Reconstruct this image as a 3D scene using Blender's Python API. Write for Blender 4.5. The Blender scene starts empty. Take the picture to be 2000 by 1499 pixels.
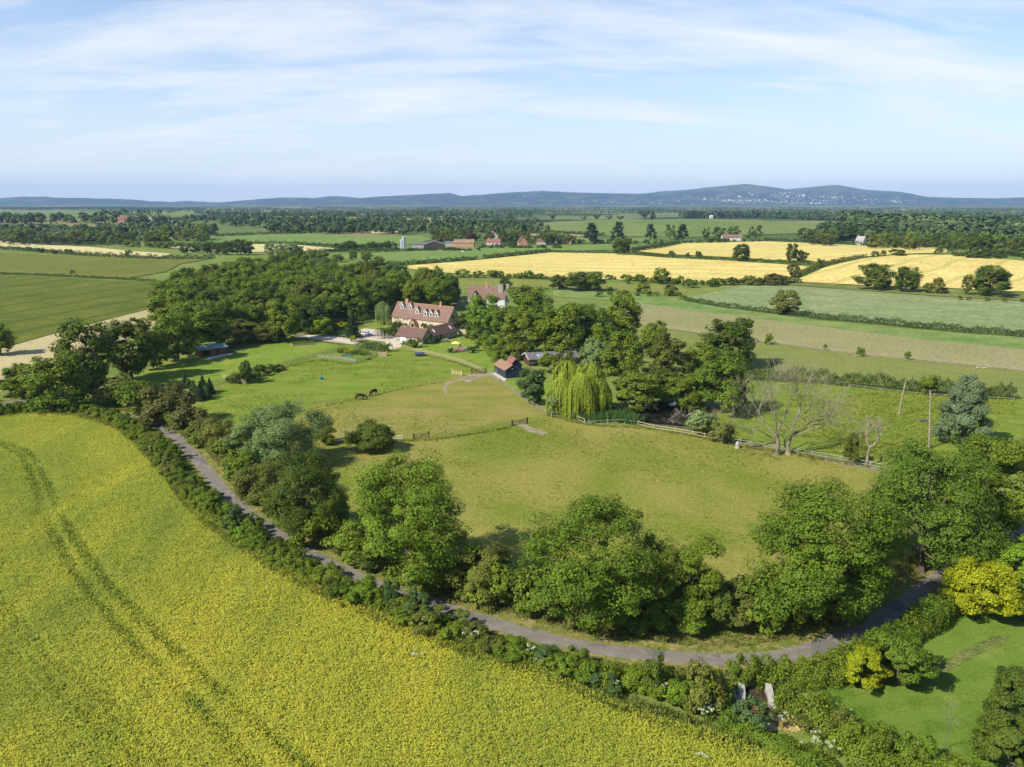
import bpy, math, random
import numpy as np
from mathutils import Vector, Matrix
from mathutils.geometry import delaunay_2d_cdt
R_ = math.radians
scene = bpy.context.scene
COL = scene.collection
random.seed(11)
NR = np.random.default_rng(5)

# ------------------------------------------------------------------ camera model
FPX, PITCH, CAMZ = 1540.0, R_(13.0), 48.0
SP, CP = math.sin(PITCH), math.cos(PITCH)
BUMPS = [(295, 1330, 300, 190, 17), (335, 610, 160, 115, 9), (-1015, 1750, 380, 260, 23),
         (-300, 1900, 260, 200, 9)]

def H(x, y):
    """height of the terrain"""
    z = 0.0
    for bx, by, sx, sy, a in BUMPS:
        d = ((x - bx) / sx) ** 2 + ((y - by) / sy) ** 2
        z = z + a * np.exp(-0.5 * d)
    return z

def ray(u, v):
    a, b = (u - 1000) / FPX, (v - 749.5) / FPX
    return Vector((a, CP - b * SP, -SP - b * CP))

def P(u, v, dz=0.0):
    """point of the terrain seen at photo pixel (u, v)"""
    d = ray(u, v)
    if d.z > -0.004:
        d.z = -0.004
    t0 = CAMZ / -d.z
    if t0 > 330:
        n = 240
        t = 250.0
        k = (t0 * 1.001 / t) ** (1 / n)
        prev = t
        while t < t0 * 1.002:
            if CAMZ + d.z * t < H(d.x * t, d.y * t):
                lo, hi = prev, t
                for _ in range(24):
                    m = (lo + hi) / 2
                    if CAMZ + d.z * m < H(d.x * m, d.y * m): hi = m
                    else: lo = m
                t0 = hi
                break
            prev = t
            t *= k
    x, y = d.x * t0, d.y * t0
    return Vector((x, y, float(H(x, y)) + dz)), t0

def top_z(p, v):
    b = (v - 749.5) / FPX
    return CAMZ + p.y * (-SP - b * CP) / (CP - b * SP)

# ------------------------------------------------------------------ scene helpers
def link(name, me, mats=None, parent=None):
    o = bpy.data.objects.new(name, me)
    COL.objects.link(o)
    if mats:
        for m in (mats if isinstance(mats, (list, tuple)) else [mats]):
            me.materials.append(m)
    if parent: o.parent = parent
    return o

def tag(o, label, cat, group=None):
    o['label'] = label; o['category'] = cat
    if group: o['group'] = group
    return o

def thing(name, label, cat, loc=(0, 0, 0), rz=0.0, group=None):
    o = bpy.data.objects.new(name, None)
    COL.objects.link(o)
    o.empty_display_size = 0.5
    o.location = loc; o.rotation_euler = (0, 0, rz)
    return tag(o, label, cat, group)

def dup(root, loc, rz=0.0, sc=(1, 1, 1), label=None, group=None, mats=None):
    r = root.copy(); COL.objects.link(r)
    r.location = loc; r.rotation_euler = (0, 0, rz); r.scale = sc
    if label: r['label'] = label
    if group: r['group'] = group
    for ch in root.children:
        c = ch.copy(); COL.objects.link(c); c.parent = r
        if mats and ch.name.split('.')[0] in mats: setmat(c, mats[ch.name.split('.')[0]])
        for g in ch.children:
            d = g.copy(); COL.objects.link(d); d.parent = c
    return r

def setmat(o, m):
    o.material_slots[0].link = 'OBJECT'
    o.material_slots[0].material = m

def mesh_faces(name, verts, faces, mi=None, smooth=False):
    me = bpy.data.meshes.new(name)
    me.from_pydata([tuple(v) for v in verts], [], faces)
    if mi is not None: me.polygons.foreach_set('material_index', mi)
    if smooth: me.polygons.foreach_set('use_smooth', [True] * len(faces))
    me.update()
    return me

def mesh_quads(name, V, extra=None):
    """V: (n,4,3) array of leaf cards; extra = (verts, faces) in material slot 1"""
    n = len(V)
    me = bpy.data.meshes.new(name)
    co = V.reshape(-1, 3)
    li = np.arange(4 * n, dtype=np.int32)
    ls = np.arange(0, 4 * n, 4, dtype=np.int32)
    mi = np.zeros(n, dtype=np.int32)
    if extra and len(extra[0]):
        ev = np.array([tuple(v) for v in extra[0]], dtype=float)
        ef = [f if len(f) == 4 else tuple(f) for f in extra[1]]
        l2 = np.array([i for f in ef for i in f], dtype=np.int32) + 4 * n
        lens = np.array([len(f) for f in ef])
        s2 = np.concatenate([[0], np.cumsum(lens)[:-1]]).astype(np.int32) + 4 * n
        co = np.vstack([co, ev]); li = np.concatenate([li, l2]); ls = np.concatenate([ls, s2])
        mi = np.concatenate([mi, np.ones(len(ef), dtype=np.int32)])
    me.vertices.add(len(co)); me.vertices.foreach_set('co', np.ascontiguousarray(co, dtype=np.float32).ravel())
    me.loops.add(len(li)); me.loops.foreach_set('vertex_index', li)
    me.polygons.add(len(ls)); me.polygons.foreach_set('loop_start', ls)
    me.polygons.foreach_set('material_index', mi)
    me.update(calc_edges=True)
    return me

class MB:
    """collects simple shapes and links them as one mesh object"""
    def __init__(s): s.v = []; s.f = []; s.m = []
    def add(s, vs, fs, m=0):
        b = len(s.v)
        s.v += [tuple(v) for v in vs]
        s.f += [tuple(i + b for i in f) for f in fs]
        s.m += [m] * len(fs)
    def box(s, x0, x1, y0, y1, z0, z1, m=0, M=None):
        vs = [(x, y, z) for z in (z0, z1) for x, y in ((x0, y0), (x1, y0), (x1, y1), (x0, y1))]
        if M is not None: vs = [M @ Vector(v) for v in vs]
        s.add(vs, [(3, 2, 1, 0), (4, 5, 6, 7), (0, 1, 5, 4), (1, 2, 6, 5), (2, 3, 7, 6), (3, 0, 4, 7)], m)
    def hexa(s, a, b, m=0):
        s.add(list(a) + list(b), [(3, 2, 1, 0), (4, 5, 6, 7), (0, 1, 5, 4), (1, 2, 6, 5), (2, 3, 7, 6), (3, 0, 4, 7)], m)
    def exx(s, poly, x0, x1, m=0):
        """polygon of (y, z) extruded along x"""
        n = len(poly)
        vs = [(x0, y, z) for y, z in poly] + [(x1, y, z) for y, z in poly]
        fs = [tuple(range(n - 1, -1, -1)), tuple(range(n, 2 * n))]
        fs += [(i, (i + 1) % n, n + (i + 1) % n, n + i) for i in range(n)]
        s.add(vs, fs, m)
    def exy(s, poly, y0, y1, m=0):
        n = len(poly)
        vs = [(x, y0, z) for x, z in poly] + [(x, y1, z) for x, z in poly]
        fs = [tuple(range(n)), tuple(range(2 * n - 1, n - 1, -1))]
        fs += [(i, n + i, n + (i + 1) % n, (i + 1) % n) for i in range(n)]
        s.add(vs, fs, m)
    def tube(s, pts, rad, seg=6, m=0, cap=True):
        pts = [Vector(p) for p in pts]
        n = len(pts)
        b = len(s.v)
        for i, p in enumerate(pts):
            d = (pts[min(i + 1, n - 1)] - pts[max(i - 1, 0)])
            if d.length < 1e-6: d = Vector((0, 0, 1))
            d.normalize()
            a = d.cross(Vector((0.31, 0.95, 0.1)) if abs(d.y) < 0.9 else Vector((1, 0, 0))); a.normalize()
            c = d.cross(a)
            r = rad[i] if isinstance(rad, (list, tuple)) else rad
            for k in range(seg):
                t = 2 * math.pi * k / seg
                s.v.append(tuple(p + (a * math.cos(t) + c * math.sin(t)) * r))
        for i in range(n - 1):
            for k in range(seg):
                k2 = (k + 1) % seg
                s.f.append((b + i * seg + k, b + i * seg + k2, b + (i + 1) * seg + k2, b + (i + 1) * seg + k)); s.m.append(m)
        if cap:
            s.f.append(tuple(b + k for k in range(seg - 1, -1, -1))); s.m.append(m)
            s.f.append(tuple(b + (n - 1) * seg + k for k in range(seg))); s.m.append(m)
    def mesh(s, name, smooth=False): return mesh_faces(name, s.v, s.f, s.m, smooth)
    def build(s, name, mats, parent=None, smooth=False):
        return link(name, s.mesh(name, smooth), mats, parent)

def frame(p0, p1):
    d = p1 - p0
    return math.atan2(d.y, d.x)

# ------------------------------------------------------------------ materials
def lin(r, g, b):
    f = lambda c: (c / 12.92 if c <= 0.04045 else ((c + 0.055) / 1.055) ** 2.4)
    return (f(r / 255), f(g / 255), f(b / 255), 1.0)

def new_mat(name):
    m = bpy.data.materials.new(name); m.use_nodes = True
    nt = m.node_tree; nt.nodes.clear()
    return m, nt, nt.nodes, nt.links

def N(nt, typ, **kw):
    n = nt.nodes.new(typ)
    for k, v in kw.items():
        if hasattr(n, k): setattr(n, k, v)
        else: n.inputs[k].default_value = v
    return n

def ramp(nt, fac, stops, interp='LINEAR'):
    n = nt.nodes.new('ShaderNodeValToRGB')
    n.color_ramp.interpolation = interp
    e = n.color_ramp.elements
    while len(e) < len(stops): e.new(0.5)
    for i, (p, c) in enumerate(stops):
        e[i].position = p; e[i].color = c if len(c) == 4 else (*c, 1)
    nt.links.new(fac, n.inputs[0])
    return n.outputs[0]

def mixc(nt, fac, a, b, mode='MIX'):
    n = nt.nodes.new('ShaderNodeMix'); n.data_type = 'RGBA'; n.blend_type = mode
    for i, x in ((0, fac), (6, a), (7, b)):
        if hasattr(x, 'is_linked') or isinstance(x, bpy.types.NodeSocket): nt.links.new(x, n.inputs[i])
        else: n.inputs[i].default_value = x
    return n.outputs[2]

def math_(nt, op, a, b=0.0, c=0.0):
    n = nt.nodes.new('ShaderNodeMath'); n.operation = op
    for i, x in enumerate((a, b, c)):
        if isinstance(x, bpy.types.NodeSocket): nt.links.new(x, n.inputs[i])
        else: n.inputs[i].default_value = x
    return n.outputs[0]

def noise(nt, vec, scale, detail=3.0, rough=0.55, dist=0.0):
    n = N(nt, 'ShaderNodeTexNoise'); n.inputs['Scale'].default_value = scale
    n.inputs['Detail'].default_value = detail; n.inputs['Roughness'].default_value = rough
    n.inputs['Distortion'].default_value = dist
    nt.links.new(vec, n.inputs['Vector'])
    return n.outputs['Fac']

def posn(nt):
    return N(nt, 'ShaderNodeNewGeometry').outputs['Position']

def scaled(nt, vec, s, rot=0.0):
    n = N(nt, 'ShaderNodeMapping'); n.inputs['Scale'].default_value = s
    n.inputs['Rotation'].default_value = (0, 0, rot)
    nt.links.new(vec, n.inputs['Vector'])
    return n.outputs[0]

def finish(nt, color, rough=0.9, spec=0.1, bump=None, bstr=0.3, bdist=0.1, metal=0.0):
    b = N(nt, 'ShaderNodeBsdfPrincipled')
    b.inputs['Roughness'].default_value = rough
    b.inputs['Specular IOR Level'].default_value = spec
    b.inputs['Metallic'].default_value = metal
    if isinstance(color, bpy.types.NodeSocket): nt.links.new(color, b.inputs['Base Color'])
    else: b.inputs['Base Color'].default_value = color
    if bump is not None:
        bn = N(nt, 'ShaderNodeBump'); bn.inputs['Strength'].default_value = bstr; bn.inputs['Distance'].default_value = bdist
        nt.links.new(bump, bn.inputs['Height']); nt.links.new(bn.outputs[0], b.inputs['Normal'])
    o = N(nt, 'ShaderNodeOutputMaterial'); nt.links.new(b.outputs[0], o.inputs[0])

def field_mat(name, c1, c2, c3, big=0.03, mid=0.35, fine=2.5, stripe=None, bstr=0.5, bdist=0.15, patch=0.5):
    """growing field: large patches, clumps and fine grain, optional wheel lines (angle, spacing, width, colour)"""
    m, nt, n, l = new_mat(name)
    p = posn(nt)
    nb = noise(nt, p, big, 3, 0.6, 0.4); nm = noise(nt, p, mid, 4, 0.65); nf = noise(nt, p, fine, 3, 0.7)
    f1 = ramp(nt, nb, [(0.38, (0, 0, 0)), (0.62, (1, 1, 1))])
    col = mixc(nt, f1, c1, c2)
    f2 = ramp(nt, nm, [(0.42, (0, 0, 0)), (0.72, (1, 1, 1))])
    f2 = math_(nt, 'MULTIPLY', f2, patch)
    col = mixc(nt, f2, col, c3)
    g = math_(nt, 'MULTIPLY_ADD', math_(nt, 'ADD', nf, math_(nt, 'MULTIPLY', nm, .5)), 1.7, -0.28)
    col = mixc(nt, 1.0, col, g, 'MULTIPLY')
    if stripe:
        ang, sp, wd, sc = stripe[:4]
        sep = N(nt, 'ShaderNodeSeparateXYZ'); l.new(p, sep.inputs[0])
        w = math_(nt, 'MULTIPLY', noise(nt, p, 0.012, 1), stripe[4] if len(stripe) > 4 else 10.0)
        d = math_(nt, 'ADD', math_(nt, 'MULTIPLY', sep.outputs[0], -math.sin(ang)), math_(nt, 'MULTIPLY', sep.outputs[1], math.cos(ang)))
        d = math_(nt, 'ADD', d, w)
        fr = math_(nt, 'FRACT', math_(nt, 'DIVIDE', d, sp))
        on = math_(nt, 'LESS_THAN', fr, wd)
        on = math_(nt, 'MULTIPLY', on, math_(nt, 'MULTIPLY_ADD', nm, 1.0, 0.1))
        col = mixc(nt, on, col, sc)
    hb = math_(nt, 'ADD', math_(nt, 'MULTIPLY', nm, 0.6), nf)
    finish(nt, col, 0.95, 0.05, hb, bstr, bdist)
    return m

def leaf_mat(name, c1, c2, trans=0.15, scale=0.35, spec=0.06, gain=1.0, warm=1.0):
    c1 = (c1[0] * gain * warm, c1[1] * gain, c1[2] * gain * (2 - warm), 1); c2 = (c2[0] * gain * warm * 1.04, c2[1] * gain * 1.07, c2[2] * gain * (2 - warm), 1)
    m, nt, n, l = new_mat(name)
    geo = N(nt, 'ShaderNodeNewGeometry')
    tc = N(nt, 'ShaderNodeTexCoord')
    oi = N(nt, 'ShaderNodeObjectInfo')
    isl = geo.outputs['Random Per Island']
    nz = noise(nt, tc.outputs['Object'], scale, 2)
    f = math_(nt, 'ADD', math_(nt, 'MULTIPLY', isl, 0.5), math_(nt, 'MULTIPLY', oi.outputs['Random'], 0.35))
    f = math_(nt, 'ADD', f, math_(nt, 'MULTIPLY_ADD', nz, 0.9, -0.4))
    col = ramp(nt, f, [(0.05, c1), (0.9, c2)])
    b = N(nt, 'ShaderNodeBsdfPrincipled'); b.inputs['Roughness'].default_value = 0.5
    b.inputs['Specular IOR Level'].default_value = spec
    l.new(col, b.inputs['Base Color'])
    t = N(nt, 'ShaderNodeBsdfTranslucent'); l.new(mixc(nt, 0.5, col, (c2[0] * 1.5, c2[1] * 1.4, c2[2] * 0.7, 1)), t.inputs['Color'])
    mx = N(nt, 'ShaderNodeMixShader'); mx.inputs[0].default_value = trans
    l.new(b.outputs[0], mx.inputs[1]); l.new(t.outputs[0], mx.inputs[2])
    o = N(nt, 'ShaderNodeOutputMaterial'); l.new(mx.outputs[0], o.inputs[0])
    return m

def rough_mat(name, c1, c2, scale=1.0, rough=0.85, spec=0.2, bstr=0.3, bdist=0.05, obj=True, detail=5, metal=0.0, stretch=None, lo=0.35, hi=0.65):
    m, nt, n, l = new_mat(name)
    v = N(nt, 'ShaderNodeTexCoord').outputs['Object'] if obj else posn(nt)
    if stretch: v = scaled(nt, v, stretch)
    nz = noise(nt, v, scale, detail, 0.6)
    col = ramp(nt, nz, [(lo, c1), (hi, c2)])
    finish(nt, col, rough, spec, nz, bstr, bdist, metal)
    return m

def tile_mat(name, c1, c2, c3, course=0.28):
    """clay tiles: courses across the slope and patches of lichen"""
    m, nt, n, l = new_mat(name)
    v = N(nt, 'ShaderNodeTexCoord').outputs['Object']
    br = N(nt, 'ShaderNodeTexBrick'); br.inputs['Scale'].default_value = 1.0
    br.inputs['Brick Width'].default_value = 0.3; br.inputs['Row Height'].default_value = course
    br.inputs['Mortar Size'].default_value = 0.02
    br.inputs['Color1'].default_value = c1; br.inputs['Color2'].default_value = c2
    br.inputs['Mortar'].default_value = tuple(x * 0.4 for x in c1[:3]) + (1,)
    sep = N(nt, 'ShaderNodeSeparateXYZ'); l.new(v, sep.inputs[0])
    cmb = N(nt, 'ShaderNodeCombineXYZ'); l.new(sep.outputs[0], cmb.inputs[0])
    l.new(math_(nt, 'ADD', sep.outputs[2], math_(nt, 'MULTIPLY', sep.outputs[1], 0.01)), cmb.inputs[1])
    l.new(cmb.outputs[0], br.inputs['Vector'])
    nz = noise(nt, v, 0.45, 5, 0.65); nz2 = noise(nt, v, 2.2, 3)
    f = ramp(nt, nz, [(0.48, (0, 0, 0)), (0.68, (1, 1, 1))])
    col = mixc(nt, f, br.outputs['Color'], c3)
    col = mixc(nt, 1.0, col, math_(nt, 'MULTIPLY_ADD', nz2, 0.9, 0.55), 'MULTIPLY')
    finish(nt, col, 0.85, 0.2, br.outputs['Fac'], 0.3, 0.03)
    return m

def plain(name, c, rough=0.6, spec=0.3, metal=0.0):
    m, nt, n, l = new_mat(name)
    v = N(nt, 'ShaderNodeTexCoord').outputs['Object']
    nz = noise(nt, v, 3.0, 3)
    col = mixc(nt, 1.0, c, math_(nt, 'MULTIPLY_ADD', nz, 0.5, 0.75), 'MULTIPLY')
    finish(nt, col, rough, spec, None, metal=metal)
    return m

G = {}
G['ash'] = leaf_mat('ash_leaf', (0.045, 0.090, 0.012, 1), (0.115, 0.190, 0.024, 1), gain=1.2, warm=1.22)
G['mid'] = leaf_mat('broad_leaf', (0.034, 0.074, 0.012, 1), (0.090, 0.150, 0.022, 1), gain=1.5, warm=1.34)
G['dark'] = leaf_mat('dark_leaf', (0.020, 0.046, 0.012, 1), (0.054, 0.092, 0.018, 1), gain=1.55, warm=1.34)
G['olive'] = leaf_mat('olive_leaf', (0.040, 0.058, 0.012, 1), (0.100, 0.120, 0.028, 1), gain=1.5, warm=1.18)
G['bright'] = leaf_mat('bright_leaf', (0.075, 0.140, 0.012, 1), (0.170, 0.250, 0.020, 1), gain=1.2)
G['yellow'] = leaf_mat('yellow_leaf', (0.11, 0.155, 0.008, 1), (0.42, 0.40, 0.016, 1), gain=1.05)
G['pale'] = leaf_mat('pale_leaf', (0.085, 0.125, 0.036, 1), (0.185, 0.230, 0.080, 1), gain=1.3)
G['silver'] = leaf_mat('silver_leaf', (0.080, 0.120, 0.054, 1), (0.185, 0.235, 0.115, 1), gain=1.05)
G['willow'] = leaf_mat('willow_leaf', (0.13, 0.18, 0.016, 1), (0.30, 0.34, 0.040, 1), gain=1.15)
G['blue'] = leaf_mat('blue_leaf', (0.036, 0.066, 0.018, 1), (0.085, 0.128, 0.038, 1), gain=1.2)
G['brown'] = leaf_mat('brown_leaf', (0.060, 0.062, 0.016, 1), (0.140, 0.128, 0.036, 1), gain=1.1)
G['red'] = leaf_mat('red_leaf', (0.05, 0.022, 0.016, 1), (0.11, 0.050, 0.030, 1))
G['pine'] = leaf_mat('pine_needle', (0.012, 0.028, 0.012, 1), (0.034, 0.056, 0.020, 1), 0.15, gain=1.5)
G['hedge'] = leaf_mat('hedge_leaf', (0.020, 0.046, 0.008, 1), (0.068, 0.105, 0.018, 1))
G['reed'] = leaf_mat('reed_leaf', (0.045, 0.100, 0.025, 1), (0.120, 0.190, 0.050, 1))
G['white'] = leaf_mat('blossom', (0.30, 0.36, 0.18, 1), (0.62, 0.64, 0.50, 1), 0.2)
G['pink'] = leaf_mat('pink_blossom', (0.45, 0.10, 0.22, 1), (0.75, 0.25, 0.40, 1), 0.2)
G['gold'] = leaf_mat('gold_blossom', (0.55, 0.35, 0.02, 1), (0.85, 0.60, 0.05, 1), 0.2)
BARK = rough_mat('bark', (0.055, 0.042, 0.030, 1), (0.17, 0.14, 0.105, 1), 2.5, stretch=(1, 1, 0.25))
DEADBARK = rough_mat('dead_bark', (0.105, 0.090, 0.055, 1), (0.285, 0.25, 0.165, 1), 1.2, stretch=(1, 1, 0.3))
PALEBARK = rough_mat('pale_bark', (0.24, 0.21, 0.17, 1), (0.46, 0.42, 0.35, 1), 2.0)
WOOD = rough_mat('weathered_wood', (0.20, 0.16, 0.11, 1), (0.40, 0.33, 0.23, 1), 4.0, stretch=(0.3, 1, 1))
TANWOOD = rough_mat('tan_wood', (0.38, 0.29, 0.17, 1), (0.60, 0.48, 0.30, 1), 4.0)
GREYWOOD = rough_mat('grey_wood', (0.22, 0.205, 0.175, 1), (0.42, 0.40, 0.355, 1), 4.0)
DARKWOOD = rough_mat('dark_wood', (0.030, 0.024, 0.018, 1), (0.085, 0.068, 0.05, 1), 4.0)
WIRE = plain('wire', (0.10, 0.10, 0.09, 1), 0.5, 0.4, 0.5)
GLASS = plain('dark_glass', (0.03, 0.035, 0.045, 1), 0.08, 0.6)
WHITE = plain('white_paint', (0.78, 0.77, 0.74, 1), 0.5, 0.3)

# ------------------------------------------------------------------ plants: leaf cards on lobed crowns, tapered limbs
PROF = {
    'round': ([0, .12, .4, .65, .85, 1], [.45, .82, 1, .92, .66, .2]),
    'ash': ([0, .15, .35, .6, .85, 1], [.30, .72, 1.0, .95, .62, .2]),
    'oak': ([0, .12, .4, .7, .9, 1], [.5, .92, 1, .92, .62, .25]),
    'shrub': ([0, .25, .5, .75, .9, 1], [.80, 1, .95, .75, .5, .2]),
    'cone': ([0, .1, .35, .6, .85, 1], [.75, 1, .85, .58, .26, .05]),
    'column': ([0, .2, .5, .8, 1], [.7, 1, 1, .75, .2]),
    'flat': ([0, .3, .6, .85, 1], [.25, .6, 1, 1, .6]),
    'pear': ([0, .15, .38, .6, .8, 1], [.78, 1, .95, .70, .46, .16]),
    'vase': ([0, .3, .6, .85, 1], [.25, .55, .9, 1, .55]),
}

def unit(rng, n):
    d = rng.normal(size=(n, 3)); d /= np.linalg.norm(d, axis=1)[:, None] + 1e-9
    return d

def cards(rng, pos, nrm, size, aspect=0.62, long=None):
    n = len(pos)
    nrm = nrm / (np.linalg.norm(nrm, axis=1)[:, None] + 1e-9)
    r = rng.normal(size=(n, 3)) if long is None else long + 0.25 * rng.normal(size=(n, 3))
    a = r - nrm * np.sum(r * nrm, axis=1)[:, None]
    a /= np.linalg.norm(a, axis=1)[:, None] + 1e-9
    b = np.cross(nrm, a)
    s = (size * rng.choice([.62, .8, 1.0, 1.15, 1.45], n) * rng.uniform(.85, 1.15, n))[:, None]
    V = np.empty((n, 4, 3))
    V[:, 0] = pos - a * s * .5; V[:, 2] = pos + a * s * .5
    sh = rng.uniform(-.12, .12, n)[:, None]
    V[:, 1] = pos + b * s * aspect * .5 + a * s * sh - nrm * s * .07
    V[:, 3] = pos - b * s * aspect * .5 + a * s * sh - nrm * s * .07
    return V

def crown_plan(rng, Ht, Rd, base, prof, nl, ncl, cr):
    xs, ys = PROF[prof]
    lobes = []
    ph = rng.random(4) * 6.28
    ia = .4 if prof in ('shrub', 'pear') else .75
    irr = lambda an, t: 1 + ia * (.19 * math.sin(2 * an + ph[0] + 2.2 * t) + .13 * math.sin(3 * an + ph[1] - 3 * t) + .09 * math.sin(5 * an + ph[2] + 5 * t))
    for i in range(nl):
        t = (i + .5) / nl
        t = .06 + .82 * t
        a = i * 2.39996 + rng.uniform(-.4, .4)
        e = np.interp(t, xs, ys) * Rd * irr(a, t)
        lr = Rd * rng.uniform(.25, .46) * (0.75 + .35 * e / Rd)
        rad = max(0, e - lr * rng.uniform(.75, 1.05))
        lobes.append((np.array([math.cos(a) * rad, math.sin(a) * rad, base + (Ht - base) * t]), lr))
    C, O = [], []
    tries = 0
    while len(C) < ncl and tries < ncl * 12:
        tries += 1
        i = rng.integers(nl)
        c, lr = lobes[i]
        d = unit(rng, 1)[0]
        out = np.array([c[0], c[1], .0]); nn = np.linalg.norm(out)
        if nn > 1e-3: d = d + out / nn * .55
        d[2] = d[2] * .85 + .25
        d /= np.linalg.norm(d)
        p = c + d * lr * rng.uniform(.55, 1.02)
        t = (p[2] - base) / (Ht - base)
        if t > 1 or t < 0: continue
        e = np.interp(t, xs, ys) * Rd * rng.uniform(.9, 1.08) * irr(math.atan2(p[1], p[0]), t)
        r = math.hypot(p[0], p[1])
        if r > e: p[:2] *= e / r
        if rng.random() < .16:
            p[:2] *= rng.uniform(1.03, 1.22); p[2] += rng.uniform(0, .07) * Ht
        C.append(p); O.append(i)
    return np.array(C), np.array(O), lobes

def crown_leaves(rng, C, Ht, base, crad, nleaf, leaf, flat=.7, aspect=.62):
    nc = len(C)
    cr = crad * rng.uniform(.45, 1.4, nc)
    k = np.repeat(np.arange(nc), nleaf)
    d = unit(rng, len(k))
    d[:, 2] = d[:, 2] * .85 + .30
    r = (.35 + .65 * rng.random(len(k)) ** .5) * cr[k]
    pos = C[k] + d * r[:, None] * np.array([1, 1, flat])
    mid = np.array([0, 0, base + (Ht - base) * .4])
    out = C[k] - mid; out /= np.linalg.norm(out, axis=1)[:, None] + 1e-6
    nrm = .85 * d + .45 * out + np.array([0, 0, .35]) + .38 * rng.normal(size=pos.shape)
    keep = pos[:, 2] > 0.03
    pos, nrm = pos[keep], nrm[keep]
    return cards(rng, pos, nrm, np.full(len(pos), leaf), aspect)

def limbs(rng, mb, lobes, C, O, Ht, base, tr, m=0, twigs=3, seg=6):
    fork = max(base * .9, Ht * .12)
    wob = lambda s: Vector((rng.uniform(-s, s), rng.uniform(-s, s), 0))
    p1 = Vector((0, 0, fork)) + wob(tr * .8); p2 = Vector((0, 0, Ht * .62)) + wob(tr * 2)
    mb.tube([(0, 0, -.15), Vector((0, 0, fork * .12)), p1 * .55, p1, (p1 + p2) / 2 + wob(tr), p2],
            [tr * 1.5, tr * 1.08, tr * .95, tr * .85, tr * .5, tr * .15], seg, m)
    for i, (c, lr) in enumerate(lobes):
        c = Vector(c)
        st = p1.lerp(p2, min(.8, max(0, (c.z - fork) / (Ht * .75)) * .6)) if c.z > fork else p1 * .8
        md = st.lerp(c, .5) + Vector((0, 0, -.06 * Ht * rng.random())) + wob(lr * .15)
        mb.tube([st, md, c], [tr * .42, tr * .26, tr * .10], max(4, seg - 2), m, False)
        if twigs:
            idx = np.where(O == i)[0][:twigs]
            for j in idx:
                q = Vector(C[j])
                mb.tube([c, c.lerp(q, .5) + wob(lr * .1), q], [tr * .10, tr * .07, tr * .02], 3, m, False)

def plant_proto(name, label, cat, seed, Ht, Rd, base, prof, leaf, nl, ncl, nleaf, lsize, crad=None, tr=None, flat=.7,
                part=('trunk', 'crown'), single=False, bark=None, twigs=3, aspect=.62, mul=()):
    """one plant standing at the origin; mul = [(share, leaf key)] gives blossom or tip clusters"""
    rng = np.random.default_rng(seed)
    crad = crad or Rd * .2
    tr = tr or Ht * .022
    C, O, lobes = crown_plan(rng, Ht - crad * .5, Rd - crad * .45, base + crad * .3, prof, nl, ncl, crad)
    V = crown_leaves(rng, C, Ht, base, crad, nleaf, lsize, flat, aspect)
    mb = MB()
    limbs(rng, mb, lobes, C, O, Ht, base, tr, 0, twigs, 5 if single else 6)
    if single:
        me = mesh_quads(name, V, (mb.v, mb.f))
        o = link(name, me, [leaf, bark or BARK])
        tag(o, label, cat)
    else:
        o = thing(name, label, cat)
        mb.build(part[0], bark or BARK, o)
        cr = link(part[1], mesh_quads(part[1], V), leaf, o)
    o['pr'] = Rd; o['ph'] = Ht
    return o

USED = set()
def put(proto, u, v, top, hw, label, group=None, mat=None, cat=None, rz=None, name=None):
    """stands a copy of a plant on the terrain at the photo's pixel (u, v), as tall and wide as it shows there"""
    p, t = P(u, v)
    h = max(.5, top_z(p, top) - p.z)
    w = hw * t / FPX
    return place(proto, p, h, w, label, group, mat, cat, rz, name)

def place(proto, p, h, w, label, group=None, mat=None, cat=None, rz=None, name=None):
    sx, sz = w / proto['pr'], h / proto['ph']
    rz = random.uniform(0, 6.28) if rz is None else rz
    if proto.name not in USED:
        USED.add(proto.name)
        o = proto
        o.location = p; o.rotation_euler = (0, 0, rz); o.scale = (sx, sx, sz)
        o['label'] = label
        if group: o['group'] = group
        if mat:
            for c in ([o] if o.type == 'MESH' else [x for x in o.children if x.name.split('.')[0] in ('crown', 'foliage')]): setmat(c, mat)
        USED.add(o.name)
    else:
        if proto.type == 'MESH':
            o = proto.copy(); COL.objects.link(o)
            o.location = p; o.rotation_euler = (0, 0, rz); o.scale = (sx, sx, sz); o['label'] = label
            if mat: setmat(o, mat)
        else:
            o = dup(proto, p, rz, (sx, sx, sz), label, None, {'crown': mat, 'foliage': mat} if mat else None)
        if group: o['group'] = group
        elif 'group' in o: del o['group']
    if cat: o['category'] = cat
    if name:
        o.name = name; USED.add(o.name) if o == proto else None
    return o

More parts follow.
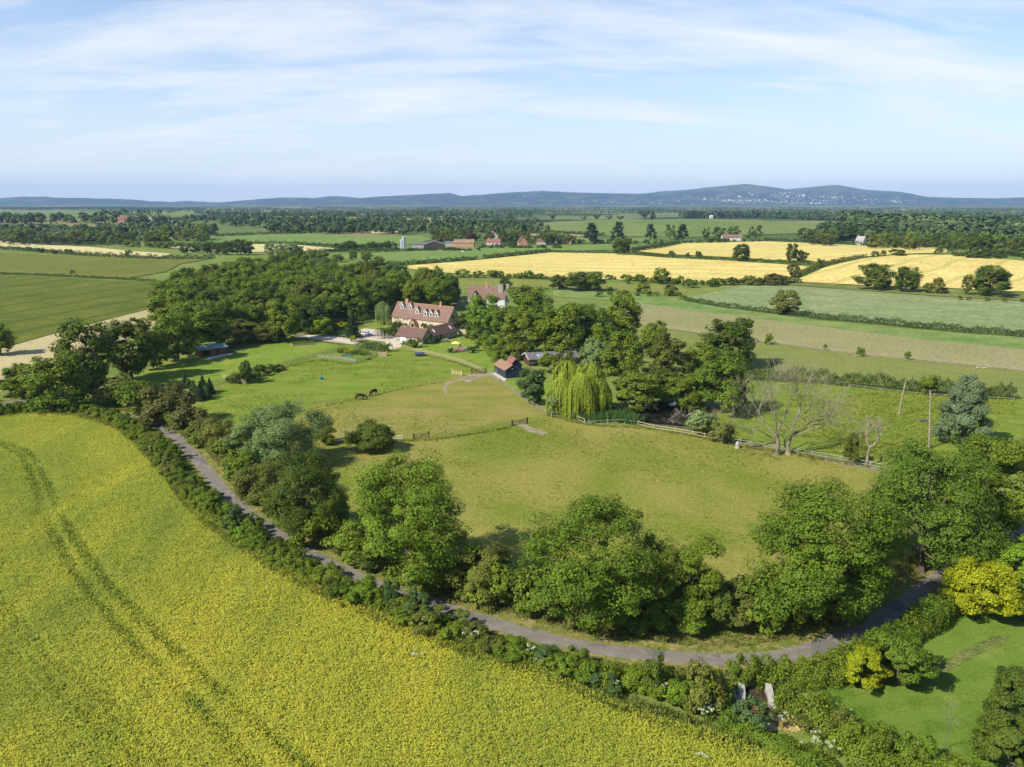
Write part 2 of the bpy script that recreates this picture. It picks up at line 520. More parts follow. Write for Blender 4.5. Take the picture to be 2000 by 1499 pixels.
def weeping(name, label, cat, seed, domes, leaf, nstr, lsize, tr, spread=1.0):
    """weeping willow: domes [(x, y, ztop, r, drop)] hung with strands"""
    rng = np.random.default_rng(seed)
    root = thing(name, label, cat)
    pos, nrm, lng = [], [], []
    mb = MB()
    for dx, dy, zt, r, drop in domes:
        mb.tube([(dx * .2, dy * .2, -.1), (dx * .5, dy * .5, zt * .35), (dx, dy, zt * .75)], [tr, tr * .7, tr * .3], 6)
        for k in range(7):
            a = k * .9
            mb.tube([(dx, dy, zt * .55), (dx + math.cos(a) * r * .4, dy + math.sin(a) * r * .4, zt * .86), (dx + math.cos(a) * r * .8, dy + math.sin(a) * r * .8, zt * .8)], [tr * .3, tr * .2, tr * .08], 4, 0, False)
        ang0 = rng.random(26) * 6.28
        for s in range(nstr):
            g = rng.integers(26)
            a = ang0[g] + rng.normal() * .12
            rr = r * math.sqrt(rng.random()) * (0.9 + .2 * math.sin(g * 5.1))
            q = rr / r
            z0 = zt * (1 - .38 * q ** 2.2) - rng.random() * .3
            L = drop * (0.25 + .75 * q) * rng.uniform(.55, 1.05) * (0.75 + .35 * math.sin(g * 2.7))
            n = max(3, int(L / (lsize * .42)))
            zz = z0 - np.linspace(0, 1, n) * min(L, z0 - .25)
            o = rr + .35 * r * .2 * (1 - np.exp(-np.linspace(0, 3, n)))
            jx, jy = rng.normal(0, .06, n), rng.normal(0, .06, n)
            pos.append(np.stack([dx + math.cos(a) * o + jx, dy + math.sin(a) * o + jy, zz], 1))
            nn = np.tile([math.cos(a), math.sin(a), .35 + .8 * (1 - q)], (n, 1)) + .45 * rng.normal(size=(n, 3))
            nrm.append(nn); lng.append(np.tile([math.cos(a) * .3 * (1 - q), math.sin(a) * .3 * (1 - q), -1.0], (n, 1)))
    pos = np.vstack(pos); nrm = np.vstack(nrm); lng = np.vstack(lng)
    V = cards(rng, pos, nrm, np.full(len(pos), lsize), .36, lng)
    mb.build('trunk', BARK, root)
    link('crown', mesh_quads('crown', V), leaf, root)
    root['pr'] = 1.0; root['ph'] = 1.0
    return root

def conifer(name, label, cat, seed, Ht, Rd, leaf, tiers, per, lsize, single=False, droop=.25):
    rng = np.random.default_rng(seed)
    pos, nrm = [], []
    mb = MB(); mb.tube([(0, 0, -.1), (0, 0, Ht * .5), (0, 0, Ht)], [Ht * .022, Ht * .015, .02], 6)
    for i in range(tiers):
        t = i / (tiers - 1)
        z = Ht * (.10 + .88 * t)
        r = Rd * (1 - t) ** .8 * rng.uniform(.75, 1.1) + .12
        nb = max(4, int(9 * (1 - t) + 4))
        for b in range(nb):
            a = b * 6.283 / nb + i * .7 + rng.uniform(-.2, .2)
            rb = r * rng.uniform(.7, 1.08)
            n = int(per * (1 - .7 * t)) + 4
            s = rng.random(n) ** .7 * rb
            pos.append(np.stack([math.cos(a) * s + rng.normal(0, .1 * rb, n), math.sin(a) * s + rng.normal(0, .1 * rb, n), z - droop * s + rng.normal(0, .02 * Ht, n)], 1))
            nrm.append(np.tile([math.cos(a) * .5, math.sin(a) * .5, .8], (n, 1)) + .5 * rng.normal(size=(n, 3)))
    pos = np.vstack(pos); nrm = np.vstack(nrm)
    keep = pos[:, 2] > .1
    V = cards(rng, pos[keep], nrm[keep], np.full(keep.sum(), lsize), .55)
    if single:
        o = tag(link(name, mesh_quads(name, V, (mb.v, mb.f)), [leaf, BARK]), label, cat)
    else:
        o = thing(name, label, cat)
        mb.build('trunk', BARK, o); link('crown', mesh_quads('crown', V), leaf, o)
    o['pr'] = Rd; o['ph'] = Ht
    return o

def bare_branches(rng, mb, p, d, L, r, depth, spread=.55, up=.15):
    n = 3
    pts = [p]; q = Vector(p); dd = Vector(d)
    for i in range(n):
        dd = (dd + Vector(rng.normal(0, .16, 3)) + Vector((0, 0, up * .3))).normalized()
        q = q + dd * (L / n); pts.append(q.copy())
    mb.tube(pts, [r, r * .88, r * .76, r * .62], 6 if depth > 2 else 3, 0, False)
    if depth == 0: return
    k = 3 if depth > 3 else 4
    for i in range(k):
        f = pts[-1] if i < 2 else pts[2].lerp(pts[-1], rng.random())
        nd = (dd + spread * Vector(unit(rng, 1)[0]) * 1.25 + Vector((0, 0, up))).normalized()
        bare_branches(rng, mb, f, nd, L * rng.uniform(.62, .85), r * (.60 if i < 2 else .42), depth - 1, spread, up * .8)

def poly_world(px): return [P(u, v)[0] for u, v in px]

def dense(pts, step, closed=True, jit=0.0):
    out = []
    n = len(pts)
    for i in range(n if closed else n - 1):
        a, b = pts[i], pts[(i + 1) % n]
        L = (b - a).length
        k = max(1, int(L / step))
        for j in range(k):
            q = a.lerp(b, j / k)
            if jit and j: q = q + Vector((random.uniform(-jit, jit), random.uniform(-jit, jit), 0))
            out.append(q)
    if not closed: out.append(pts[-1])
    return out

def smooth(pts, it=2):
    """Chaikin rounding of an open path"""
    for _ in range(it):
        o = [pts[0]]
        for a, b in zip(pts, pts[1:]):
            o += [a.lerp(b, .25), a.lerp(b, .75)]
        o.append(pts[-1]); pts = o
    return pts

def inside(poly, x, y):
    """vectorised point in polygon"""
    x = np.asarray(x); y = np.asarray(y)
    c = np.zeros(x.shape, bool)
    n = len(poly)
    for i in range(n):
        x1, y1 = poly[i][0], poly[i][1]; x2, y2 = poly[(i + 1) % n][0], poly[(i + 1) % n][1]
        if y1 == y2: continue
        k = ((y1 > y) != (y2 > y)) & (x < (x2 - x1) * (y - y1) / (y2 - y1) + x1)
        c ^= k
    return c

def path_dist(path, x, y):
    d = np.full(x.shape, 1e9)
    for a, b in zip(path, path[1:]):
        ax, ay, bx, by = a[0], a[1], b[0], b[1]
        L2 = (bx - ax) ** 2 + (by - ay) ** 2 + 1e-9
        t = np.clip(((x - ax) * (bx - ax) + (y - ay) * (by - ay)) / L2, 0, 1)
        d = np.minimum(d, np.hypot(x - ax - t * (bx - ax), y - ay - t * (by - ay)))
    return d

def sheet(name, px, mat, off, step=None, world=False, jit=None, thing_label=None):
    """one sheet of ground lying over the terrain"""
    pts = px if world else poly_world(px)
    xs = [p.x for p in pts]; ys = [p.y for p in pts]
    size = max(max(xs) - min(xs), max(ys) - min(ys))
    dist = min(ys)
    step = step or max(3, size / 30)
    ed = dense(pts, step, True, jit if jit is not None else min(.6, dist * .002))
    gx, gy = np.meshgrid(np.arange(min(xs), max(xs), step), np.arange(min(ys), max(ys), step))
    gx, gy = gx.ravel() + .013, gy.ravel() + .017
    k = inside(ed, gx, gy)
    e2 = path_dist([*ed, ed[0]], gx, gy) > step * .45
    gx, gy = gx[k & e2], gy[k & e2]
    vs = [Vector((p.x, p.y)) for p in ed] + [Vector((a, b)) for a, b in zip(gx, gy)]
    ne = len(ed)
    r = delaunay_2d_cdt(vs, [], [list(range(ne))], 1, 1e-5)
    co = np.array([(v.x, v.y) for v in r[0]])
    z = H(co[:, 0], co[:, 1]) + off
    me = mesh_faces(name, np.column_stack([co, z]), [tuple(f) for f in r[2]], smooth=True)
    o = link(name, me, mat)
    o['kind'] = 'structure'
    return o

def ribbon(name, path, width, mat, off, hfun=None):
    """strip of ground along a path; width may vary by a function of position along it"""
    vs, fs = [], []
    n = len(path)
    s = 0
    for i, p in enumerate(path):
        a, b = path[max(0, i - 1)], path[min(n - 1, i + 1)]
        d = (b - a); d.z = 0; d.normalize()
        nn = Vector((-d.y, d.x, 0))
        w = width(i / (n - 1)) if callable(width) else width
        for k in (-1, -.5, 0, .5, 1):
            j = .10 * math.sin(i * 1.7) + .06 * math.sin(i * 4.1) if abs(k) == 1 else 0
            q = p + nn * (w / 2 * k + j)
            vs.append((q.x, q.y, float(H(q.x, q.y)) + off + .05 * (1 - k * k)))
    for i in range(n - 1):
        for k in range(4):
            a = i * 5 + k
            fs.append((a, a + 5, a + 6, a + 1))
    me = mesh_faces(name, vs, fs, smooth=True)
    at = me.attributes.new('across', 'FLOAT', 'POINT'); at.data.foreach_set('value', np.tile([-1, -.5, 0, .5, 1], n).astype(np.float32))
    o = link(name, me, mat); o['kind'] = 'structure'
    return o

def hedge_mesh(name, path, wd, ht, leaf, per_m, lsize, seed, base=0.0, vary=.3):
    """leafy hedge along a world path"""
    rng = np.random.default_rng(seed)
    pos, nrm = [], []
    o = path[0]
    L = 0
    for a, b in zip(path, path[1:]):
        seg = (b - a).length
        n = int(seg * per_m)
        t = rng.random(n)
        along = L + t * seg
        hh = ht * (1 + vary * (np.sin(along * .9) * .4 + np.sin(along * .37 + 1) * .4 + np.sin(along * 2.3) * .25))
        ww = wd * (1 + vary * .5 * np.sin(along * .7 + 2))
        an = rng.random(n) * math.pi
        rr = .72 + .33 * rng.random(n) + .12 * np.sin(along * 3.1 + an * 3)
        d = (b - a).normalized(); nx, ny = -d.y, d.x
        c, s_ = np.cos(an), np.sin(an)
        off = np.sign(c) * np.abs(c) ** .6 * ww / 2 * rr
        z = np.abs(s_) ** .7 * hh * rr + base
        x = a.x + (b.x - a.x) * t + nx * off - o.x; y = a.y + (b.y - a.y) * t + ny * off - o.y
        gz = H(x + o.x, y + o.y) - o.z
        pos.append(np.stack([x, y, np.maximum(z, .05) + gz], 1))
        nrm.append(np.stack([nx * c, ny * c, s_ + .3], 1) + .6 * rng.normal(size=(n, 3)))
        L += seg
    pos = np.vstack(pos); nrm = np.vstack(nrm)
    V = cards(rng, pos, nrm, np.full(len(pos), lsize))
    ob = link(name, mesh_quads(name, V), leaf)
    ob.location = o
    return ob

HSEED = [100]
def hedge(px, wd, ht, leaf, label, per_m=None, lsize=None, group='field hedges', name='hedge', vary=.35, sm=1):
    pw = poly_world(px)
    D = sum(p.y for p in pw) / len(pw)
    if sm: pw = smooth(pw, sm)
    pw = dense(pw, max(4, D * .02), False)
    ls = lsize or max(.16, D * .0011)
    per = per_m or (wd + 2 * ht) / (ls * ls) * 2.2
    HSEED[0] += 1
    o = hedge_mesh(name, pw, wd, ht, leaf, per, ls, HSEED[0], vary=vary)
    return tag(o, label, 'hedge', group)

def tufts(name, xs, ys, hs, leaf, nblade, rng, wid=.10, lean=.45, zoff=0.0):
    """many small upright plants as one mesh of blades"""
    n = len(xs)
    k = np.repeat(np.arange(n), nblade)
    m = len(k)
    a = rng.random(m) * 6.283
    ln = rng.uniform(.1, 1, m) * lean
    h = hs[k] * rng.uniform(.6, 1.1, m)
    base = np.stack([xs[k] + rng.normal(0, .10, m), ys[k] + rng.normal(0, .10, m), H(xs[k], ys[k]) + zoff + h * .25], 1)
    dirv = np.stack([np.cos(a) * ln, np.sin(a) * ln, np.ones(m)], 1)
    tip = base + dirv * (h * .75)[:, None]
    b2 = rng.random(m) * 6.283
    sd = np.stack([np.cos(b2), np.sin(b2), rng.uniform(-.3, .3, m)], 1) * (wid * rng.uniform(.6, 1.4, m))[:, None]
    md = base * .45 + tip * .55
    V = np.empty((m, 4, 3)); V[:, 0] = base; V[:, 1] = md + sd; V[:, 2] = tip; V[:, 3] = md - sd
    o = link(name, mesh_quads(name, V), leaf)
    o['kind'] = 'stuff'
    return o

def scatter(poly, dens, rng):
    xs = [p[0] for p in poly]; ys = [p[1] for p in poly]
    A = (max(xs) - min(xs)) * (max(ys) - min(ys))
    n = int(A * dens)
    x = rng.uniform(min(xs), max(xs), n); y = rng.uniform(min(ys), max(ys), n)
    k = inside(poly, x, y)
    return x[k], y[k]

def poisson(poly, gap, rng, tries=30):
    x, y = scatter(poly, tries / (gap * gap) * .35, rng)
    out = []
    cell = {}
    for a, b in zip(x, y):
        i, j = int(a // gap), int(b // gap)
        ok = True
        for di in (-1, 0, 1):
            for dj in (-1, 0, 1):
                for q in cell.get((i + di, j + dj), ()):
                    if (q[0] - a) ** 2 + (q[1] - b) ** 2 < gap * gap: ok = False
        if ok:
            cell.setdefault((i, j), []).append((a, b)); out.append((a, b))
    return out

# ------------------------------------------------------------------ the ground
def ground_mat():
    """country beyond the drawn fields: a patchwork of small fields and rough grass"""
    m, nt, n, l = new_mat('country')
    p = posn(nt)
    wob = N(nt, 'ShaderNodeVectorMath'); wob.operation = 'ADD'
    l.new(p, wob.inputs[0])
    nn = N(nt, 'ShaderNodeTexNoise'); nn.inputs['Scale'].default_value = 0.004; l.new(p, nn.inputs['Vector'])
    sc = N(nt, 'ShaderNodeVectorMath'); sc.operation = 'SCALE'; sc.inputs['Scale'].default_value = 160
    l.new(nn.outputs['Color'], sc.inputs[0]); l.new(sc.outputs[0], wob.inputs[1])
    vo = N(nt, 'ShaderNodeTexVoronoi'); vo.inputs['Scale'].default_value = 0.0042; l.new(scaled(nt, wob.outputs[0], (1, .8, 1), .4), vo.inputs['Vector'])
    sep = N(nt, 'ShaderNodeSeparateColor'); l.new(vo.outputs['Color'], sep.inputs[0])
    far = ramp(nt, sep.outputs[0], [(0.0, (.075, .115, .028)), (.25, (.11, .15, .04)), (.45, (.030, .048, .016)), (.70, (.20, .185, .075)), (.78, (.030, .048, .016)), (.95, (.26, .235, .11))], 'CONSTANT')
    near = ramp(nt, noise(nt, p, .06, 4), [(.35, (.115, .165, .030)), (.65, (.185, .215, .050))])
    sp = N(nt, 'ShaderNodeSeparateXYZ'); l.new(p, sp.inputs[0])
    f = ramp(nt, math_(nt, 'DIVIDE', sp.outputs[1], 2000), [(.42, (0, 0, 0)), (.5, (1, 1, 1))])
    col = mixc(nt, f, near, far)
    nz = noise(nt, p, .8, 4, .7)
    col = mixc(nt, 1.0, col, math_(nt, 'MULTIPLY_ADD', nz, 1.0, .5), 'MULTIPLY')
    finish(nt, col, .95, .05, nz, .4, .1)
    return m

def make_ground():
    def ax(lo, hi, n):
        a = 380
        t = np.linspace(math.asinh(lo / a), math.asinh(hi / a), n)
        return a * np.sinh(t)
    X = ax(-13500, 13500, 420); Y = ax(-420, 19500, 300)
    gx, gy = np.meshgrid(X, Y)
    z = H(gx, gy)
    far = np.clip((np.hypot(gx, gy) - 250) / 600, 0, 1)
    z = z - .02 - .28 * far
    co = np.stack([gx, gy, z], -1).reshape(-1, 3)
    nx = len(X)
    i, j = np.meshgrid(np.arange(nx - 1), np.arange(len(Y) - 1))
    a = (j * nx + i).ravel()
    F = np.stack([a, a + 1, a + nx + 1, a + nx], 1)
    me = bpy.data.meshes.new('ground')
    me.vertices.add(len(co)); me.vertices.foreach_set('co', co.astype(np.float32).ravel())
    me.loops.add(F.size); me.loops.foreach_set('vertex_index', F.astype(np.int32).ravel())
    me.polygons.add(len(F)); me.polygons.foreach_set('loop_start', np.arange(0, F.size, 4, dtype=np.int32))
    me.polygons.foreach_set('use_smooth', np.ones(len(F), bool))
    me.update(calc_edges=True)
    o = link('ground', me, ground_mat()); o['kind'] = 'structure'
make_ground()

def ang(u0, v0, u1, v1): return frame(P(u0, v0)[0], P(u1, v1)[0])

# --- near fields
pasture = field_mat('pasture_grass', (.150, .185, .034, 1), (.215, .222, .056, 1), (.285, .225, .095, 1), .030, .55, 3.2, patch=.55, bstr=.6)
pasture_g = field_mat('green_pasture', (.150, .215, .030, 1), (.195, .240, .046, 1), (.24, .235, .075, 1), .035, .30, 2.6, patch=.4, bstr=.6)
worn = field_mat('worn_pasture', (.205, .215, .055, 1), (.245, .215, .075, 1), (.31, .235, .115, 1), .035, .55, 3.0, patch=.65, bstr=.6)
lawn = field_mat('mown_grass', (.135, .205, .020, 1), (.180, .240, .030, 1), (.20, .215, .05, 1), .05, .35, 3, patch=.5, bstr=.4, bdist=.06)
lawn_b = field_mat('striped_lawn', (.085, .150, .016, 1), (.125, .185, .024, 1), (.18, .19, .045, 1), .06, .25, 4, patch=.5, stripe=(ang(1600, 1350, 1900, 1300), 3.4, .42, (.125, .190, .026, 1), 14), bstr=.5, bdist=.06)
rough = field_mat('rough_meadow', (.125, .190, .020, 1), (.180, .222, .028, 1), (.23, .225, .050, 1), .05, .35, 2.2, patch=.45, bstr=.9, bdist=.3)
olive_f = field_mat('olive_paddock', (.160, .185, .042, 1), (.200, .208, .056, 1), (.14, .165, .04, 1), .02, .2, 1.5, patch=.6)
tan_f = field_mat('fallow_land', (.245, .220, .095, 1), (.29, .25, .120, 1), (.175, .205, .062, 1), .02, .16, .9, patch=.95)
strip_f = field_mat('bright_strip', (.125, .205, .045, 1), (.165, .22, .058, 1), (.23, .23, .085, 1), .02, .1, .9, patch=.6)
sage_f = field_mat('sage_crop', (.195, .235, .095, 1), (.225, .255, .108, 1), (.170, .215, .08, 1), .012, .08, .5, patch=.4, stripe=(ang(1450, 560, 2000, 600), 26, .13, (.150, .195, .065, 1), 6))
yel = lambda nm, a: field_mat(nm, (.56, .44, .135, 1), (.62, .49, .165, 1), (.48, .40, .115, 1), .010, .06, .5, patch=.5, stripe=(a, 26, .17, (.36, .33, .075, 1), 14))
yel_a = yel('ripe_barley', ang(900, 522, 1500, 534)); yel_b = yel('ripe_barley_far', ang(1300, 500, 1700, 486)); yel_c = yel('ripe_barley_slope', ang(1580, 556, 1760, 508))
yel_d = field_mat('pale_stubble', (.50, .43, .19, 1), (.56, .48, .22, 1), (.42, .40, .15, 1), .01, .05, .4, patch=.5)
tanmar = field_mat('dry_margin', (.40, .33, .17, 1), (.46, .38, .20, 1), (.30, .28, .10, 1), .04, .15, 1.2, patch=.7)
bean_a = field_mat('green_crop_upper', (.130, .140, .022, 1), (.155, .160, .028, 1), (.115, .135, .020, 1), .012, .07, .6, patch=.6, stripe=(ang(0, 520, 330, 508), 24, .12, (.075, .10, .016, 1), 8))
bean_b = field_mat('green_crop_lower', (.085, .115, .014, 1), (.105, .130, .016, 1), (.145, .125, .020, 1), .018, .07, .7, patch=.7, stripe=(ang(0, 616, 290, 567), 22, .15, (.045, .07, .010, 1), 8))
farg = field_mat('far_grass', (.135, .205, .045, 1), (.165, .225, .055, 1), (.115, .175, .04, 1), .008, .05, .4, patch=.5)
hillg = field_mat('hill_grass', (.125, .180, .045, 1), (.185, .205, .06, 1), (.105, .15, .04, 1), .006, .02, .3, patch=.5)
farp = field_mat('far_plough', (.30, .245, .13, 1), (.33, .27, .15, 1), (.25, .22, .1, 1), .01, .05, .4)

LUSH = [(370, 790), (440, 750), (480, 748), (545, 714), (620, 694), (700, 706), (740, 688), (790, 676), (835, 690), (890, 704), (935, 722), (900, 738), (830, 748), (755, 764), (610, 794), (560, 830), (560, 870), (420, 845)]
WORN = [(640, 850), (840, 850), (1000, 826), (1060, 814), (1030, 783), (975, 744), (930, 728), (850, 745), (760, 766), (680, 800)]
PADD = [(370, 790), (440, 750), (480, 748), (545, 714), (620, 694), (700, 706), (740, 688), (790, 676), (835, 690), (890, 704), (935, 722), (975, 744), (1030, 783), (1085, 812), (1150, 832), (1250, 834), (1340, 850), (1500, 874), (1740, 915), (1790, 960), (1760, 1100), (1500, 1180), (1300, 1220), (1000, 1170), (800, 1130), (640, 1010), (560, 900), (420, 845)]
def paddock():
    o = sheet('paddock_field', PADD, None, .03, step=3.0)
    me = o.data
    co = np.empty(len(me.vertices) * 3, np.float32); me.vertices.foreach_get('co', co); co = co.reshape(-1, 3)
    for nm, px, wd in (('lush', LUSH, 9), ('worn', WORN, 12)):
        pl = poly_world(px)
        sd = path_dist([*pl, pl[0]], co[:, 0], co[:, 1]) * np.where(inside(pl, co[:, 0], co[:, 1]), 1, -1)
        at = me.attributes.new(nm, 'FLOAT', 'POINT'); at.data.foreach_set('value', np.clip(.5 + sd / wd, 0, 1).astype(np.float32))
    m, nt, n, l = new_mat('paddock_grass')
    p = posn(nt)
    nb = noise(nt, p, .035, 4, .62, .6); nm = noise(nt, p, .42, 5, .68); nf = noise(nt, p, 2.4, 3, .7); nx = noise(nt, scaled(nt, p, (.45, 1.3, 1), .5), .16, 4, .65, .5)
    at = lambda k: N(nt, 'ShaderNodeAttribute', attribute_name=k).outputs['Fac']
    edge = math_(nt, 'MULTIPLY_ADD', nx, 1.0, -.5)
    lush = ramp(nt, math_(nt, 'ADD', at('lush'), edge), [(.35, (0, 0, 0)), (.65, (1, 1, 1))])
    wrn = ramp(nt, math_(nt, 'ADD', at('worn'), edge), [(.3, (0, 0, 0)), (.75, (1, 1, 1))])
    base = mixc(nt, ramp(nt, nb, [(.38, (0, 0, 0)), (.62, (1, 1, 1))]), (.140, .178, .018, 1), (.240, .225, .046, 1))
    g = mixc(nt, ramp(nt, nx, [(.38, (0, 0, 0)), (.64, (1, 1, 1))]), (.122, .192, .016, 1), (.200, .232, .034, 1))
    w = mixc(nt, ramp(nt, nx, [(.36, (0, 0, 0)), (.64, (1, 1, 1))]), (.152, .185, .022, 1), (.262, .222, .062, 1))
    col = mixc(nt, wrn, mixc(nt, lush, base, g), w)
    sp_ = noise(nt, p, 1.15, 4, .72)
    dry = math_(nt, 'MULTIPLY', ramp(nt, sp_, [(.50, (0, 0, 0)), (.60, (1, 1, 1))]), math_(nt, 'SUBTRACT', .74, math_(nt, 'MULTIPLY', lush, .50)))
    dry = math_(nt, 'MULTIPLY', dry, ramp(nt, nb, [(.3, (.25, .25, .25)), (.62, (1, 1, 1))]))
    col = mixc(nt, dry, col, (.29, .215, .078, 1))
    tuft = math_(nt, 'MULTIPLY', ramp(nt, sp_, [(.34, (1, 1, 1)), (.43, (0, 0, 0))]), .55)
    col = mixc(nt, tuft, col, (.085, .125, .016, 1))
    col = mixc(nt, 1.0, col, math_(nt, 'MULTIPLY_ADD', nf, 1.5, .22), 'MULTIPLY')
    finish(nt, col, .95, .05, math_(nt, 'ADD', nm, nf), .7, .12)
    me.materials.append(m)
paddock()
sheet('upper_paddock_field', [(240, 745), (300, 715), (390, 700), (450, 690), (570, 662), (608, 664), (673, 675), (690, 677), (620, 692), (545, 712), (480, 734), (436, 748), (390, 762), (280, 775), (220, 770)], lawn, .03)
sheet('garden_lawn_field', [(795, 677), (830, 668), (880, 656), (905, 655), (940, 680), (960, 700), (975, 716), (975, 738), (945, 722), (910, 707), (868, 694), (811, 685)], lawn, .035)
sheet('house_lawn_field', [(690, 641), (708, 635), (742, 629), (768, 633), (770, 640), (735, 643), (716, 648)], lawn, .035)
sheet('stable_grass_field', [(975, 741), (1000, 746), (1060, 742), (1090, 760), (1075, 806), (1035, 783)], lawn, .025)
sheet('meadow_field', [(1405, 800), (1420, 748), (1500, 742), (1640, 752), (1800, 768), (1985, 780), (2120, 790), (2160, 960), (1960, 930), (1740, 912), (1560, 878), (1440, 857), (1340, 842)], rough, .022)
sheet('olive_paddock_field', [(1230, 634), (1320, 647), (1450, 663), (1600, 683), (1800, 705), (2000, 725), (2150, 738), (2150, 795), (1985, 776), (1800, 765), (1640, 750), (1500, 740), (1400, 738), (1260, 700)], olive_f, .03)
sheet('fallow_field', [(1225, 588), (1300, 597), (1420, 613), (1600, 637), (1800, 661), (2000, 681), (2150, 694), (2150, 738), (2000, 724), (1800, 704), (1600, 682), (1450, 662), (1320, 646), (1220, 632)], tan_f, .05)
sheet('bright_strip_field', [(1080, 566), (1240, 572), (1330, 587), (1420, 603), (1560, 621), (1700, 639), (2000, 660), (2150, 669), (2150, 695), (2000, 683), (1800, 663), (1600, 639), (1420, 615), (1300, 599), (1225, 590), (1080, 580)], strip_f, .08)
sheet('sage_field', [(1335, 582), (1455, 558), (1545, 559), (1685, 569), (1860, 582), (2000, 589), (2150, 597), (2150, 664), (2000, 654), (1800, 640), (1600, 620), (1500, 609), (1400, 597)], sage_f, .1)
sheet('barley_field', [(772, 522), (940, 508), (1077, 494), (1200, 496), (1300, 504), (1400, 509), (1583, 522), (1558, 540), (1500, 547), (1350, 553), (1175, 546), (1000, 541), (860, 533)], yel_a, .25)
sheet('barley_back_field', [(1240, 491), (1290, 480), (1350, 475), (1420, 474), (1492, 472), (1580, 475), (1720, 482), (1853, 484), (1850, 494), (1740, 498), (1680, 503), (1630, 513), (1540, 511), (1468, 506), (1300, 497)], yel_b, .3)
sheet('barley_slope_field', [(1559, 546), (1615, 522), (1685, 506), (1755, 499), (1860, 499), (2000, 511), (2160, 517), (2160, 574), (1965, 570), (1825, 562), (1685, 558), (1570, 552)], yel_c, .3)
sheet('green_margin_field', [(1475, 552), (1558, 550), (1685, 560), (1860, 572), (2000, 577), (2150, 582), (2150, 596), (2000, 588), (1860, 581), (1685, 568), (1545, 558)], field_mat('margin_grass', (.125, .145, .03, 1), (.165, .175, .045, 1), (.2, .2, .06, 1), .03, .1, .8), .15)
sheet('lane_meadow_field', [(885, 538), (980, 545), (1080, 550), (1170, 552), (1300, 556), (1345, 566), (1335, 580), (1240, 571), (1075, 564), (905, 565)], field_mat('meadow_grass', (.16, .185, .035, 1), (.20, .21, .05, 1), (.14, .17, .03, 1), .02, .1, .8), .06)
# --- fields on the far side and to the west
sheet('crop_upper_field', [(-60, 492), (0, 494), (140, 501), (301, 504), (420, 504), (350, 517), (325, 531), (245, 545), (105, 537), (0, 533), (-60, 531)], bean_a, .2)
sheet('crop_lower_field', [(-60, 537), (0, 538), (105, 542), (245, 550), (310, 551), (300, 603), (140, 643), (24, 675), (-60, 698)], bean_b, .12)
sheet('dry_margin_field', [(330, 596), (292, 603), (140, 644), (24, 676), (-60, 700), (-60, 790), (20, 758), (60, 735), (160, 700), (300, 640)], tanmar, .08)
sheet('stubble_field', [(-40, 466), (0, 471), (70, 478), (175, 483), (245, 490), (340, 497), (310, 503), (210, 499), (140, 494), (35, 484), (-40, 480)], yel_d, .3)
sheet('west_grass_field', [(300, 480), (330, 470), (430, 461), (595, 456), (700, 462), (650, 470), (700, 480), (560, 477), (430, 478)], farg, .3)
sheet('west_stubble_field', [(300, 483), (430, 479), (560, 477), (660, 487), (610, 493), (490, 493), (400, 491)], yel_d, .32)
sheet('middle_grass_field', [(650, 462), (825, 461), (842, 469), (800, 479), (734, 476), (650, 482)], farg, .3)
sheet('farm_grass_field', [(640, 499), (860, 489), (1070, 480), (1190, 477), (1285, 480), (1230, 488), (1077, 492), (930, 508), (755, 519), (700, 512)], farg, .3)
sheet('hill_field', [(1050, 441), (1090, 433), (1200, 430), (1330, 428), (1480, 430), (1600, 436), (1640, 445), (1580, 456), (1350, 464), (1200, 462), (1090, 453)], hillg, .35)
sheet('plough_field', [(1000, 456), (1080, 455), (1160, 460), (1130, 463), (1010, 461)], farp, .35)
sheet('north_grass_field', [(1010, 461), (1130, 464), (1180, 468), (1290, 466), (1290, 474), (1190, 475), (1070, 475), (1010, 470)], farg, .33)
sheet('hillside_field', [(-60, 412), (90, 411), (190, 414), (215, 424), (120, 427), (-60, 425)], hillg, .4)
sheet('hillside_far_field', [(255, 412), (380, 412), (375, 424), (290, 428)], hillg, .4)
sheet('pale_far_field', [(725, 446), (780, 443), (778, 456), (725, 457)], yel_d, .4)

# --- lane
LANE = [(-60, 806), (0, 793), (45, 782), (80, 790), (140, 801), (200, 806), (260, 814), (310, 832), (332, 846), (360, 871), (387, 899), (418, 940), (451, 977), (503, 1018), (568, 1065), (625, 1094), (690, 1126), (745, 1147), (840, 1181), (945, 1214), (1050, 1245), (1120, 1262), (1240, 1279), (1340, 1287), (1400, 1290), (1450, 1291), (1530, 1284), (1600, 1266), (1668, 1236), (1738, 1201), (1800, 1155), (1850, 1118), (1905, 1080), (1970, 1045), (2080, 1000)]
lane_w = dense(smooth(poly_world(LANE), 2), 1.2, False)
def lane_mat():
    m, nt, n, l = new_mat('lane_asphalt')
    p = posn(nt)
    a = noise(nt, p, .6, 4, .7); b = noise(nt, p, 14, 2)
    col = ramp(nt, a, [(.3, (.155, .138, .112)), (.55, (.200, .178, .145)), (.75, (.250, .224, .182))])
    ac = N(nt, 'ShaderNodeAttribute', attribute_name='across').outputs['Fac']
    aw = math_(nt, 'ADD', math_(nt, 'ABSOLUTE', ac), math_(nt, 'MULTIPLY_ADD', noise(nt, p, .9, 4), .5, -.25))
    tr = ramp(nt, aw, [(.0, (.35, .35, .35)), (.28, (0, 0, 0)), (.62, (.0, .0, .0)), (.80, (.55, .55, .55)), (1, (.9, .9, .9))])
    col = mixc(nt, tr, col, (.17, .13, .085, 1))
    pt = ramp(nt, noise(nt, p, .22, 2, .4), [(.57, (0, 0, 0)), (.58, (.6, .6, .6))])
    col = mixc(nt, pt, col, (.11, .105, .10, 1))
    col = mixc(nt, 1.0, col, math_(nt, 'MULTIPLY_ADD', b, .9, .55), 'MULTIPLY')
    finish(nt, col, .9, .2, b, .3, .02)
    return m
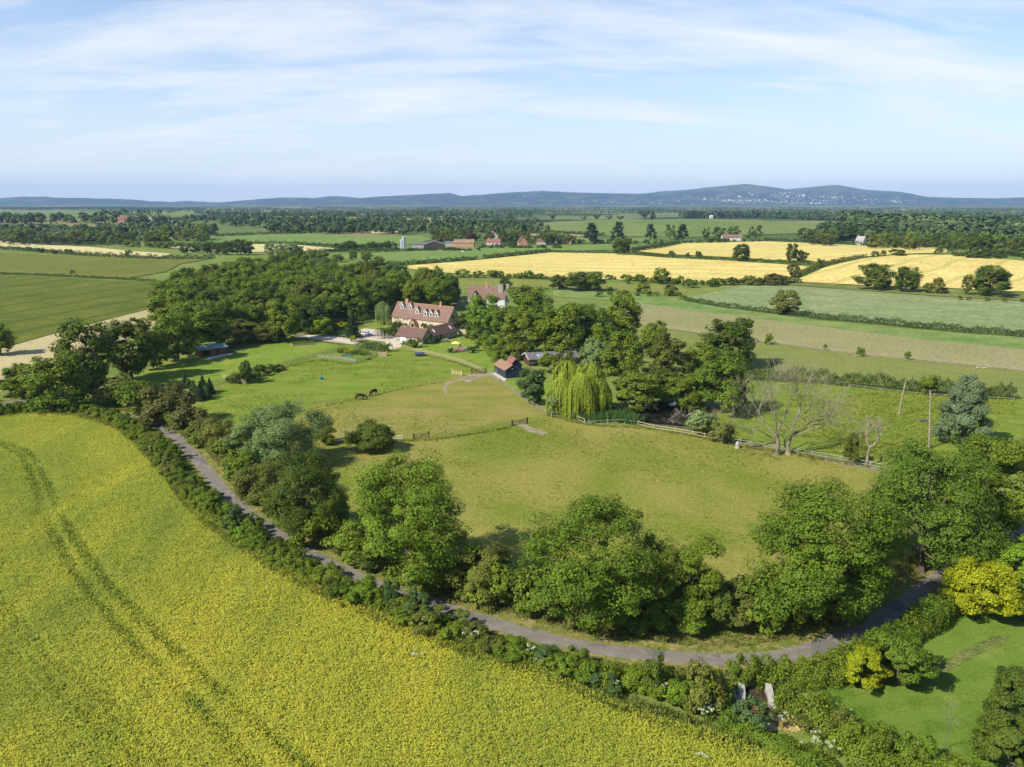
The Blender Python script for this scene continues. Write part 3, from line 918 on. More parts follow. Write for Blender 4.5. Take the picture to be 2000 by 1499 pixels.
ribbon('verge', lane_w, 9.5, field_mat('verge_grass', (.12, .155, .025, 1), (.17, .185, .04, 1), (.33, .22, .10, 1), .15, .7, 3, patch=.8, bstr=.8, bdist=.2), .05)
ribbon('lane_edge', lane_w, lambda t: 4.1, rough_mat('leaf_litter', (.14, .085, .04, 1), (.30, .20, .11, 1), 2.5, obj=False), .058)
ribbon('road', lane_w, lambda t: 3.4, lane_mat(), .07)
# drives and worn ground
gravel = rough_mat('gravel', (.42, .34, .245, 1), (.62, .52, .40, 1), 1.5, obj=False)
earth = rough_mat('bare_earth', (.20, .165, .09, 1), (.34, .265, .175, 1), .7, obj=False)
sheet('gravel_drive', [(575, 660), (600, 655), (650, 657), (690, 662), (697, 648), (712, 642), (745, 645), (752, 652), (776, 660), (786, 678), (762, 684), (752, 668), (716, 664), (692, 673), (640, 668), (608, 663)], gravel, .05, jit=.2)
sheet('asphalt_drive', [(573, 655), (596, 651), (600, 655), (580, 661)], lane_mat(), .045)
sheet('back_road', [(884, 593), (900, 589), (908, 594), (890, 600)], lane_mat(), .045)
sheet('stable_path', [(905, 738), (925, 729), (955, 727), (962, 733), (930, 741), (915, 748), (905, 745)], earth, .045, jit=.4)
sheet('worn_path', [(868, 768), (864, 758), (872, 748), (895, 741), (908, 738), (909, 741), (880, 749), (869, 759), (874, 770)], earth, .046, jit=.2)
sheet('gateway_path', [(1004, 826), (1020, 826), (1040, 836), (1072, 846), (1060, 851), (1030, 843)], earth, .045, jit=.4)
sheet('fence_path', [(1600, 896), (1700, 910), (1735, 922), (1690, 919), (1620, 905)], rough_mat('trodden_earth', (.17, .16, .065, 1), (.27, .225, .12, 1), .6, obj=False), .042, jit=.6)
sheet('yard_concrete', [(958, 731), (967, 728), (990, 741), (984, 746)], gravel, .048, jit=.0)
sheet('shelter_pad', [(404, 699), (452, 689), (456, 692), (408, 703)], rough_mat('concrete', (.42, .38, .33, 1), (.58, .54, .48, 1), 2, obj=False), .05, jit=.05)
sheet('shelter_shadow', [(440, 684), (452, 683), (458, 688), (449, 692)], rough_mat('shadow_brown', (.09, .055, .04, 1), (.16, .10, .07, 1), 1, obj=False), .055, jit=.1)  # dark sheet paints the shelter's cast shadow on the ground

# --- garden at the bend
sheet('garden_field', [(1590, 1360), (1640, 1320), (1720, 1260), (1800, 1220), (1880, 1180), (1960, 1130), (2160, 1100), (2200, 1560), (1800, 1560), (1700, 1470)], lawn_b, .02)
sheet('ditch_bank', [(1800, 1325), (1830, 1300), (1880, 1270), (1935, 1245), (1975, 1242), (1960, 1258), (1900, 1285), (1850, 1315), (1812, 1335)], field_mat('long_grass', (.10, .145, .025, 1), (.15, .175, .040, 1), (.22, .20, .07, 1), .2, .8, 3, patch=.7, bstr=1, bdist=.3), .03, jit=.3)
sheet('compost_yard', [(1415, 1385), (1425, 1350), (1540, 1350), (1580, 1385), (1575, 1420), (1500, 1430)], rough_mat('straw_ground', (.40, .29, .11, 1), (.58, .45, .20, 1), 2.0, obj=False), .04, jit=.2)

# --- pond
sheet('pond_bank', [(1185, 806), (1230, 786), (1330, 782), (1405, 795), (1400, 822), (1350, 840), (1270, 832), (1200, 822)], rough_mat('mud', (.06, .05, .03, 1), (.14, .12, .06, 1), .8, obj=False), .03)
def water_mat():
    m, nt, n, l = new_mat('pond_water')
    b = N(nt, 'ShaderNodeBsdfPrincipled'); b.inputs['Base Color'].default_value = (.012, .013, .010, 1)
    b.inputs['Roughness'].default_value = .04; b.inputs['Specular IOR Level'].default_value = .7
    bn = N(nt, 'ShaderNodeBump'); bn.inputs['Strength'].default_value = .05; bn.inputs['Distance'].default_value = .05
    l.new(noise(nt, posn(nt), 1.2, 2), bn.inputs['Height']); l.new(bn.outputs[0], b.inputs['Normal'])
    o = N(nt, 'ShaderNodeOutputMaterial'); l.new(b.outputs[0], o.inputs[0])
    return m
sheet('pond_water', [(1195, 806), (1235, 789), (1330, 785), (1395, 797), (1385, 818), (1340, 834), (1280, 829), (1225, 820)], water_mat(), .06, step=4)

# --- the oilseed crop in front
CROP = [(-420, 1010), (-180, 820), (0, 812), (80, 806), (160, 812), (230, 832), (262, 850), (290, 882), (335, 930), (375, 985), (425, 1030), (475, 1062), (535, 1102), (615, 1147), (695, 1182), (785, 1222), (895, 1264), (1000, 1292), (1100, 1332), (1200, 1372), (1300, 1412), (1400, 1442), (1480, 1472), (1560, 1504), (1700, 1570), (1500, 1760), (200, 1760), (-500, 1600)]
crop_w = poly_world(CROP)
sheet('crop_field', crop_w, field_mat('crop_soil', (.22, .25, .036, 1), (.26, .27, .04, 1), (.16, .20, .03, 1), .06, .8, 4, patch=.6), .03, world=True)
def crop_leaf():
    m, nt, n, l = new_mat('crop_leaf')
    geo = N(nt, 'ShaderNodeNewGeometry'); p = geo.outputs['Position']
    isl = geo.outputs['Random Per Island']
    big = noise(nt, scaled(nt, p, (1.5, .6, 1), .62), .034, 4, .6, .6); mid = noise(nt, p, .45, 4, .65)
    f = math_(nt, 'ADD', math_(nt, 'MULTIPLY_ADD', big, 1.5, -.37), math_(nt, 'MULTIPLY', mid, .38))
    f = math_(nt, 'ADD', f, math_(nt, 'MULTIPLY_ADD', isl, .18, -.185))
    col = ramp(nt, f, [(.12, (.140, .200, .024)), (.32, (.240, .285, .030)), (.52, (.365, .375, .036)), (.70, (.490, .445, .040)), (.90, (.56, .465, .056))])
    b = N(nt, 'ShaderNodeBsdfPrincipled'); b.inputs['Roughness'].default_value = .65; b.inputs['Specular IOR Level'].default_value = .15
    l.new(col, b.inputs['Base Color'])
    t = N(nt, 'ShaderNodeBsdfTranslucent'); l.new(col, t.inputs['Color'])
    mx = N(nt, 'ShaderNodeMixShader'); mx.inputs[0].default_value = .35
    l.new(b.outputs[0], mx.inputs[1]); l.new(t.outputs[0], mx.inputs[2])
    o = N(nt, 'ShaderNodeOutputMaterial'); l.new(mx.outputs[0], o.inputs[0])
    return m
TRAM = [smooth(poly_world(t), 2) for t in (
    [(-20, 868), (40, 885), (62, 930), (80, 990), (110, 1060), (150, 1130), (220, 1215), (330, 1330), (420, 1420), (520, 1530)],
    [(-20, 862), (55, 878), (85, 930), (110, 990), (150, 1060), (200, 1130), (270, 1205), (380, 1310), (480, 1395), (620, 1520)],
    [(-10, 1200), (30, 1270), (110, 1340), (220, 1430), (300, 1520)], [(-10, 1170), (50, 1250), (150, 1330), (260, 1420), (340, 1520)])]
def fbm(x, y, s, seed):
    r = np.random.default_rng(seed); z = 0
    for o in range(5):
        for _ in range(3):
            a = r.random() * 6.28; k = s * 2 ** o * r.uniform(.7, 1.4)
            z = z + np.sin((x * math.cos(a) + y * math.sin(a)) * k + r.random() * 6.28 + 1.5 * np.sin(x * k * .37 + y * k * .51)) * .5 ** o * .45
    return z
def crop_cards(name, x, y, h, leaf, rng):
    n = len(x); r = 2
    k = np.repeat(np.arange(n), r)
    pos = np.stack([x[k] + rng.normal(0, .13, n * r), y[k] + rng.normal(0, .13, n * r), h[k] * rng.uniform(.6, 1.15, n * r) + .04], 1)
    nrm = np.array([-.25, -.3, .85]) + .36 * rng.normal(size=pos.shape)
    o = link(name, mesh_quads(name, cards(rng, pos, nrm, np.full(len(pos), .165), .6)), leaf)
    o['kind'] = 'stuff'
    return o
def crop_plants():
    rng = np.random.default_rng(3)
    near = [p for p in crop_w]
    x, y = scatter(near, 46, rng)
    # what the camera could come to see
    k = (y > 40) & (x > -125) & (np.abs(x) < 26 + y * .80)
    far = rng.random(len(x)) < np.clip(1.35 - y / 190, .5, 1)
    k &= far
    x, y = x[k], y[k]
    h = .58 * (1 + .14 * fbm(x, y, .35, 1)) * rng.uniform(.7, 1.25, len(x))
    d = np.minimum.reduce([path_dist(t, x, y) for t in TRAM[:2]]) + .3 * fbm(x, y, .8, 2)
    d3 = np.minimum.reduce([path_dist(t, x, y) for t in TRAM[2:]]) + .5 * fbm(x, y, .3, 4)
    h = h * np.clip((d - .1) / .9, .45, 1) * np.clip((d3 - .1) / 1.1, .5, 1)
    h = h * (1 - .35 * np.clip(-fbm(x, y, .12, 9) - .5, 0, 1))
    o = crop_cards('crop_plants', x, y, np.maximum(h, .12), crop_leaf(), rng)
    # greener regrowth along the wheel lines
    xs, ys = [], []
    for t, wd, dn in ((TRAM[0], .36, 12), (TRAM[1], .38, 12), (TRAM[2], 1.3, 9), (TRAM[3], .9, 5)):
        for p, q in zip(t, t[1:]):
            L = (q - p).length; n = int(L * dn)
            if q.y < 35: continue
            s = rng.random(n); xs.append(p.x + (q.x - p.x) * s + rng.normal(0, wd, n)); ys.append(p.y + (q.y - p.y) * s + rng.normal(0, wd, n))
    xs, ys = np.concatenate(xs), np.concatenate(ys)
    k = (fbm(xs, ys, .22, 12) + rng.normal(0, .35, len(xs)) > -.45) & inside(near, xs, ys)
    xs, ys = xs[k], ys[k]
    tufts('tramline_plants', xs, ys, rng.uniform(.25, .62, len(xs)), leaf_mat('regrowth_leaf', (.150, .215, .034, 1), (.30, .345, .058, 1)), 4, rng, .09, .7)
crop_plants()

# ------------------------------------------------------------------ buildings
STONE = rough_mat('buff_stone', (.40, .315, .20, 1), (.62, .51, .34, 1), 1.6, bstr=.5, bdist=.04)
STONE_G = rough_mat('grey_stone', (.22, .20, .165, 1), (.40, .36, .29, 1), 1.8, bstr=.5, bdist=.04)
TILE = tile_mat('rose_tile', (.200, .114, .085, 1), (.255, .152, .113, 1), (.190, .145, .112, 1))
TILE_B = tile_mat('brown_tile', (.140, .078, .060, 1), (.195, .11, .082, 1), (.125, .09, .07, 1))
TILE_R = tile_mat('red_tile', (.23, .095, .07, 1), (.31, .13, .10, 1), (.18, .105, .085, 1))
TILE_F = tile_mat('brown_felt', (.27, .16, .095, 1), (.33, .20, .125, 1), (.23, .15, .10, 1))
BRICK = rough_mat('brick', (.34, .16, .10, 1), (.50, .29, .20, 1), 3.0)
RENDER = plain('white_render', (.60, .57, .51, 1), .8, .2)
NAVY = rough_mat('navy_boards', (.018, .024, .040, 1), (.040, .050, .075, 1), 3, stretch=(1, 1, 4))
DARKRED = rough_mat('redbrown_boards', (.055, .028, .022, 1), (.11, .055, .042, 1), 3)
GREYROOF = rough_mat('grey_roof', (.10, .09, .085, 1), (.185, .17, .16, 1), 1.5)
GREENROOF = rough_mat('green_metal', (.10, .165, .165, 1), (.155, .225, .225, 1), .8, rough=.45, spec=.4)
BROWNWOOD = rough_mat('brown_boards', (.10, .045, .025, 1), (.20, .10, .055, 1), 3)
STEEL = rough_mat('galvanised', (.26, .28, .31, 1), (.42, .45, .48, 1), .8, rough=.4, spec=.5)
FASCIA = plain('fascia', (.62, .52, .40, 1))
LICHEN = rough_mat('lichen_ridge', (.50, .26, .07, 1), (.62, .38, .14, 1), 3)
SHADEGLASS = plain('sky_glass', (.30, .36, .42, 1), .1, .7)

def roof_slabs(mb, x0, x1, w, ze, zr, oh=.3, og=.25, th=.14, m=0):
    """two roof slopes along x over a width w, eaves at ze, ridge at zr"""
    k = (zr - ze) / (w / 2)
    for s in (0, 1):
        ye = -oh if s == 0 else w + oh
        yr = w / 2 + (-.002 if s == 0 else .002)
        zl = ze - oh * k
        a = [(x0 - og, ye, zl), (x1 + og, ye, zl), (x1 + og, yr, zr), (x0 - og, yr, zr)]
        if s: a = [a[1], a[0], a[3], a[2]]
        b = [(x, y, z + th) for x, y, z in a]
        mb.hexa(a, b, m)

def window_part(parent, x, z, w, h, y=0.0, bars=2, frame_m=None, glass=None, axis='y', sgn=-1):
    """window > frame, with its pane as the sub-part; on the wall plane y (axis y) or x (axis x)"""
    fr, gl = MB(), MB()
    d = .06 * sgn
    def bx(mb, a0, a1, z0, z1, t0, t1):
        lo, hi = min(y + t0, y + t1), max(y + t0, y + t1)
        if axis == 'y': mb.box(a0, a1, lo, hi, z0, z1)
        else: mb.box(lo, hi, a0, a1, z0, z1)
    bx(fr, x, x + .08, z, z + h, 0, d); bx(fr, x + w - .08, x + w, z, z + h, 0, d)
    bx(fr, x + .08, x + w - .08, z, z + .08, 0, d); bx(fr, x + .08, x + w - .08, z + h - .08, z + h, 0, d)
    for i in range(1, bars):
        c = x + w * i / bars
        bx(fr, c - .03, c + .03, z + .08, z + h - .08, 0, d)
    bx(gl, x + .08, x + w - .08, z + .08, z + h - .08, 0, d * .5)
    f = fr.build('window', frame_m or WHITE, parent)
    gl.build('pane', glass or GLASS, f)
    return f

def hut(name, label, cat, p, rz, L, W, ze, zr, wall, roof, group=None, og=.25, oh=.3, parts=True):
    """gabled building along local x: base corner p, length L, width W"""
    o = thing(name, label, cat, p, rz, group)
    w = MB(); w.exx([(0, -.3), (W, -.3), (W, ze), (W / 2, zr), (0, ze)], 0, L)
    w.build('wall', wall, o)
    r = MB(); roof_slabs(r, 0, L, W, ze, zr + .02, oh, og)
    rf = r.build('roof', roof, o)
    return o, rf

def chimney(rf, x, y, z0, z1, w, d, mat, pots=2):
    c = MB(); c.box(x - w / 2, x + w / 2, y - d / 2, y + d / 2, z0, z1)
    c.box(x - w / 2 - .08, x + w / 2 + .08, y - d / 2 - .08, y + d / 2 + .08, z1, z1 + .15)
    for i in range(pots):
        px = x + (i - (pots - 1) / 2) * w * .45
        c.tube([(px, y, z1 + .15), (px, y, z1 + .6)], [.14, .11], 8)
    return c.build('chimney', mat, rf)

# --- the long stone house
pa, pb = P(766, 636)[0], P(872, 649)[0]
rz_house = frame(pa, pb)
house, hroof = hut('stone_house', 'long two storey stone house with rose tiled roof and six dormer windows', 'house', pa, rz_house, 28.6, 7.5, 3.9, 9.0, STONE, TILE)
LH = 28.6
kk = (9.0 - 3.9) / 3.75
g = MB(); g.box(-.25, LH + .25, 3.75 - .16, 3.75 + .16, 9.13, 9.22); g.build('ridge_tiles', LICHEN, hroof)
g = MB()
for s in (0, 1):
    a = [(LH + .25, -.3 if s == 0 else 7.8, 3.9 - .3 * kk + .02), (LH + .31, -.3 if s == 0 else 7.8, 3.9 - .3 * kk + .02), (LH + .31, 3.75, 9.02), (LH + .25, 3.75, 9.02)]
    g.hexa(a, [(x, y, z + .2) for x, y, z in a])
g.build('verge_board', FASCIA, hroof)
chimney(hroof, 5.0, 3.75, 8.3, 10.3, 1.4, .8, BRICK, 2)
chimney(hroof, 22.5, 3.75, 8.3, 10.4, .8, .8, BRICK, 1)
def dormer(x, y0, w, face, hh, roofm):
    """gabled dormer whose front stands over the slope at depth y0"""
    zb = 3.9 + y0 * kk + .05
    d = MB()
    zt = zb + hh
    ap = zt + w * .62
    yb = lambda z: (z - 3.9) / kk
    d.exy([(x, zb - .2), (x + w, zb - .2), (x + w, zt), (x + w / 2, ap), (x, zt)], y0, yb(zt) + .1)
    o = d.build('dormer', face, house)
    r = MB()
    for s in (-1, 1):
        xe = x + w / 2 + s * (w / 2 + .25); ze = zt - .25 * 1.24
        a = [(xe, y0 - .25, ze), (x + w / 2 + s * .002, y0 - .25, ap + .03), (x + w / 2 + s * .002, yb(ap) + .2, ap + .03), (xe, yb(ze) + .2, ze)]
        if s > 0: a = [a[1], a[0], a[3], a[2]]
        r.hexa(a, [(q[0], q[1], q[2] + .13) for q in a])
    r.build('dormer_roof', roofm, o)
    b = MB()
    for s in (-1, 1):
        xe = x + w / 2 + s * (w / 2 + .27); ze = zt - .30
        a = [(xe, y0 - .31, ze), (x + w / 2 + s * .001, y0 - .31, ap), (x + w / 2 + s * .001, y0 - .26, ap), (xe, y0 - .26, ze)]
        if s > 0: a = [a[1], a[0], a[3], a[2]]
        b.hexa(a, [(q[0], q[1], q[2] + .22) for q in a])
    b.build('bargeboard', WHITE, o)
    window_part(o, x + w * .18, zb + .15, w * .64, hh * .95, y0, 2)
PALE = plain('pale_boards', (.55, .51, .44, 1), .8)
CREAM = plain('cream_render', (.70, .62, .47, 1), .8)
for x, y0, f in ((3.0, 1.95, PALE), (7.4, 1.95, PALE), (11.7, 1.1, CREAM), (16.2, .75, PALE), (19.0, .75, PALE), (21.8, .75, PALE)):
    dormer(x, y0, 1.75, f, 1.5, TILE_B)
for x in (1.2, 2.6): window_part(house, x, 2.5, 1.1, 1.0)
for x in (6.0, 7.4): window_part(house, x, 2.5, 1.1, 1.0)
for x, z, w in ((1.0, .5, 1.4), (6.4, .4, 1.4), (9.0, .6, 1.3), (15.2, .8, 1.3), (18.0, .8, 1.6), (21.0, .8, 1.6), (24.5, .8, 1.3)): window_part(house, x, z, w, 1.3, 0, 3)
window_part(house, 3.0, 4.6, 1.0, 1.3, LH, 2, DARKWOOD, None, 'x', 1)
window_part(house, 3.6, .9, 1.2, 1.5, LH, 2, DARKWOOD, None, 'x', 1)
pr = MB(); pr.exy([(11.6, -.1), (11.85, -.1), (11.85, 2.1), (13.35, 2.1), (13.35, -.1), (13.6, -.1), (13.6, 2.2), (12.6, 3.5), (11.6, 2.2)], -1.9, -.01)
po = pr.build('porch', TANWOOD, house)
pr = MB()
for s in (-1, 1):
    a = [(12.6 + s * 1.35, -2.15, 1.95), (12.6 + s * .002, -2.15, 3.6), (12.6 + s * .002, -.02, 3.6), (12.6 + s * 1.35, -.02, 1.95)]
    if s > 0: a = [a[1], a[0], a[3], a[2]]
    pr.hexa(a, [(q[0], q[1], q[2] + .12) for q in a])
pr.build('porch_roof', TILE, po)
dr = MB(); dr.box(12.1, 13.1, -.07, -.015, 0, 2.05); dr.build('door', DARKWOOD, house)
# --- outbuilding with the garage
pa = P(774, 668)[0]
out, oroof = hut('garage_outbuilding', 'low L-shaped outbuilding with brown tiled roofs, white garage door and roof lights', 'outbuilding', pa, rz_house + R_(3), 11.7, 5.6, 2.35, 5.0, STONE_G, TILE_B)
w = MB()
def yx(mb, x0, x1, y0, y1, ze, zr):
    xm = (x0 + x1) / 2
    mb.exy([(x0, -.3), (x1, -.3), (x1, ze), (xm, zr), (x0, ze)], y0, y1)
yx(w, 6.1, 11.69, 5.61, 20, 2.35, 4.9); w.build('wing_wall', STONE_G, out)
r = MB()
for s in (-1, 1):
    xm = 8.9; hw = 2.8 + .3; k2 = 2.55 / 2.8
    a = [(xm + s * hw, 3.0, 2.35 - .3 * k2 + .03), (xm + s * .002, 3.0, 4.95), (xm + s * .002, 20.3, 4.95), (xm + s * hw, 20.3, 2.35 - .3 * k2 + .03)]
    if s > 0: a = [a[1], a[0], a[3], a[2]]
    r.hexa(a, [(q[0], q[1], q[2] + .14) for q in a])
wr = r.build('wing_roof', TILE_B, out)
for yy in (7.6, 17.2):
    for xo in (1.55,):
        z = 4.95 - xo * 2.55 / 2.8 + .16; k2 = 2.55 / 2.8
        a = [(8.9 + xo - .55, yy, z + .55 * k2), (8.9 + xo + .55, yy, z - .55 * k2), (8.9 + xo + .55, yy + .8, z - .55 * k2), (8.9 + xo - .55, yy + .8, z + .55 * k2)]
        s = MB(); s.hexa(a, [(q[0], q[1], q[2] + .07) for q in a]); s.build('roof_light', WHITE, wr)
g = MB(); g.box(-.2, 11.9, 2.7, 2.9, 5.13, 5.21); g.build('ridge_tiles', LICHEN, oroof)
g = MB(); g.box(1.9, 4.5, -.08, -.012, 0, 2.05); g.build('garage_door', WHITE, out)
g = MB(); g.box(6.9, 9.4, -.08, -.012, 0, 2.05); g.build('garage_door', plain('pale_door', (.62, .61, .56, 1)), out)
window_part(out, 1.8, .8, 1.0, 1.2, 11.7, 2, WHITE, None, 'x', 1)
for yy in (6.6, 8.8, 11.4, 14.0, 16.4, 18.4): window_part(out, yy, .7, .9, 1.2, 11.69, 2, WHITE, None, 'x', 1)
g = MB(); g.box(11.7, 11.76, 9.9, 10.9, 0, 2.0); g.build('door', DARKWOOD, out)
# --- white farmhouse behind the trees
pa = P(914, 604)[0]
far, froof = hut('white_farmhouse', 'tall white farmhouse with old red tiled roof and grey chimney stacks, half hidden by trees', 'house', pa, R_(-8), 17, 7, 5.2, 10.0, RENDER, TILE)
w = MB(); w.exy([(1.6, -.3), (5.6, -.3), (5.6, 4.6), (3.6, 8.2), (1.6, 4.6)], -2.6, 1.0); w.build('front_gable', RENDER, far)
r = MB()
for s in (-1, 1):
    a = [(3.6 + s * 2.35, -2.9, 4.0), (3.6 + s * .002, -2.9, 8.25), (3.6 + s * .002, 2.5, 8.25), (3.6 + s * 2.35, 2.5, 4.0)]
    if s > 0: a = [a[1], a[0], a[3], a[2]]
    r.hexa(a, [(q[0], q[1], q[2] + .14) for q in a])
r.build('gable_roof', TILE, far)
chimney(froof, 8.2, 3.5, 9.0, 11.6, 1.2, .9, BRICK, 2)
chimney(froof, 14.8, 2.2, 7.0, 11.0, 2.4, 1.3, STONE_G, 0)
chimney(froof, 18.0, 2.4, 3.0, 11.2, 1.4, 1.3, STONE_G, 0)
for x, z in ((2.9, 2.8), (2.9, .6)): window_part(far, x, z, 1.3, 1.4, -2.6, 2)
for x in (7.2, 9.8, 12.4):
    for z in (.8, 3.2): window_part(far, x, z, 1.3, 1.4, 0, 2)
# --- navy stable and its neighbours
pa = P(987.7, 740)[0]
pb = P(965.7, 727)[0]
d = (pb - pa).normalized()
# ridge runs away from the gable: local x from the far corner to the near gable so the wall line is local y = 0
st, sroof = hut('stable', 'navy boarded stable with light brown roof and concrete apron in front', 'stable', pb, frame(pb, pa), 9.2, 4.2, 2.35, 3.6, NAVY, TILE_F)
for x in (1.0, 4.2, 6.6):
    g = MB(); g.box(x, x + 1.2, -.07, -.012, .05, 1.15); g.build('stable_door', plain('grey_blue', (.10, .12, .16, 1)) if x == 1.0 else NAVY, st)
    g = MB(); g.box(x + .05, x + 1.15, -.06, -.014, 1.2, 2.1); g.build('opening_shade', DARKWOOD, st)  # dark board stands for the shade inside the open upper door
g = MB(); g.box(9.21, 9.26, 1.95, 2.2, 2.5, 2.75); g.build('lamp', WHITE, st)
pa = P(1021, 737)[0] + Vector((-.2, 6.2, 0))
s2, _ = hut('tack_shed', 'small navy shed with red roof tucked behind the brown roofed stable', 'shed', pa, frame(pb, P(987.7, 740)[0]) + math.pi, 4.2, 3.6, 2.3, 4.1, NAVY, TILE_R)
pa = P(1034, 716)[0]; pb2 = P(1128, 711)[0]
s3, r3 = hut('long_shed', 'long dark red timber shed with grey felt roof and roof lights behind the weeping willow', 'shed', pa, frame(pa, pb2), (pb2 - pa).length, 6.0, 2.4, 3.5, DARKRED, GREYROOF, oh=.8, og=.5)
for x in (2.6, 4.0, 5.4, 11.5):
    a = [(x, .2, 2.62), (x + 1.0, .2, 2.62), (x + 1.0, 1.7, 3.17), (x, 1.7, 3.17)]
    g = MB(); g.hexa(a, [(q[0], q[1], q[2] + .10) for q in a]); g.build('roof_light', SHADEGLASS, r3)
g = MB()
for s in (0, 1):
    a = [(-.58, -.8 if s == 0 else 6.8, 2.08), (-.52, -.8 if s == 0 else 6.8, 2.08), (-.52, 3.0, 3.50), (-.58, 3.0, 3.50)]
    g.hexa(a, [(x, y, z + .2) for x, y, z in a])
g.build('fascia_board', WHITE, r3)
for x in (.6, 3.2, 6.0, 9.0): window_part(s3, x, .9, 1.4, 1.0, 0, 2)
# --- field shelter
pa, pb = P(390, 698)[0], P(443, 691)[0]
fs = thing('field_shelter', 'brown timber field shelter with green metal roof at the edge of the mown paddock', 'shelter', pa, frame(pa, pb))
L = (pb - pa).length
g = MB()
g.box(0, L, 3.4, 3.5, -.1, 2.75); g.box(0, .1, .01, 3.4, -.1, 2.35); g.box(L - .1, L, .01, 3.4, -.1, 2.35)
g.box(0, .9, -.09, .01, -.1, 2.3); g.box(3.2, L, -.09, .01, -.1, 2.3); g.box(.9, 3.2, -.09, .01, 1.75, 2.3)
g.build('wall', BROWNWOOD, fs)
g = MB(); k2 = .15
def slab(y0, z0, y1, z1):
    a = [(-.5, y0, z0), (L + .4, y0, z0), (L + .4, y1, z1), (-.5, y1, z1)]
    g.hexa(a, [(x, y, z + .09) for x, y, z in a])
slab(-.9, 2.2, 2.3, 3.1); slab(4.2, 2.5, 2.303, 3.1)
g.build('roof', GREENROOF, fs)
g = MB(); g.box(5.2, 6.3, -.14, -.1, .05, 2.0); g.build('door', DARKWOOD, fs)

# --- distant buildings
def far_house(name, label, u, v, L, W, ze, zr, rz, wall, roof, cat='house', chim=0, wins=2, group=None):
    p = P(u, v)[0]
    o, rf = hut(name, label, cat, p, R_(rz), L, W, ze, zr, wall, roof, group, og=.3, oh=.4)
    for i in range(chim): chimney(rf, L * (.12 + .76 * i), W / 2, zr - .4, zr + 1.4, .9, .7, BRICK, 1)
    for i in range(wins):
        window_part(o, L * (i + .5) / wins - .6, ze * .55, 1.2, 1.3, -.005, 2)
    return o
far_house('stock_barn', 'wide grey roofed cattle barn with dark open gable at the far farm', 868, 487.5, 26, 21, 4.5, 8, 93, DARKWOOD, GREYROOF, 'barn', 0, 0)
far_house('dairy_shed', 'long low shed with pale roof beside the silos at the far farm', 804, 485, 17, 12, 4, 6, -4, GREYWOOD, GREYROOF, 'barn', 0, 4)
far_house('brick_barn', 'long brick barn with orange tan roof at the far farm', 886, 482, 22, 10, 4.0, 7.5, -6, BRICK, rough_mat('orange_roof', (.20, .14, .085, 1), (.28, .20, .12, 1), .3), 'barn', 0, 0)
far_house('low_shed', 'low grey shed between the two barns of the far farm', 869, 481, 10, 9, 3.5, 5, -6, GREYWOOD, GREYROOF, 'barn', 0, 0)
far_house('white_cottage', 'white rendered cottage with red roof at the end of the far farm', 950, 482, 15, 8, 4.5, 8, -12, RENDER, TILE_R, chim=1)
far_house('tall_house', 'tall white house with steep gable rising behind the white cottage', 954, 474, 10, 9, 8, 13, -75, RENDER, TILE_R, chim=1)
far_house('brick_gable_house', 'red brick house with one steep gable facing the green field', 1010, 481, 12, 9, 5, 10, -80, BRICK, TILE_B, chim=1)
far_house('brick_row_house', 'low brick house with chimneys in front of the tall pines', 1088, 477, 16, 8, 4, 6.5, -5, BRICK, TILE_B, chim=2)
far_house('stone_barn', 'small brown barn among the trees between the brick houses', 1048, 478, 12, 8, 3.5, 6.5, -20, STONE_G, TILE_B, 'barn', 0, 0)
far_house('gatehouse', 'long pink brick lodge with chimneys and pointed gables by the barley', 1411, 470, 24, 9, 3.6, 6.6, -3, RENDER, TILE, chim=2, wins=5)
for gx in (0, 1):
    pass
far_house('lone_white_house', 'lone white gabled house standing against the dark woods above the barley', 1670, 478, 9, 8, 4.5, 9, -50, RENDER, plain('pale_roof', (.32, .28, .27, 1)), chim=1)
far_house('hilltop_monument', 'pale stone folly on the crest of the far green hill', 1387, 427, 9, 7, 6, 9, 10, RENDER, RENDER, 'folly', 0, 0)
far_house('white_roof_barn', 'white roofed barn alone under the far wooded slope', 288, 433, 16, 11, 4, 7, -20, RENDER, RENDER, 'barn', 0, 0)
far_house('pink_farm', 'pale red farm building in the trees below the far slope', 228, 435, 26, 12, 6, 10, 5, BRICK, TILE_R, 'barn', 0, 0)
for i, (u, hgt, lab) in enumerate(((785, 9, 'shorter steel silo beside the taller one at the far farm'), (789, 12, 'taller steel silo with domed top at the far farm'))):
    p = P(u, 487)[0]
    o = thing('silo', lab, 'silo', p)
    m = MB(); m.tube([(0, 0, -.2), (0, 0, hgt)], 1.7, 14); m.build('tank', STEEL, o)
    m = MB(); m.tube([(0, 0, hgt), (0, 0, hgt + .7), (0, 0, hgt + 1.1)], [1.75, 1.1, .2], 14); m.build('dome', STEEL, o)

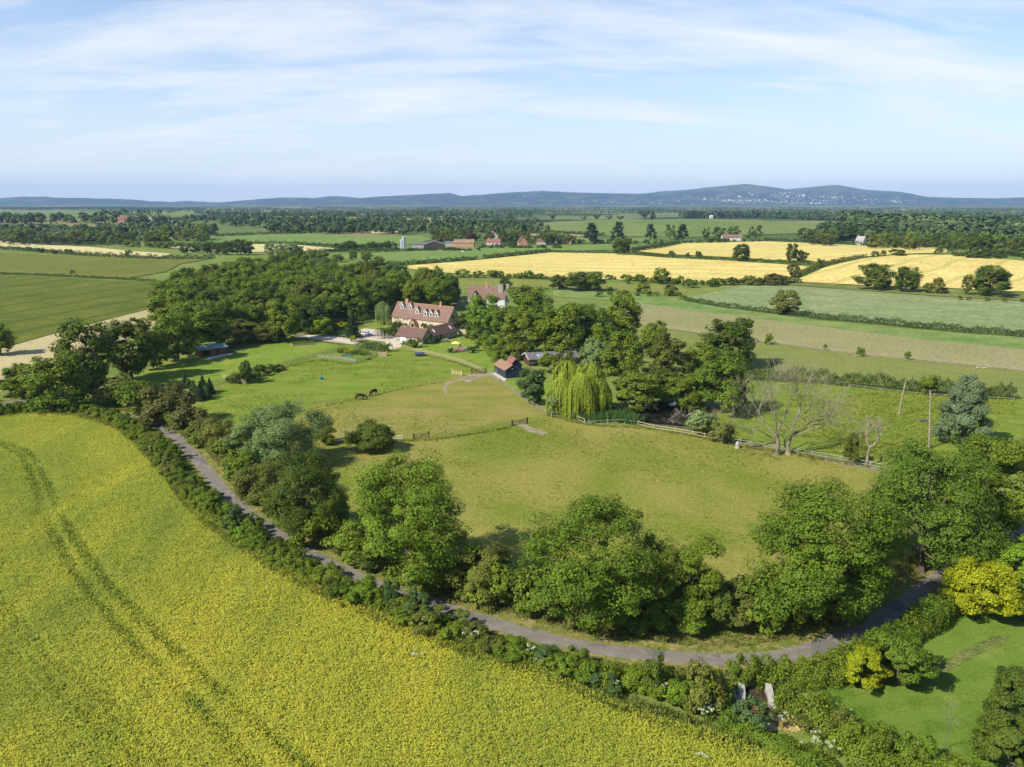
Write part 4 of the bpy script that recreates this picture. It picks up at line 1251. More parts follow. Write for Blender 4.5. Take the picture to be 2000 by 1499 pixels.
def town():
    """houses scattered on the lower slopes of the hills, too far and many to tell apart"""
    rng = np.random.default_rng(8)
    mb = MB()
    n = 0
    while n < 430:
        u = rng.choice([rng.normal(1560, 60), rng.normal(1430, 40), rng.uniform(1150, 1780), rng.uniform(1000, 1330)], p=[.4, .2, .28, .12])
        y = rng.uniform(11300, 12300)
        x = (u - 1000) / FPX * y * 1.0
        z = hill_h(x, y)
        if z < 12: continue
        if u < 1380 and rng.random() < .3: continue
        s = rng.uniform(5, 11) * (1.9 if rng.random() < .1 else 1)
        a = rng.random() * 3.14
        M = Matrix.Translation((x, y, z)) @ Matrix.Rotation(a, 4, 'Z')
        hh = s * rng.uniform(.5, .8)
        mb.box(-s, s, -s * .5, s * .5, -4, hh, int(rng.integers(0, 3)), M)
        a_ = [M @ Vector(q) for q in ((-s, -s * .55, hh), (s, -s * .55, hh), (s, 0, hh * 1.6), (-s, 0, hh * 1.6))]
        mb.add(a_, [(0, 1, 2, 3)], 3)
        a_ = [M @ Vector(q) for q in ((-s, s * .55, hh), (s, s * .55, hh), (s, 0, hh * 1.6), (-s, 0, hh * 1.6))]
        mb.add(a_, [(3, 2, 1, 0)], 3)
        n += 1
    o = mb.build('hillside_town', [plain('far_white', (.62, .60, .57, 1)), plain('far_cream', (.48, .44, .39, 1)), BRICK, plain('far_slate', (.38, .35, .36, 1))])
    o['kind'] = 'stuff'

# ------------------------------------------------------------------ the range of hills
SIL = [(-700, 391), (-200, 391), (0, 390), (60, 388.5), (130, 388), (200, 390.5), (300, 394), (430, 399), (480, 394), (540, 388.5), (570, 386), (620, 388), (660, 384), (700, 389), (740, 386), (800, 382), (850, 379.5), (880, 378), (905, 384), (950, 381), (1000, 377), (1060, 374), (1120, 377.5), (1190, 379), (1240, 380), (1290, 375.5), (1340, 371), (1390, 366), (1440, 361), (1480, 366), (1515, 372), (1560, 368), (1610, 363), (1650, 371), (1690, 374), (1730, 380), (1760, 386), (1800, 386), (1870, 387), (1930, 388.5), (2000, 389.5), (2700, 390)]
HY = 13400.0
def hill_h(x, y):
    sx = np.array([(u - 1000) / FPX * HY for u, v in SIL]); sz = np.array([CAMZ + (394.2 - v) / FPX * HY for u, v in SIL])
    cz = np.interp(x, sx, sz)
    t = (y - HY) / 2300
    fall = np.where(t < 0, np.clip(1 + t, 0, 1), np.clip(1 - t * .6, 0, 1))
    fall = fall ** 2 * (3 - 2 * fall)
    n = fbm(np.asarray(x, float), np.asarray(y, float), .0022, 21) * 48 * fall * (1 - fall) * 4 + fbm(np.asarray(x, float), np.asarray(y, float), .006, 23) * 5 * fall
    return np.maximum(np.maximum(cz, 0) * fall + n - 3, -3.4)
def make_hills():
    X = np.arange(-10500, 10501, 75.0); Y = np.arange(10900, 15500, 90.0)
    gx, gy = np.meshgrid(X, Y); z = hill_h(gx, gy)
    co = np.stack([gx, gy, z], -1).reshape(-1, 3)
    nx = len(X); i, j = np.meshgrid(np.arange(nx - 1), np.arange(len(Y) - 1)); a = (j * nx + i).ravel()
    F = np.stack([a, a + 1, a + nx + 1, a + nx], 1)
    me = mesh_faces('hills', co, [tuple(f) for f in F], smooth=True)
    m, nt, n, l = new_mat('hill_cover')
    p = posn(nt)
    sp = N(nt, 'ShaderNodeSeparateXYZ'); l.new(p, sp.inputs[0])
    wood = noise(nt, p, .004, 5, .65)
    hz = math_(nt, 'DIVIDE', sp.outputs[2], 330)
    top = ramp(nt, math_(nt, 'ADD', hz, math_(nt, 'MULTIPLY_ADD', wood, .7, -.35)), [(.50, (0, 0, 0)), (.62, (1, 1, 1))])
    low = ramp(nt, wood, [(.40, (.014, .026, .012)), (.52, (.026, .040, .018)), (.60, (.065, .085, .035)), (.72, (.12, .125, .06))])
    hi = ramp(nt, noise(nt, p, .006, 4), [(.35, (.055, .062, .026)), (.65, (.105, .095, .048))])
    finish(nt, mixc(nt, top, low, hi), .95, .05, wood, 1.0, 30)
    o = link('hills', me, m); o['kind'] = 'structure'
make_hills(); town()

# ------------------------------------------------------------------ fences
def fence(label, px, h=1.15, rails=3, gap=2.0, pm=None, rm=None, group='post and rail fences', dv=0, name='fence', pr=.06, rr=.045, wire=False):
    pw = [P(u, v + dv)[0] for u, v in px]
    o = thing(name, label, 'fence', pw[0], 0, group)
    L = sum((b - a).length for a, b in zip(pw, pw[1:]))
    gap = max(gap, L / 96)
    pts = dense(pw, gap, False)
    post = MB(); post.box(-pr, pr, -pr, pr, -.2, h + .08)
    first = None
    for p in pts:
        if first is None: first = post.build('post', pm or WOOD, o); q = first
        else: q = first.copy(); COL.objects.link(q)
        q.location = p - pw[0]; q.rotation_euler = (random.uniform(-.03, .03), random.uniform(-.03, .03), random.uniform(0, .5))
    for i in range(rails):
        z = h * (i + .85) / rails * .98
        m = MB()
        for a, b in zip(pts, pts[1:]):
            a, b = a - pw[0], b - pw[0]
            d = (b - a).normalized(); n = Vector((-d.y, d.x, 0)) * (.012 if wire else .025)
            u = Vector((0, 0, .010 if wire else rr))
            s = n * (0 if wire else 2.4) * -1
            ja, jb = Vector((0, 0, z + random.uniform(-.02, .02))), Vector((0, 0, z + random.uniform(-.02, .02)))
            m.hexa([a + ja - n - u + s, b + jb - n - u + s, b + jb + n - u + s, a + ja + n - u + s], [a + ja - n + u + s, b + jb - n + u + s, b + jb + n + u + s, a + ja + n + u + s])
        m.build('wire' if wire else 'rail', WIRE if wire else (rm or pm or WOOD), o)
    return o

def gate(label, p0, p1, h=1.2, mat=None, bars=5, posts=True):
    a, b = P(*p0)[0], P(*p1)[0]
    L = (b - a).length
    o = thing('field_gate', label, 'gate', a, frame(a, b), 'field gates')
    m = MB()
    for i in range(bars): m.box(.12, L - .12, -.025, .025, .2 + (h - .25) * i / (bars - 1) - .035, .2 + (h - .25) * i / (bars - 1) + .035)
    for x in (.12, L / 2, L - .2): m.box(x, x + .08, -.03, .03, .15, h)
    m.tube([(.2, 0, .25), (L - .2, 0, h - .1)], .03, 4)
    m.build('leaf', mat or GREYWOOD, o)
    if posts:
        for x in (0, L):
            m = MB(); m.box(x - .1, x + .1, -.1, .1, -.2, h + .25); m.build('post', mat or WOOD, o)
    return o

fence('pale wooden rail fence curving round the garden lawn', [(788, 680), (811, 688), (834, 692), (868, 700), (889, 706), (910, 713), (931, 722), (945, 729)], 1.2, 3, 2.4, WOOD, TANWOOD)
gate('dark green slatted gate between the garden fence and the stable yard', (921, 731), (950, 729), 1.5, rough_mat('mossy_wood', (.07, .08, .035, 1), (.14, .145, .07, 1), 3), 6)
gate('pale worn wooden gate standing in the bare earth by the yard', (883, 732), (902, 735), 1.35, TANWOOD, 6)
fence('wooden fence running from the stable down to the weeping willow', [(957, 733), (976, 747), (1015, 776), (1032, 790), (1077, 816)], 1.2, 2, 2.6, WOOD, GREYWOOD)
fence('new honey coloured rail fence under the weeping willow', [(1077, 817), (1108, 813), (1142, 829)], 1.25, 2, 2.4, TANWOOD, TANWOOD)
fence('thin grey fence along the pond reeds', [(1150, 831), (1186, 829), (1220, 828), (1246, 832)], 1.15, 1, 2.6, GREYWOOD, GREYWOOD)
fence('pale rail fence along the pond and thicket', [(1246, 832), (1276, 840), (1318, 846), (1352, 852), (1400, 862)], 1.15, 2, 2.6, TANWOOD, TANWOOD)
fence('grey wooden fence passing behind the dead tree', [(1400, 862), (1469, 873), (1520, 881), (1559, 887), (1640, 902), (1700, 913), (1732, 919)], 1.15, 2, 2.4, GREYWOOD, GREYWOOD)
fence('dark wooden fence between the mown paddock and the grazed paddock', [(514, 725), (549, 716), (585, 705), (619, 697), (650, 687), (673, 680)], 1.2, 3, 2.6, WOOD)
fence('pale rail fence across the corner of the fenced tree guard', [(434, 739), (458, 746), (480, 753)], 1.2, 3, 2.0, TANWOOD)
fence('short dark fence running into the fir thicket', [(409, 756), (426, 751), (441, 748)], 1.1, 2, 2.0, WOOD)
fence('dark post and rail fence beside the gravel drive', [(576, 661), (608, 667), (640, 671), (673, 677)], 1.25, 3, 2.6, DARKWOOD)
fence('low dark fence along the front lawn hedge', [(628, 653), (650, 656), (672, 662)], 1.0, 2, 2.2, DARKWOOD)
fence('dark rail fence behind the vegetable plot', [(695, 678), (716, 682), (738, 687)], 1.3, 3, 2.4, WOOD)
fence('pale plank fence in front of the vegetable plot', [(619, 699), (645, 702), (670, 704), (695, 709)], 1.0, 3, 2.0, GREYWOOD)
fence('weathered side fence of the vegetable plot', [(695, 709), (712, 702), (728, 695), (740, 690)], 1.0, 2, 2.4, WOOD)
fence('long wooden fence between the fallow land and the olive paddock', [(1245, 634), (1324, 646), (1374, 654), (1480, 669), (1550, 679), (1670, 695), (1790, 707), (1910, 719), (2010, 727), (2100, 734)], 1.3, 3, 3.0, WOOD)
fence('white rail fence behind the round walnut bush', [(640, 866), (690, 862), (740, 861), (787, 860)], 1.1, 2, 2.4, GREYWOOD, WHITE)
fence('wire fence between the two metal field gates', [(838, 859), (870, 855), (902, 850), (950, 842), (998, 834)], 1.1, 3, 3.5, WOOD, None, 'wire fences', wire=True)
fence('thin electric fence across the paddock behind the horses', [(560, 808), (618, 794), (647, 788), (677, 782), (757, 764), (784, 757), (808, 754), (832, 750), (866, 745)], 1.05, 2, 5.5, WIRE, None, 'wire fences', pr=.025, wire=True)
gate('dark metal field gate near the round walnut bush', (808, 860), (838, 856), 1.25, DARKWOOD)
gate('dark metal field gate at the bare earth gateway', (1000, 833), (1030, 828), 1.25, DARKWOOD)
gate('short rail gate at the corner of the stable apron', (958, 735), (975, 747), 1.1, GREYWOOD, 3)
fence('low fence under the trimmed paddock hedge', [(1660, 756), (1720, 764), (1790, 772), (1860, 777), (1980, 783)], .8, 1, 3.0, WOOD)

# ------------------------------------------------------------------ car, horses, small objects
p = P(716, 655)[0]
car = thing('parked_car', 'white hatchback car parked on the gravel beside the front lawn', 'car', p, R_(-12))
CARW = plain('car_paint', (.80, .81, .82, 1), .25, .6)
m = MB(); m.exy([(-1.95, .32), (1.9, .32), (2.0, .55), (1.95, .80), (1.1, .92), (-1.6, .95), (-2.0, .85), (-2.02, .5)], -.86, .86)
m.exy([(-1.55, .95), (1.05, .92), (.45, 1.42), (-1.2, 1.45)], -.70, .70); m.build('body', CARW, car)
for y0, y1 in ((-.725, -.702), (.702, .725)):
    m = MB(); m.exy([(-1.35, 1.0), (.80, .98), (.38, 1.36), (-1.12, 1.38)], y0, y1); m.build('side_window', GLASS, car)
m = MB(); m.hexa([(1.02, -.62, .98), (1.02, .62, .98), (.50, .58, 1.38), (.50, -.58, 1.38)], [(1.06, -.62, 1.0), (1.06, .62, 1.0), (.54, .58, 1.40), (.54, -.58, 1.40)]); m.build('windscreen', GLASS, car)
m = MB(); m.hexa([(-1.52, -.62, 1.0), (-1.52, .62, 1.0), (-1.24, .58, 1.40), (-1.24, -.58, 1.40)], [(-1.57, -.62, 1.0), (-1.57, .62, 1.0), (-1.29, .58, 1.42), (-1.29, -.58, 1.42)]); m.build('rear_window', GLASS, car)
for x in (-1.25, 1.28):
    for y in (-.80, .80):
        m = MB(); m.tube([(x, y - .1, .31), (x, y + .1, .31)], .31, 14)
        w_ = m.build('wheel', plain('tyre', (.02, .02, .02, 1)), car)
        m = MB(); m.tube([(x, y - .115, .31), (x, y + .115, .31)], .18, 10); m.build('rim', STEEL, w_)
for y in (-.62, .62):
    m = MB(); m.box(1.93, 2.0, y - .16, y + .16, .62, .78); m.build('headlight', SHADEGLASS, car)
    m = MB(); m.box(-2.04, -1.98, y - .14, y + .14, .62, .84); m.build('tail_light', plain('red_lens', (.4, .02, .02, 1)), car)

HIDE = rough_mat('bay_hide', (.020, .010, .006, 1), (.050, .024, .014, 1), 2.0, rough=.6, spec=.3)
MANE = plain('mane_hair', (.010, .008, .007, 1))
def horse(label, p, rz, sc, turn, hide):
    o = thing('horse', label, 'horse', p, rz, 'bay horses grazing in the paddock')
    o.scale = (sc, sc, sc)
    V, E, Rr = [], [], []
    def add(q, r, par=None):
        V.append(q); Rr.append(r)
        if par is not None: E.append((par, len(V) - 1))
        return len(V) - 1
    a = add((0, 0, 1.16), .30)                     # barrel
    b = add((-.50, 0, 1.22), .31, a); c = add((-.78, 0, 1.20), .20, b)   # rump
    ch = add((.50, 0, 1.14), .29, a); sh = add((.78, 0, 1.12), .21, ch)
    n1 = add((1.08, turn * .12, .86), .165, sh); n2 = add((1.34, turn * .30, .52), .125, n1)
    h1 = add((1.46, turn * .38, .34), .125, n2); h2 = add((1.42, turn * .40, .16), .085, h1); h3 = add((1.38, turn * .40, .07), .065, h2)
    for s in (-1, 1):
        e = add((1.40 - .02, turn * .34 + s * .07, .47), .03, n2)
    for s, off in ((-1, .06), (1, -.10)):
        k = add((.60 + off * .3, s * .17, .84), .135, ch); k2 = add((.62 + off, s * .17, .50), .068, k); k3 = add((.61 + off * 1.4, s * .17, .20), .048, k2); k4 = add((.66 + off * 1.5, s * .17, .03), .062, k3)
        k = add((-.62, s * .17, .88), .19, b); k1 = add((-.52 + off, s * .18, .72), .13, k); k2 = add((-.84 + off * 1.3, s * .18, .50), .075, k1); k3 = add((-.80 + off * 1.6, s * .18, .20), .05, k2); k4 = add((-.73 + off * 1.6, s * .18, .03), .062, k3)
    me = bpy.data.meshes.new('body'); me.from_pydata(V, E, [])
    ob = link('body', me, hide, o)
    sk = ob.modifiers.new('skin', 'SKIN'); sk.use_smooth_shade = True
    sd = ob.modifiers.new('sub', 'SUBSURF'); sd.levels = 1; sd.render_levels = 2
    for i, v in enumerate(me.skin_vertices[0].data):
        v.radius = (Rr[i], Rr[i]); v.use_root = (i == 0)
    m = MB(); m.tube([(-.90, 0, 1.22), (-1.02, 0, 1.05), (-1.02, .02, .75), (-.98, .03, .48)], [.05, .075, .075, .03], 6); m.build('tail', MANE, o, True)
    m = MB(); m.tube([(.74, 0, 1.34), (1.02, turn * .1, 1.06), (1.30, turn * .26, .74), (1.45, turn * .36, .50)], [.03, .055, .055, .03], 5); m.build('mane', MANE, o, True)
    return o
horse('larger dark bay horse grazing in side view in the paddock', P(704, 782)[0], R_(14), 1.2, .4, HIDE)
horse('second bay horse grazing further away with its chest towards us', P(730, 773)[0], R_(236), 1.18, .3, rough_mat('liver_hide', (.024, .011, .008, 1), (.065, .030, .020, 1), 2.0, rough=.6))
def cow(label, p, rz, hide, grp):
    o = thing('cow', label, 'cow', p, rz, grp)
    V, E, Rr = [], [], []
    def add(q, r, par=None):
        V.append(q); Rr.append(r)
        if par is not None: E.append((par, len(V) - 1))
        return len(V) - 1
    a = add((0, 0, .95), .38); b = add((-.7, 0, 1.02), .34, a); ch = add((.65, 0, .98), .33, a)
    n = add((1.05, 0, 1.0), .18, ch); h = add((1.32, 0, .95), .15, n); add((1.55, 0, .84), .10, h)
    for s in (-1, 1):
        k = add((.6, s * .2, .55), .12, ch); add((.6, s * .2, .03), .07, k)
        k = add((-.72, s * .2, .58), .13, b); add((-.78, s * .2, .03), .07, k)
    me = bpy.data.meshes.new('body'); me.from_pydata(V, E, []); ob = link('body', me, hide, o)
    ob.modifiers.new('skin', 'SKIN'); ob.modifiers.new('sub', 'SUBSURF').render_levels = 1
    for i, v in enumerate(me.skin_vertices[0].data): v.radius = (Rr[i], Rr[i]); v.use_root = (i == 0)
COWB = plain('brown_cow', (.16, .085, .05, 1)); COWW = plain('white_cow', (.75, .72, .66, 1))
for i in range(9): cow('brown cow in the herd on the green field below the far farm', P(866 + i * 2.9 + random.uniform(-1, 1), 490.5 + random.uniform(-1.3, 1))[0], random.uniform(0, 6), COWB, 'brown cows of the far herd')
cow('white cow on its own in front of the brown herd', P(904, 493)[0], R_(160), COWW, None)
cow('white cow standing by the hedge of the far farm', P(911, 487)[0], R_(20), COWW, None)

def small(name, label, cat, p, rz=0): return thing(name, label, cat, p, R_(rz))
# covered trailer
o = small('covered_trailer', 'small trailer under a dark blue cover beside the garden fence', 'trailer', P(820, 696)[0], 10)
m = MB(); m.exx([(-.8, .45), (.8, .45), (.85, .9), (.5, 1.25), (-.5, 1.25), (-.85, .9)], -1.5, 1.5); m.build('cover', plain('blue_tarp', (.05, .075, .12, 1), .5), o)
m = MB(); m.box(-1.4, 1.4, -.75, .75, .33, .445); m.tube([(-1.4, 0, .4), (-2.6, 0, .4)], .05, 6); m.build('chassis', DARKWOOD, o)
for s in (-.86, .86):
    m = MB(); m.tube([(0, s - .08, .3), (0, s + .08, .3)], .3, 12); m.build('wheel', plain('trailer_tyre', (.02, .02, .02, 1)), o)
# pallet bin
o = small('pallet_bin', 'pale wooden compost bin made of pallets by the end of the dark hedge', 'bin', P(739, 697)[0], 10)
for x0, x1, y0, y1, hh in ((0, 2.6, 0, .1, 1.0), (0, .1, .11, 1.7, 1.0), (2.5, 2.6, .11, 1.7, 1.7), (0, 2.6, 1.71, 1.8, 1.1)):
    m = MB()
    for k in range(4): m.box(x0, x1, y0, y1, hh * k / 4 + .02, hh * k / 4 + hh * .2)
    m.build('side', TANWOOD, o)
# raised planter in the mown paddock
o = small('planter_bed', 'long wooden planter full of green seedlings in the mown paddock', 'planter', P(571, 677)[0], 25)
m = MB(); m.box(0, 7.5, 0, .08, 0, .75); m.box(0, 7.5, 2.0, 2.08, 0, .75); m.box(0, .08, .081, 1.99, 0, .75); m.box(7.42, 7.5, .081, 1.99, 0, .75); m.build('frame', WOOD, o)
m = MB(); m.box(.09, 7.41, .09, 1.98, .02, .6); m.build('soil', plain('soil', (.05, .035, .025, 1)), o)
rg = np.random.default_rng(2); q = rg.uniform([.05, .1, .5], [7.45, 2.0, 1.25], (1400, 3))
link('seedlings', mesh_quads('seedlings', cards(rg, q, rg.normal(size=(1400, 3)) + [0, 0, 1], np.full(1400, .24))), G['mid'], o)
# feed bucket, trough
o = small('feed_bucket', 'teal plastic feed bucket alone on the paddock grass', 'bucket', P(628, 742)[0])
m = MB(); m.tube([(0, 0, 0), (0, 0, .75)], [.36, .46], 14); m.build('tub', plain('teal_plastic', (.0, .20, .17, 1), .4), o)
m = MB(); m.tube([(-.46, 0, .7), (-.3, 0, .95), (.3, 0, .95), (.46, 0, .7)], .025, 5); m.build('handle', WIRE, o)
o = small('water_trough', 'small dark water trough near the vegetable plot', 'trough', P(717, 704)[0], 15)
m = MB(); m.box(0, 1.2, 0, .07, 0, .45); m.box(0, 1.2, .6, .67, 0, .45); m.box(0, .07, .071, .599, 0, .45); m.box(1.13, 1.2, .071, .599, 0, .45); m.box(.071, 1.129, .071, .599, .02, .3); m.build('tank', DARKWOOD, o)
for k, (u, v) in enumerate(((640, 746), (634, 745))): 
    o = small('feed_bowl', ('orange' if k == 0 else 'teal') + ' feed bowl lying on the grass near the bucket', 'bowl', P(u, v)[0])
    m = MB(); m.tube([(0, 0, 0), (0, 0, .12)], [.15, .22], 10); m.build('bowl', plain('orange_plastic', (.55, .25, .03, 1)) if k == 0 else plain('teal_bowl', (0, .25, .25, 1)), o)
# vegetable plot
o = small('crop_netting', 'blue netting spread over a bed in the vegetable plot', 'netting', P(677, 695)[0], 12)
m = MB()
for k in range(4): m.exx([(-1.1, 0), (1.1, 0), (.8, .3 + .1 * (k % 2)), (0, .5 + .12 * (k % 2)), (-.8, .35)], -1.6 + k * .8, -1.6 + k * .8 + .79)
m.build('cover', plain('blue_net', (.035, .095, .10, 1)), o)
for k in range(4):
    p = P(668 + k * 14, 688 + k * 1.5)[0]
    o = small('vegetable_bed', ['row of leafy greens by the side fence of the plot', 'row of yellow flowering greens in the plot', 'row of beans on canes in the plot', 'row of mixed greens at the plot corner'][k], 'vegetable bed', p, 12)
    rg = np.random.default_rng(30 + k); q = rg.uniform([-1.6, -2.4, .05], [1.9, 2.6, 1.2], (1300, 3))
    link('foliage', mesh_quads('foliage', cards(rg, q, rg.normal(size=(1300, 3)) + [0, 0, 1], np.full(1300, .27))), [G['mid'], G['yellow'], G['dark'], G['bright']][k], o)
# garden ornaments
o = small('stone_pillar', 'pale slender stone pillar standing on the garden lawn', 'pillar', P(899, 680)[0])
m = MB(); m.box(-.35, .35, -.35, .35, 0, .4); m.tube([(0, 0, .4), (0, 0, 3.4)], [.22, .17], 10); m.box(-.25, .25, -.25, .25, 3.4, 3.6); m.build('shaft', STONE_G, o)
o = small('stone_basin', 'low stone basin behind the flower beds of the garden', 'basin', P(906, 684)[0])
m = MB(); m.tube([(0, 0, 0), (0, 0, .5), (0, 0, .7)], [1.3, 1.5, 1.65], 18); m.build('rim', STONE, o)
m = MB(); m.tube([(0, 0, .705), (0, 0, .72)], [1.35, 1.35], 18); m.build('basin_water', GLASS, o)
o = small('garden_statue', 'grey stone statue between the flower beds', 'statue', P(888, 688)[0])
m = MB(); m.box(-.3, .3, -.3, .3, 0, .7); m.tube([(0, 0, .7), (0, 0, 1.1), (0, 0, 1.5), (0, 0, 1.68), (0, 0, 1.78), (0, 0, 1.95), (0, 0, 2.05)], [.22, .2, .26, .1, .1, .13, .05], 10); m.build('figure', STONE_G, o)
o = small('garden_parasol', 'yellow garden parasol open above the flower beds', 'parasol', P(891, 682)[0])
m = MB(); m.tube([(0, 0, 0), (0, 0, 2.5)], .04, 6); m.build('pole', WHITE, o)
m = MB(); m.tube([(0, 0, 2.0), (0, 0, 2.3), (0, 0, 2.6)], [1.7, 1.0, .05], 10); m.build('canopy', plain('yellow_cloth', (.75, .58, .16, 1)), o)
def flower_bed(label, u, v, r, mats, seed):
    o = small('flower_bed', label, 'flower bed', P(u, v)[0])
    rg = np.random.default_rng(seed); n = 500
    a = rg.random(n) * 6.28; rr = r * np.sqrt(rg.random(n)); q = np.stack([np.cos(a) * rr, np.sin(a) * rr, rg.uniform(.05, .7, n) * (1.15 - (rr / r) ** 2)], 1)
    link('foliage', mesh_quads('foliage', cards(rg, q, rg.normal(size=(n, 3)) + [0, 0, 1], np.full(n, .25))), G['mid'], o)
    n = 260; a = rg.random(n) * 6.28; rr = r * np.sqrt(rg.random(n)); q = np.stack([np.cos(a) * rr, np.sin(a) * rr, .3 + .6 * (1.1 - (rr / r) ** 2) + rg.normal(0, .08, n)], 1)
    link('blossom', mesh_quads('blossom', cards(rg, q, rg.normal(size=(n, 3)) + [0, 0, 1.5], np.full(n, .22), .9)), mats, o)
flower_bed('round bed of pink and red flowers on the garden lawn', 897, 687, 1.7, G['pink'], 1)
flower_bed('small bed of white and cream flowers on the garden lawn', 879, 686, 1.2, G['white'], 2)
flower_bed('loose border of pale flowers under the outbuilding wall', 868, 668, 2.4, G['white'], 3)
o = small('garden_wall', 'short pale stone garden wall with a shrub in front', 'wall', P(896, 655)[0], -12)
m = MB(); m.box(0, 5.5, 0, .4, -.1, 2.0); m.box(-.05, 5.55, -.05, .45, 2.0, 2.12); m.build('masonry', STONE, o)
# stump, pole, fallen log
o = small('tree_stump', 'pale broken tree stump by the fence near the pond thicket', 'stump', P(1440, 876)[0])
m = MB(); m.tube([(0, 0, -.1), (.05, 0, .4), (0, .05, 1.0), (.12, 0, 1.5)], [.6, .42, .38, .12], 9); m.tube([(.1, .1, .8), (.5, .2, 1.1)], [.15, .05], 5); m.build('wood', PALEBARK, o)
def pole(label, u, v, top, r, rungs):
    p = P(u, v)[0]; hgt = top_z(p, top)
    o = thing('utility_pole', label, 'pole', p, 0)
    m = MB(); m.tube([(0, 0, -.3), (-.55 if rungs else .35, .1, hgt * .5), (-1.1 if rungs else .9, .2, hgt)], [r, r * .85, r * .65], 8); m.build('shaft', WOOD, o)
    if rungs:
        m = MB()
        for i in range(26):
            t = .12 + .85 * i / 26
            q = Vector((-1.1 * t, .2 * t, hgt * t)); s = 1 if i % 2 else -1
            m.tube([q, q + Vector((s * .32, -.05, 0))], .035, 4)
        m.build('step_iron', WIRE, o)
    return o
pole('tall grey utility pole with climbing irons in the rough meadow', 1815, 876, 763, .20, True)
pole('thin bare pole in the rough meadow before the trimmed hedge', 1755, 812, 742, .17, False)
o = small('metal_trough', 'pale metal trough lying in the meadow by the tall pole', 'trough', P(1803, 824)[0], 5)
m = MB(); m.exx([(-.4, 0), (.4, 0), (.5, .5), (.42, .5), (.33, .07), (-.33, .07), (-.42, .5), (-.5, .5)], -.9, .9); m.box(-.94, -.901, -.5, .5, 0, .5); m.box(.901, .94, -.5, .5, 0, .5); m.build('tank', GREYROOF, o)
def sheep(label, u, v, rz):
    o = small('fallen_branch', label, 'branch', P(u, v)[0], rz)
    m = MB(); m.tube([(-1.6, 0, .15), (-.5, .1, .25), (.6, 0, .2), (1.7, .2, .7)], [.12, .2, .2, .06], 6); m.tube([(.3, 0, .2), (.8, .7, .5)], [.12, .04], 5); m.tube([(-.3, 0, .25), (-.7, -.6, .6)], [.1, .03], 5); m.build('wood', PALEBARK, o)
sheep('bleached fallen branch lying below the hawthorn by the long fence', 1676, 697, 15)
sheep('bleached fallen branch lying in the olive paddock near its far end', 1918, 720, -30)
# compost bays
o = small('compost_bay', 'compost bay of two pale concrete walls beside the straw', 'compost bay', P(1490, 1410)[0])
for label, (u0, v0), (u1, v1) in (('wall', (1446, 1352), (1449, 1376)), ('wall', (1499, 1357), (1508, 1394))):
    a, b = P(u0, v0)[0] - o.location, P(u1, v1)[0] - o.location
    d = (b - a).normalized(); n = Vector((-d.y, d.x, 0)) * .28
    m = MB(); m.hexa([a - n, b - n, b + n, a + n], [q + Vector((0, 0, 1.25)) for q in (a - n, b - n, b + n, a + n)]); m.build('bay_wall', rough_mat('bay_concrete', (.34, .30, .25, 1), (.54, .49, .42, 1), 1.6), o)
def heap(name, label, cat, u, v, rx, ry, hz, leaf, n, ls, seed, lng=None):
    p = P(u, v)[0]; rg = np.random.default_rng(seed)
    a = rg.random(n) * 6.28; r = np.sqrt(rg.random(n))
    q = np.stack([np.cos(a) * r * rx, np.sin(a) * r * ry, hz * np.maximum(0, 1 - r ** 2) * rg.uniform(.5, 1, n) + .05], 1)
    o = link(name, mesh_quads(name, cards(rg, q, rg.normal(size=(n, 3)) * .6 + [0, 0, 1], np.full(n, ls), .22)), leaf); o.location = p
    return tag(o, label, cat)
STRAW = leaf_mat('straw', (.42, .30, .11, 1), (.66, .52, .24, 1), .1)
heap('straw_heap', 'heap of golden straw beside the concrete bay wall', 'straw heap', 1528, 1388, 1.9, 3.2, .9, STRAW, 3500, .35, 4)
heap('compost_heap', 'dark brown compost heap between the two concrete walls', 'compost heap', 1475, 1372, 2.1, 2.2, .8, leaf_mat('twigs', (.05, .035, .022, 1), (.17, .12, .075, 1), .05), 3000, .3, 5)
heap('timber_heap', 'pile of pale broken timber against the concrete wall', 'timber pile', 1432, 1372, 1.3, 1.2, .7, leaf_mat('pale_timber', (.50, .44, .36, 1), (.75, .70, .62, 1), .0), 160, 1.0, 6)
# dead wood at the pond
def deadwood(label, u, v, seed, L, pale):
    o = small('fallen_tree', label, 'fallen tree', P(u, v)[0])
    rg = np.random.default_rng(seed); m = MB()
    for k in range(6):
        a = rg.random() * 6.28
        bare_branches(rg, m, Vector((rg.normal() * .6, rg.normal() * .6, .1)), Vector((math.cos(a), math.sin(a), .35)), L * rg.uniform(.6, 1), .16, 2, .5, .1)
    m.build('branches', pale, o)
deadwood('tangle of grey fallen branches at the pond edge', 1312, 826, 3, 2.2, BARK)
deadwood('bleached white branches sticking out over the pond', 1340, 815, 9, 1.5, DEADBARK)

# ------------------------------------------------------------------ single trees round the paddocks
def near_tree(name, label, u, v, top, hw, prof, leaf, nl, ncl, nleaf, lsize, seed, base=.12, crad=.18, flat=.7, group=None, bark=None, tr=None, asp=.62, cat='tree', part=('trunk', 'crown'), twigs=4):
    """a tree modelled at its own size"""
    p, t = P(u, v)
    h = max(1, top_z(p, top) - p.z); w = hw * 1.03 * t / FPX
    base = min(base, .04); ncl = int(ncl * 1.25); nleaf = int(nleaf * 1.3); lsize *= .88
    o = plant_proto(name, label, cat, seed, h, w, h * base, prof, leaf, nl, ncl, nleaf, lsize, w * crad, tr or h * .022, flat, part, False, bark, twigs, asp)
    o.location = p
    if group: o['group'] = group
    return o

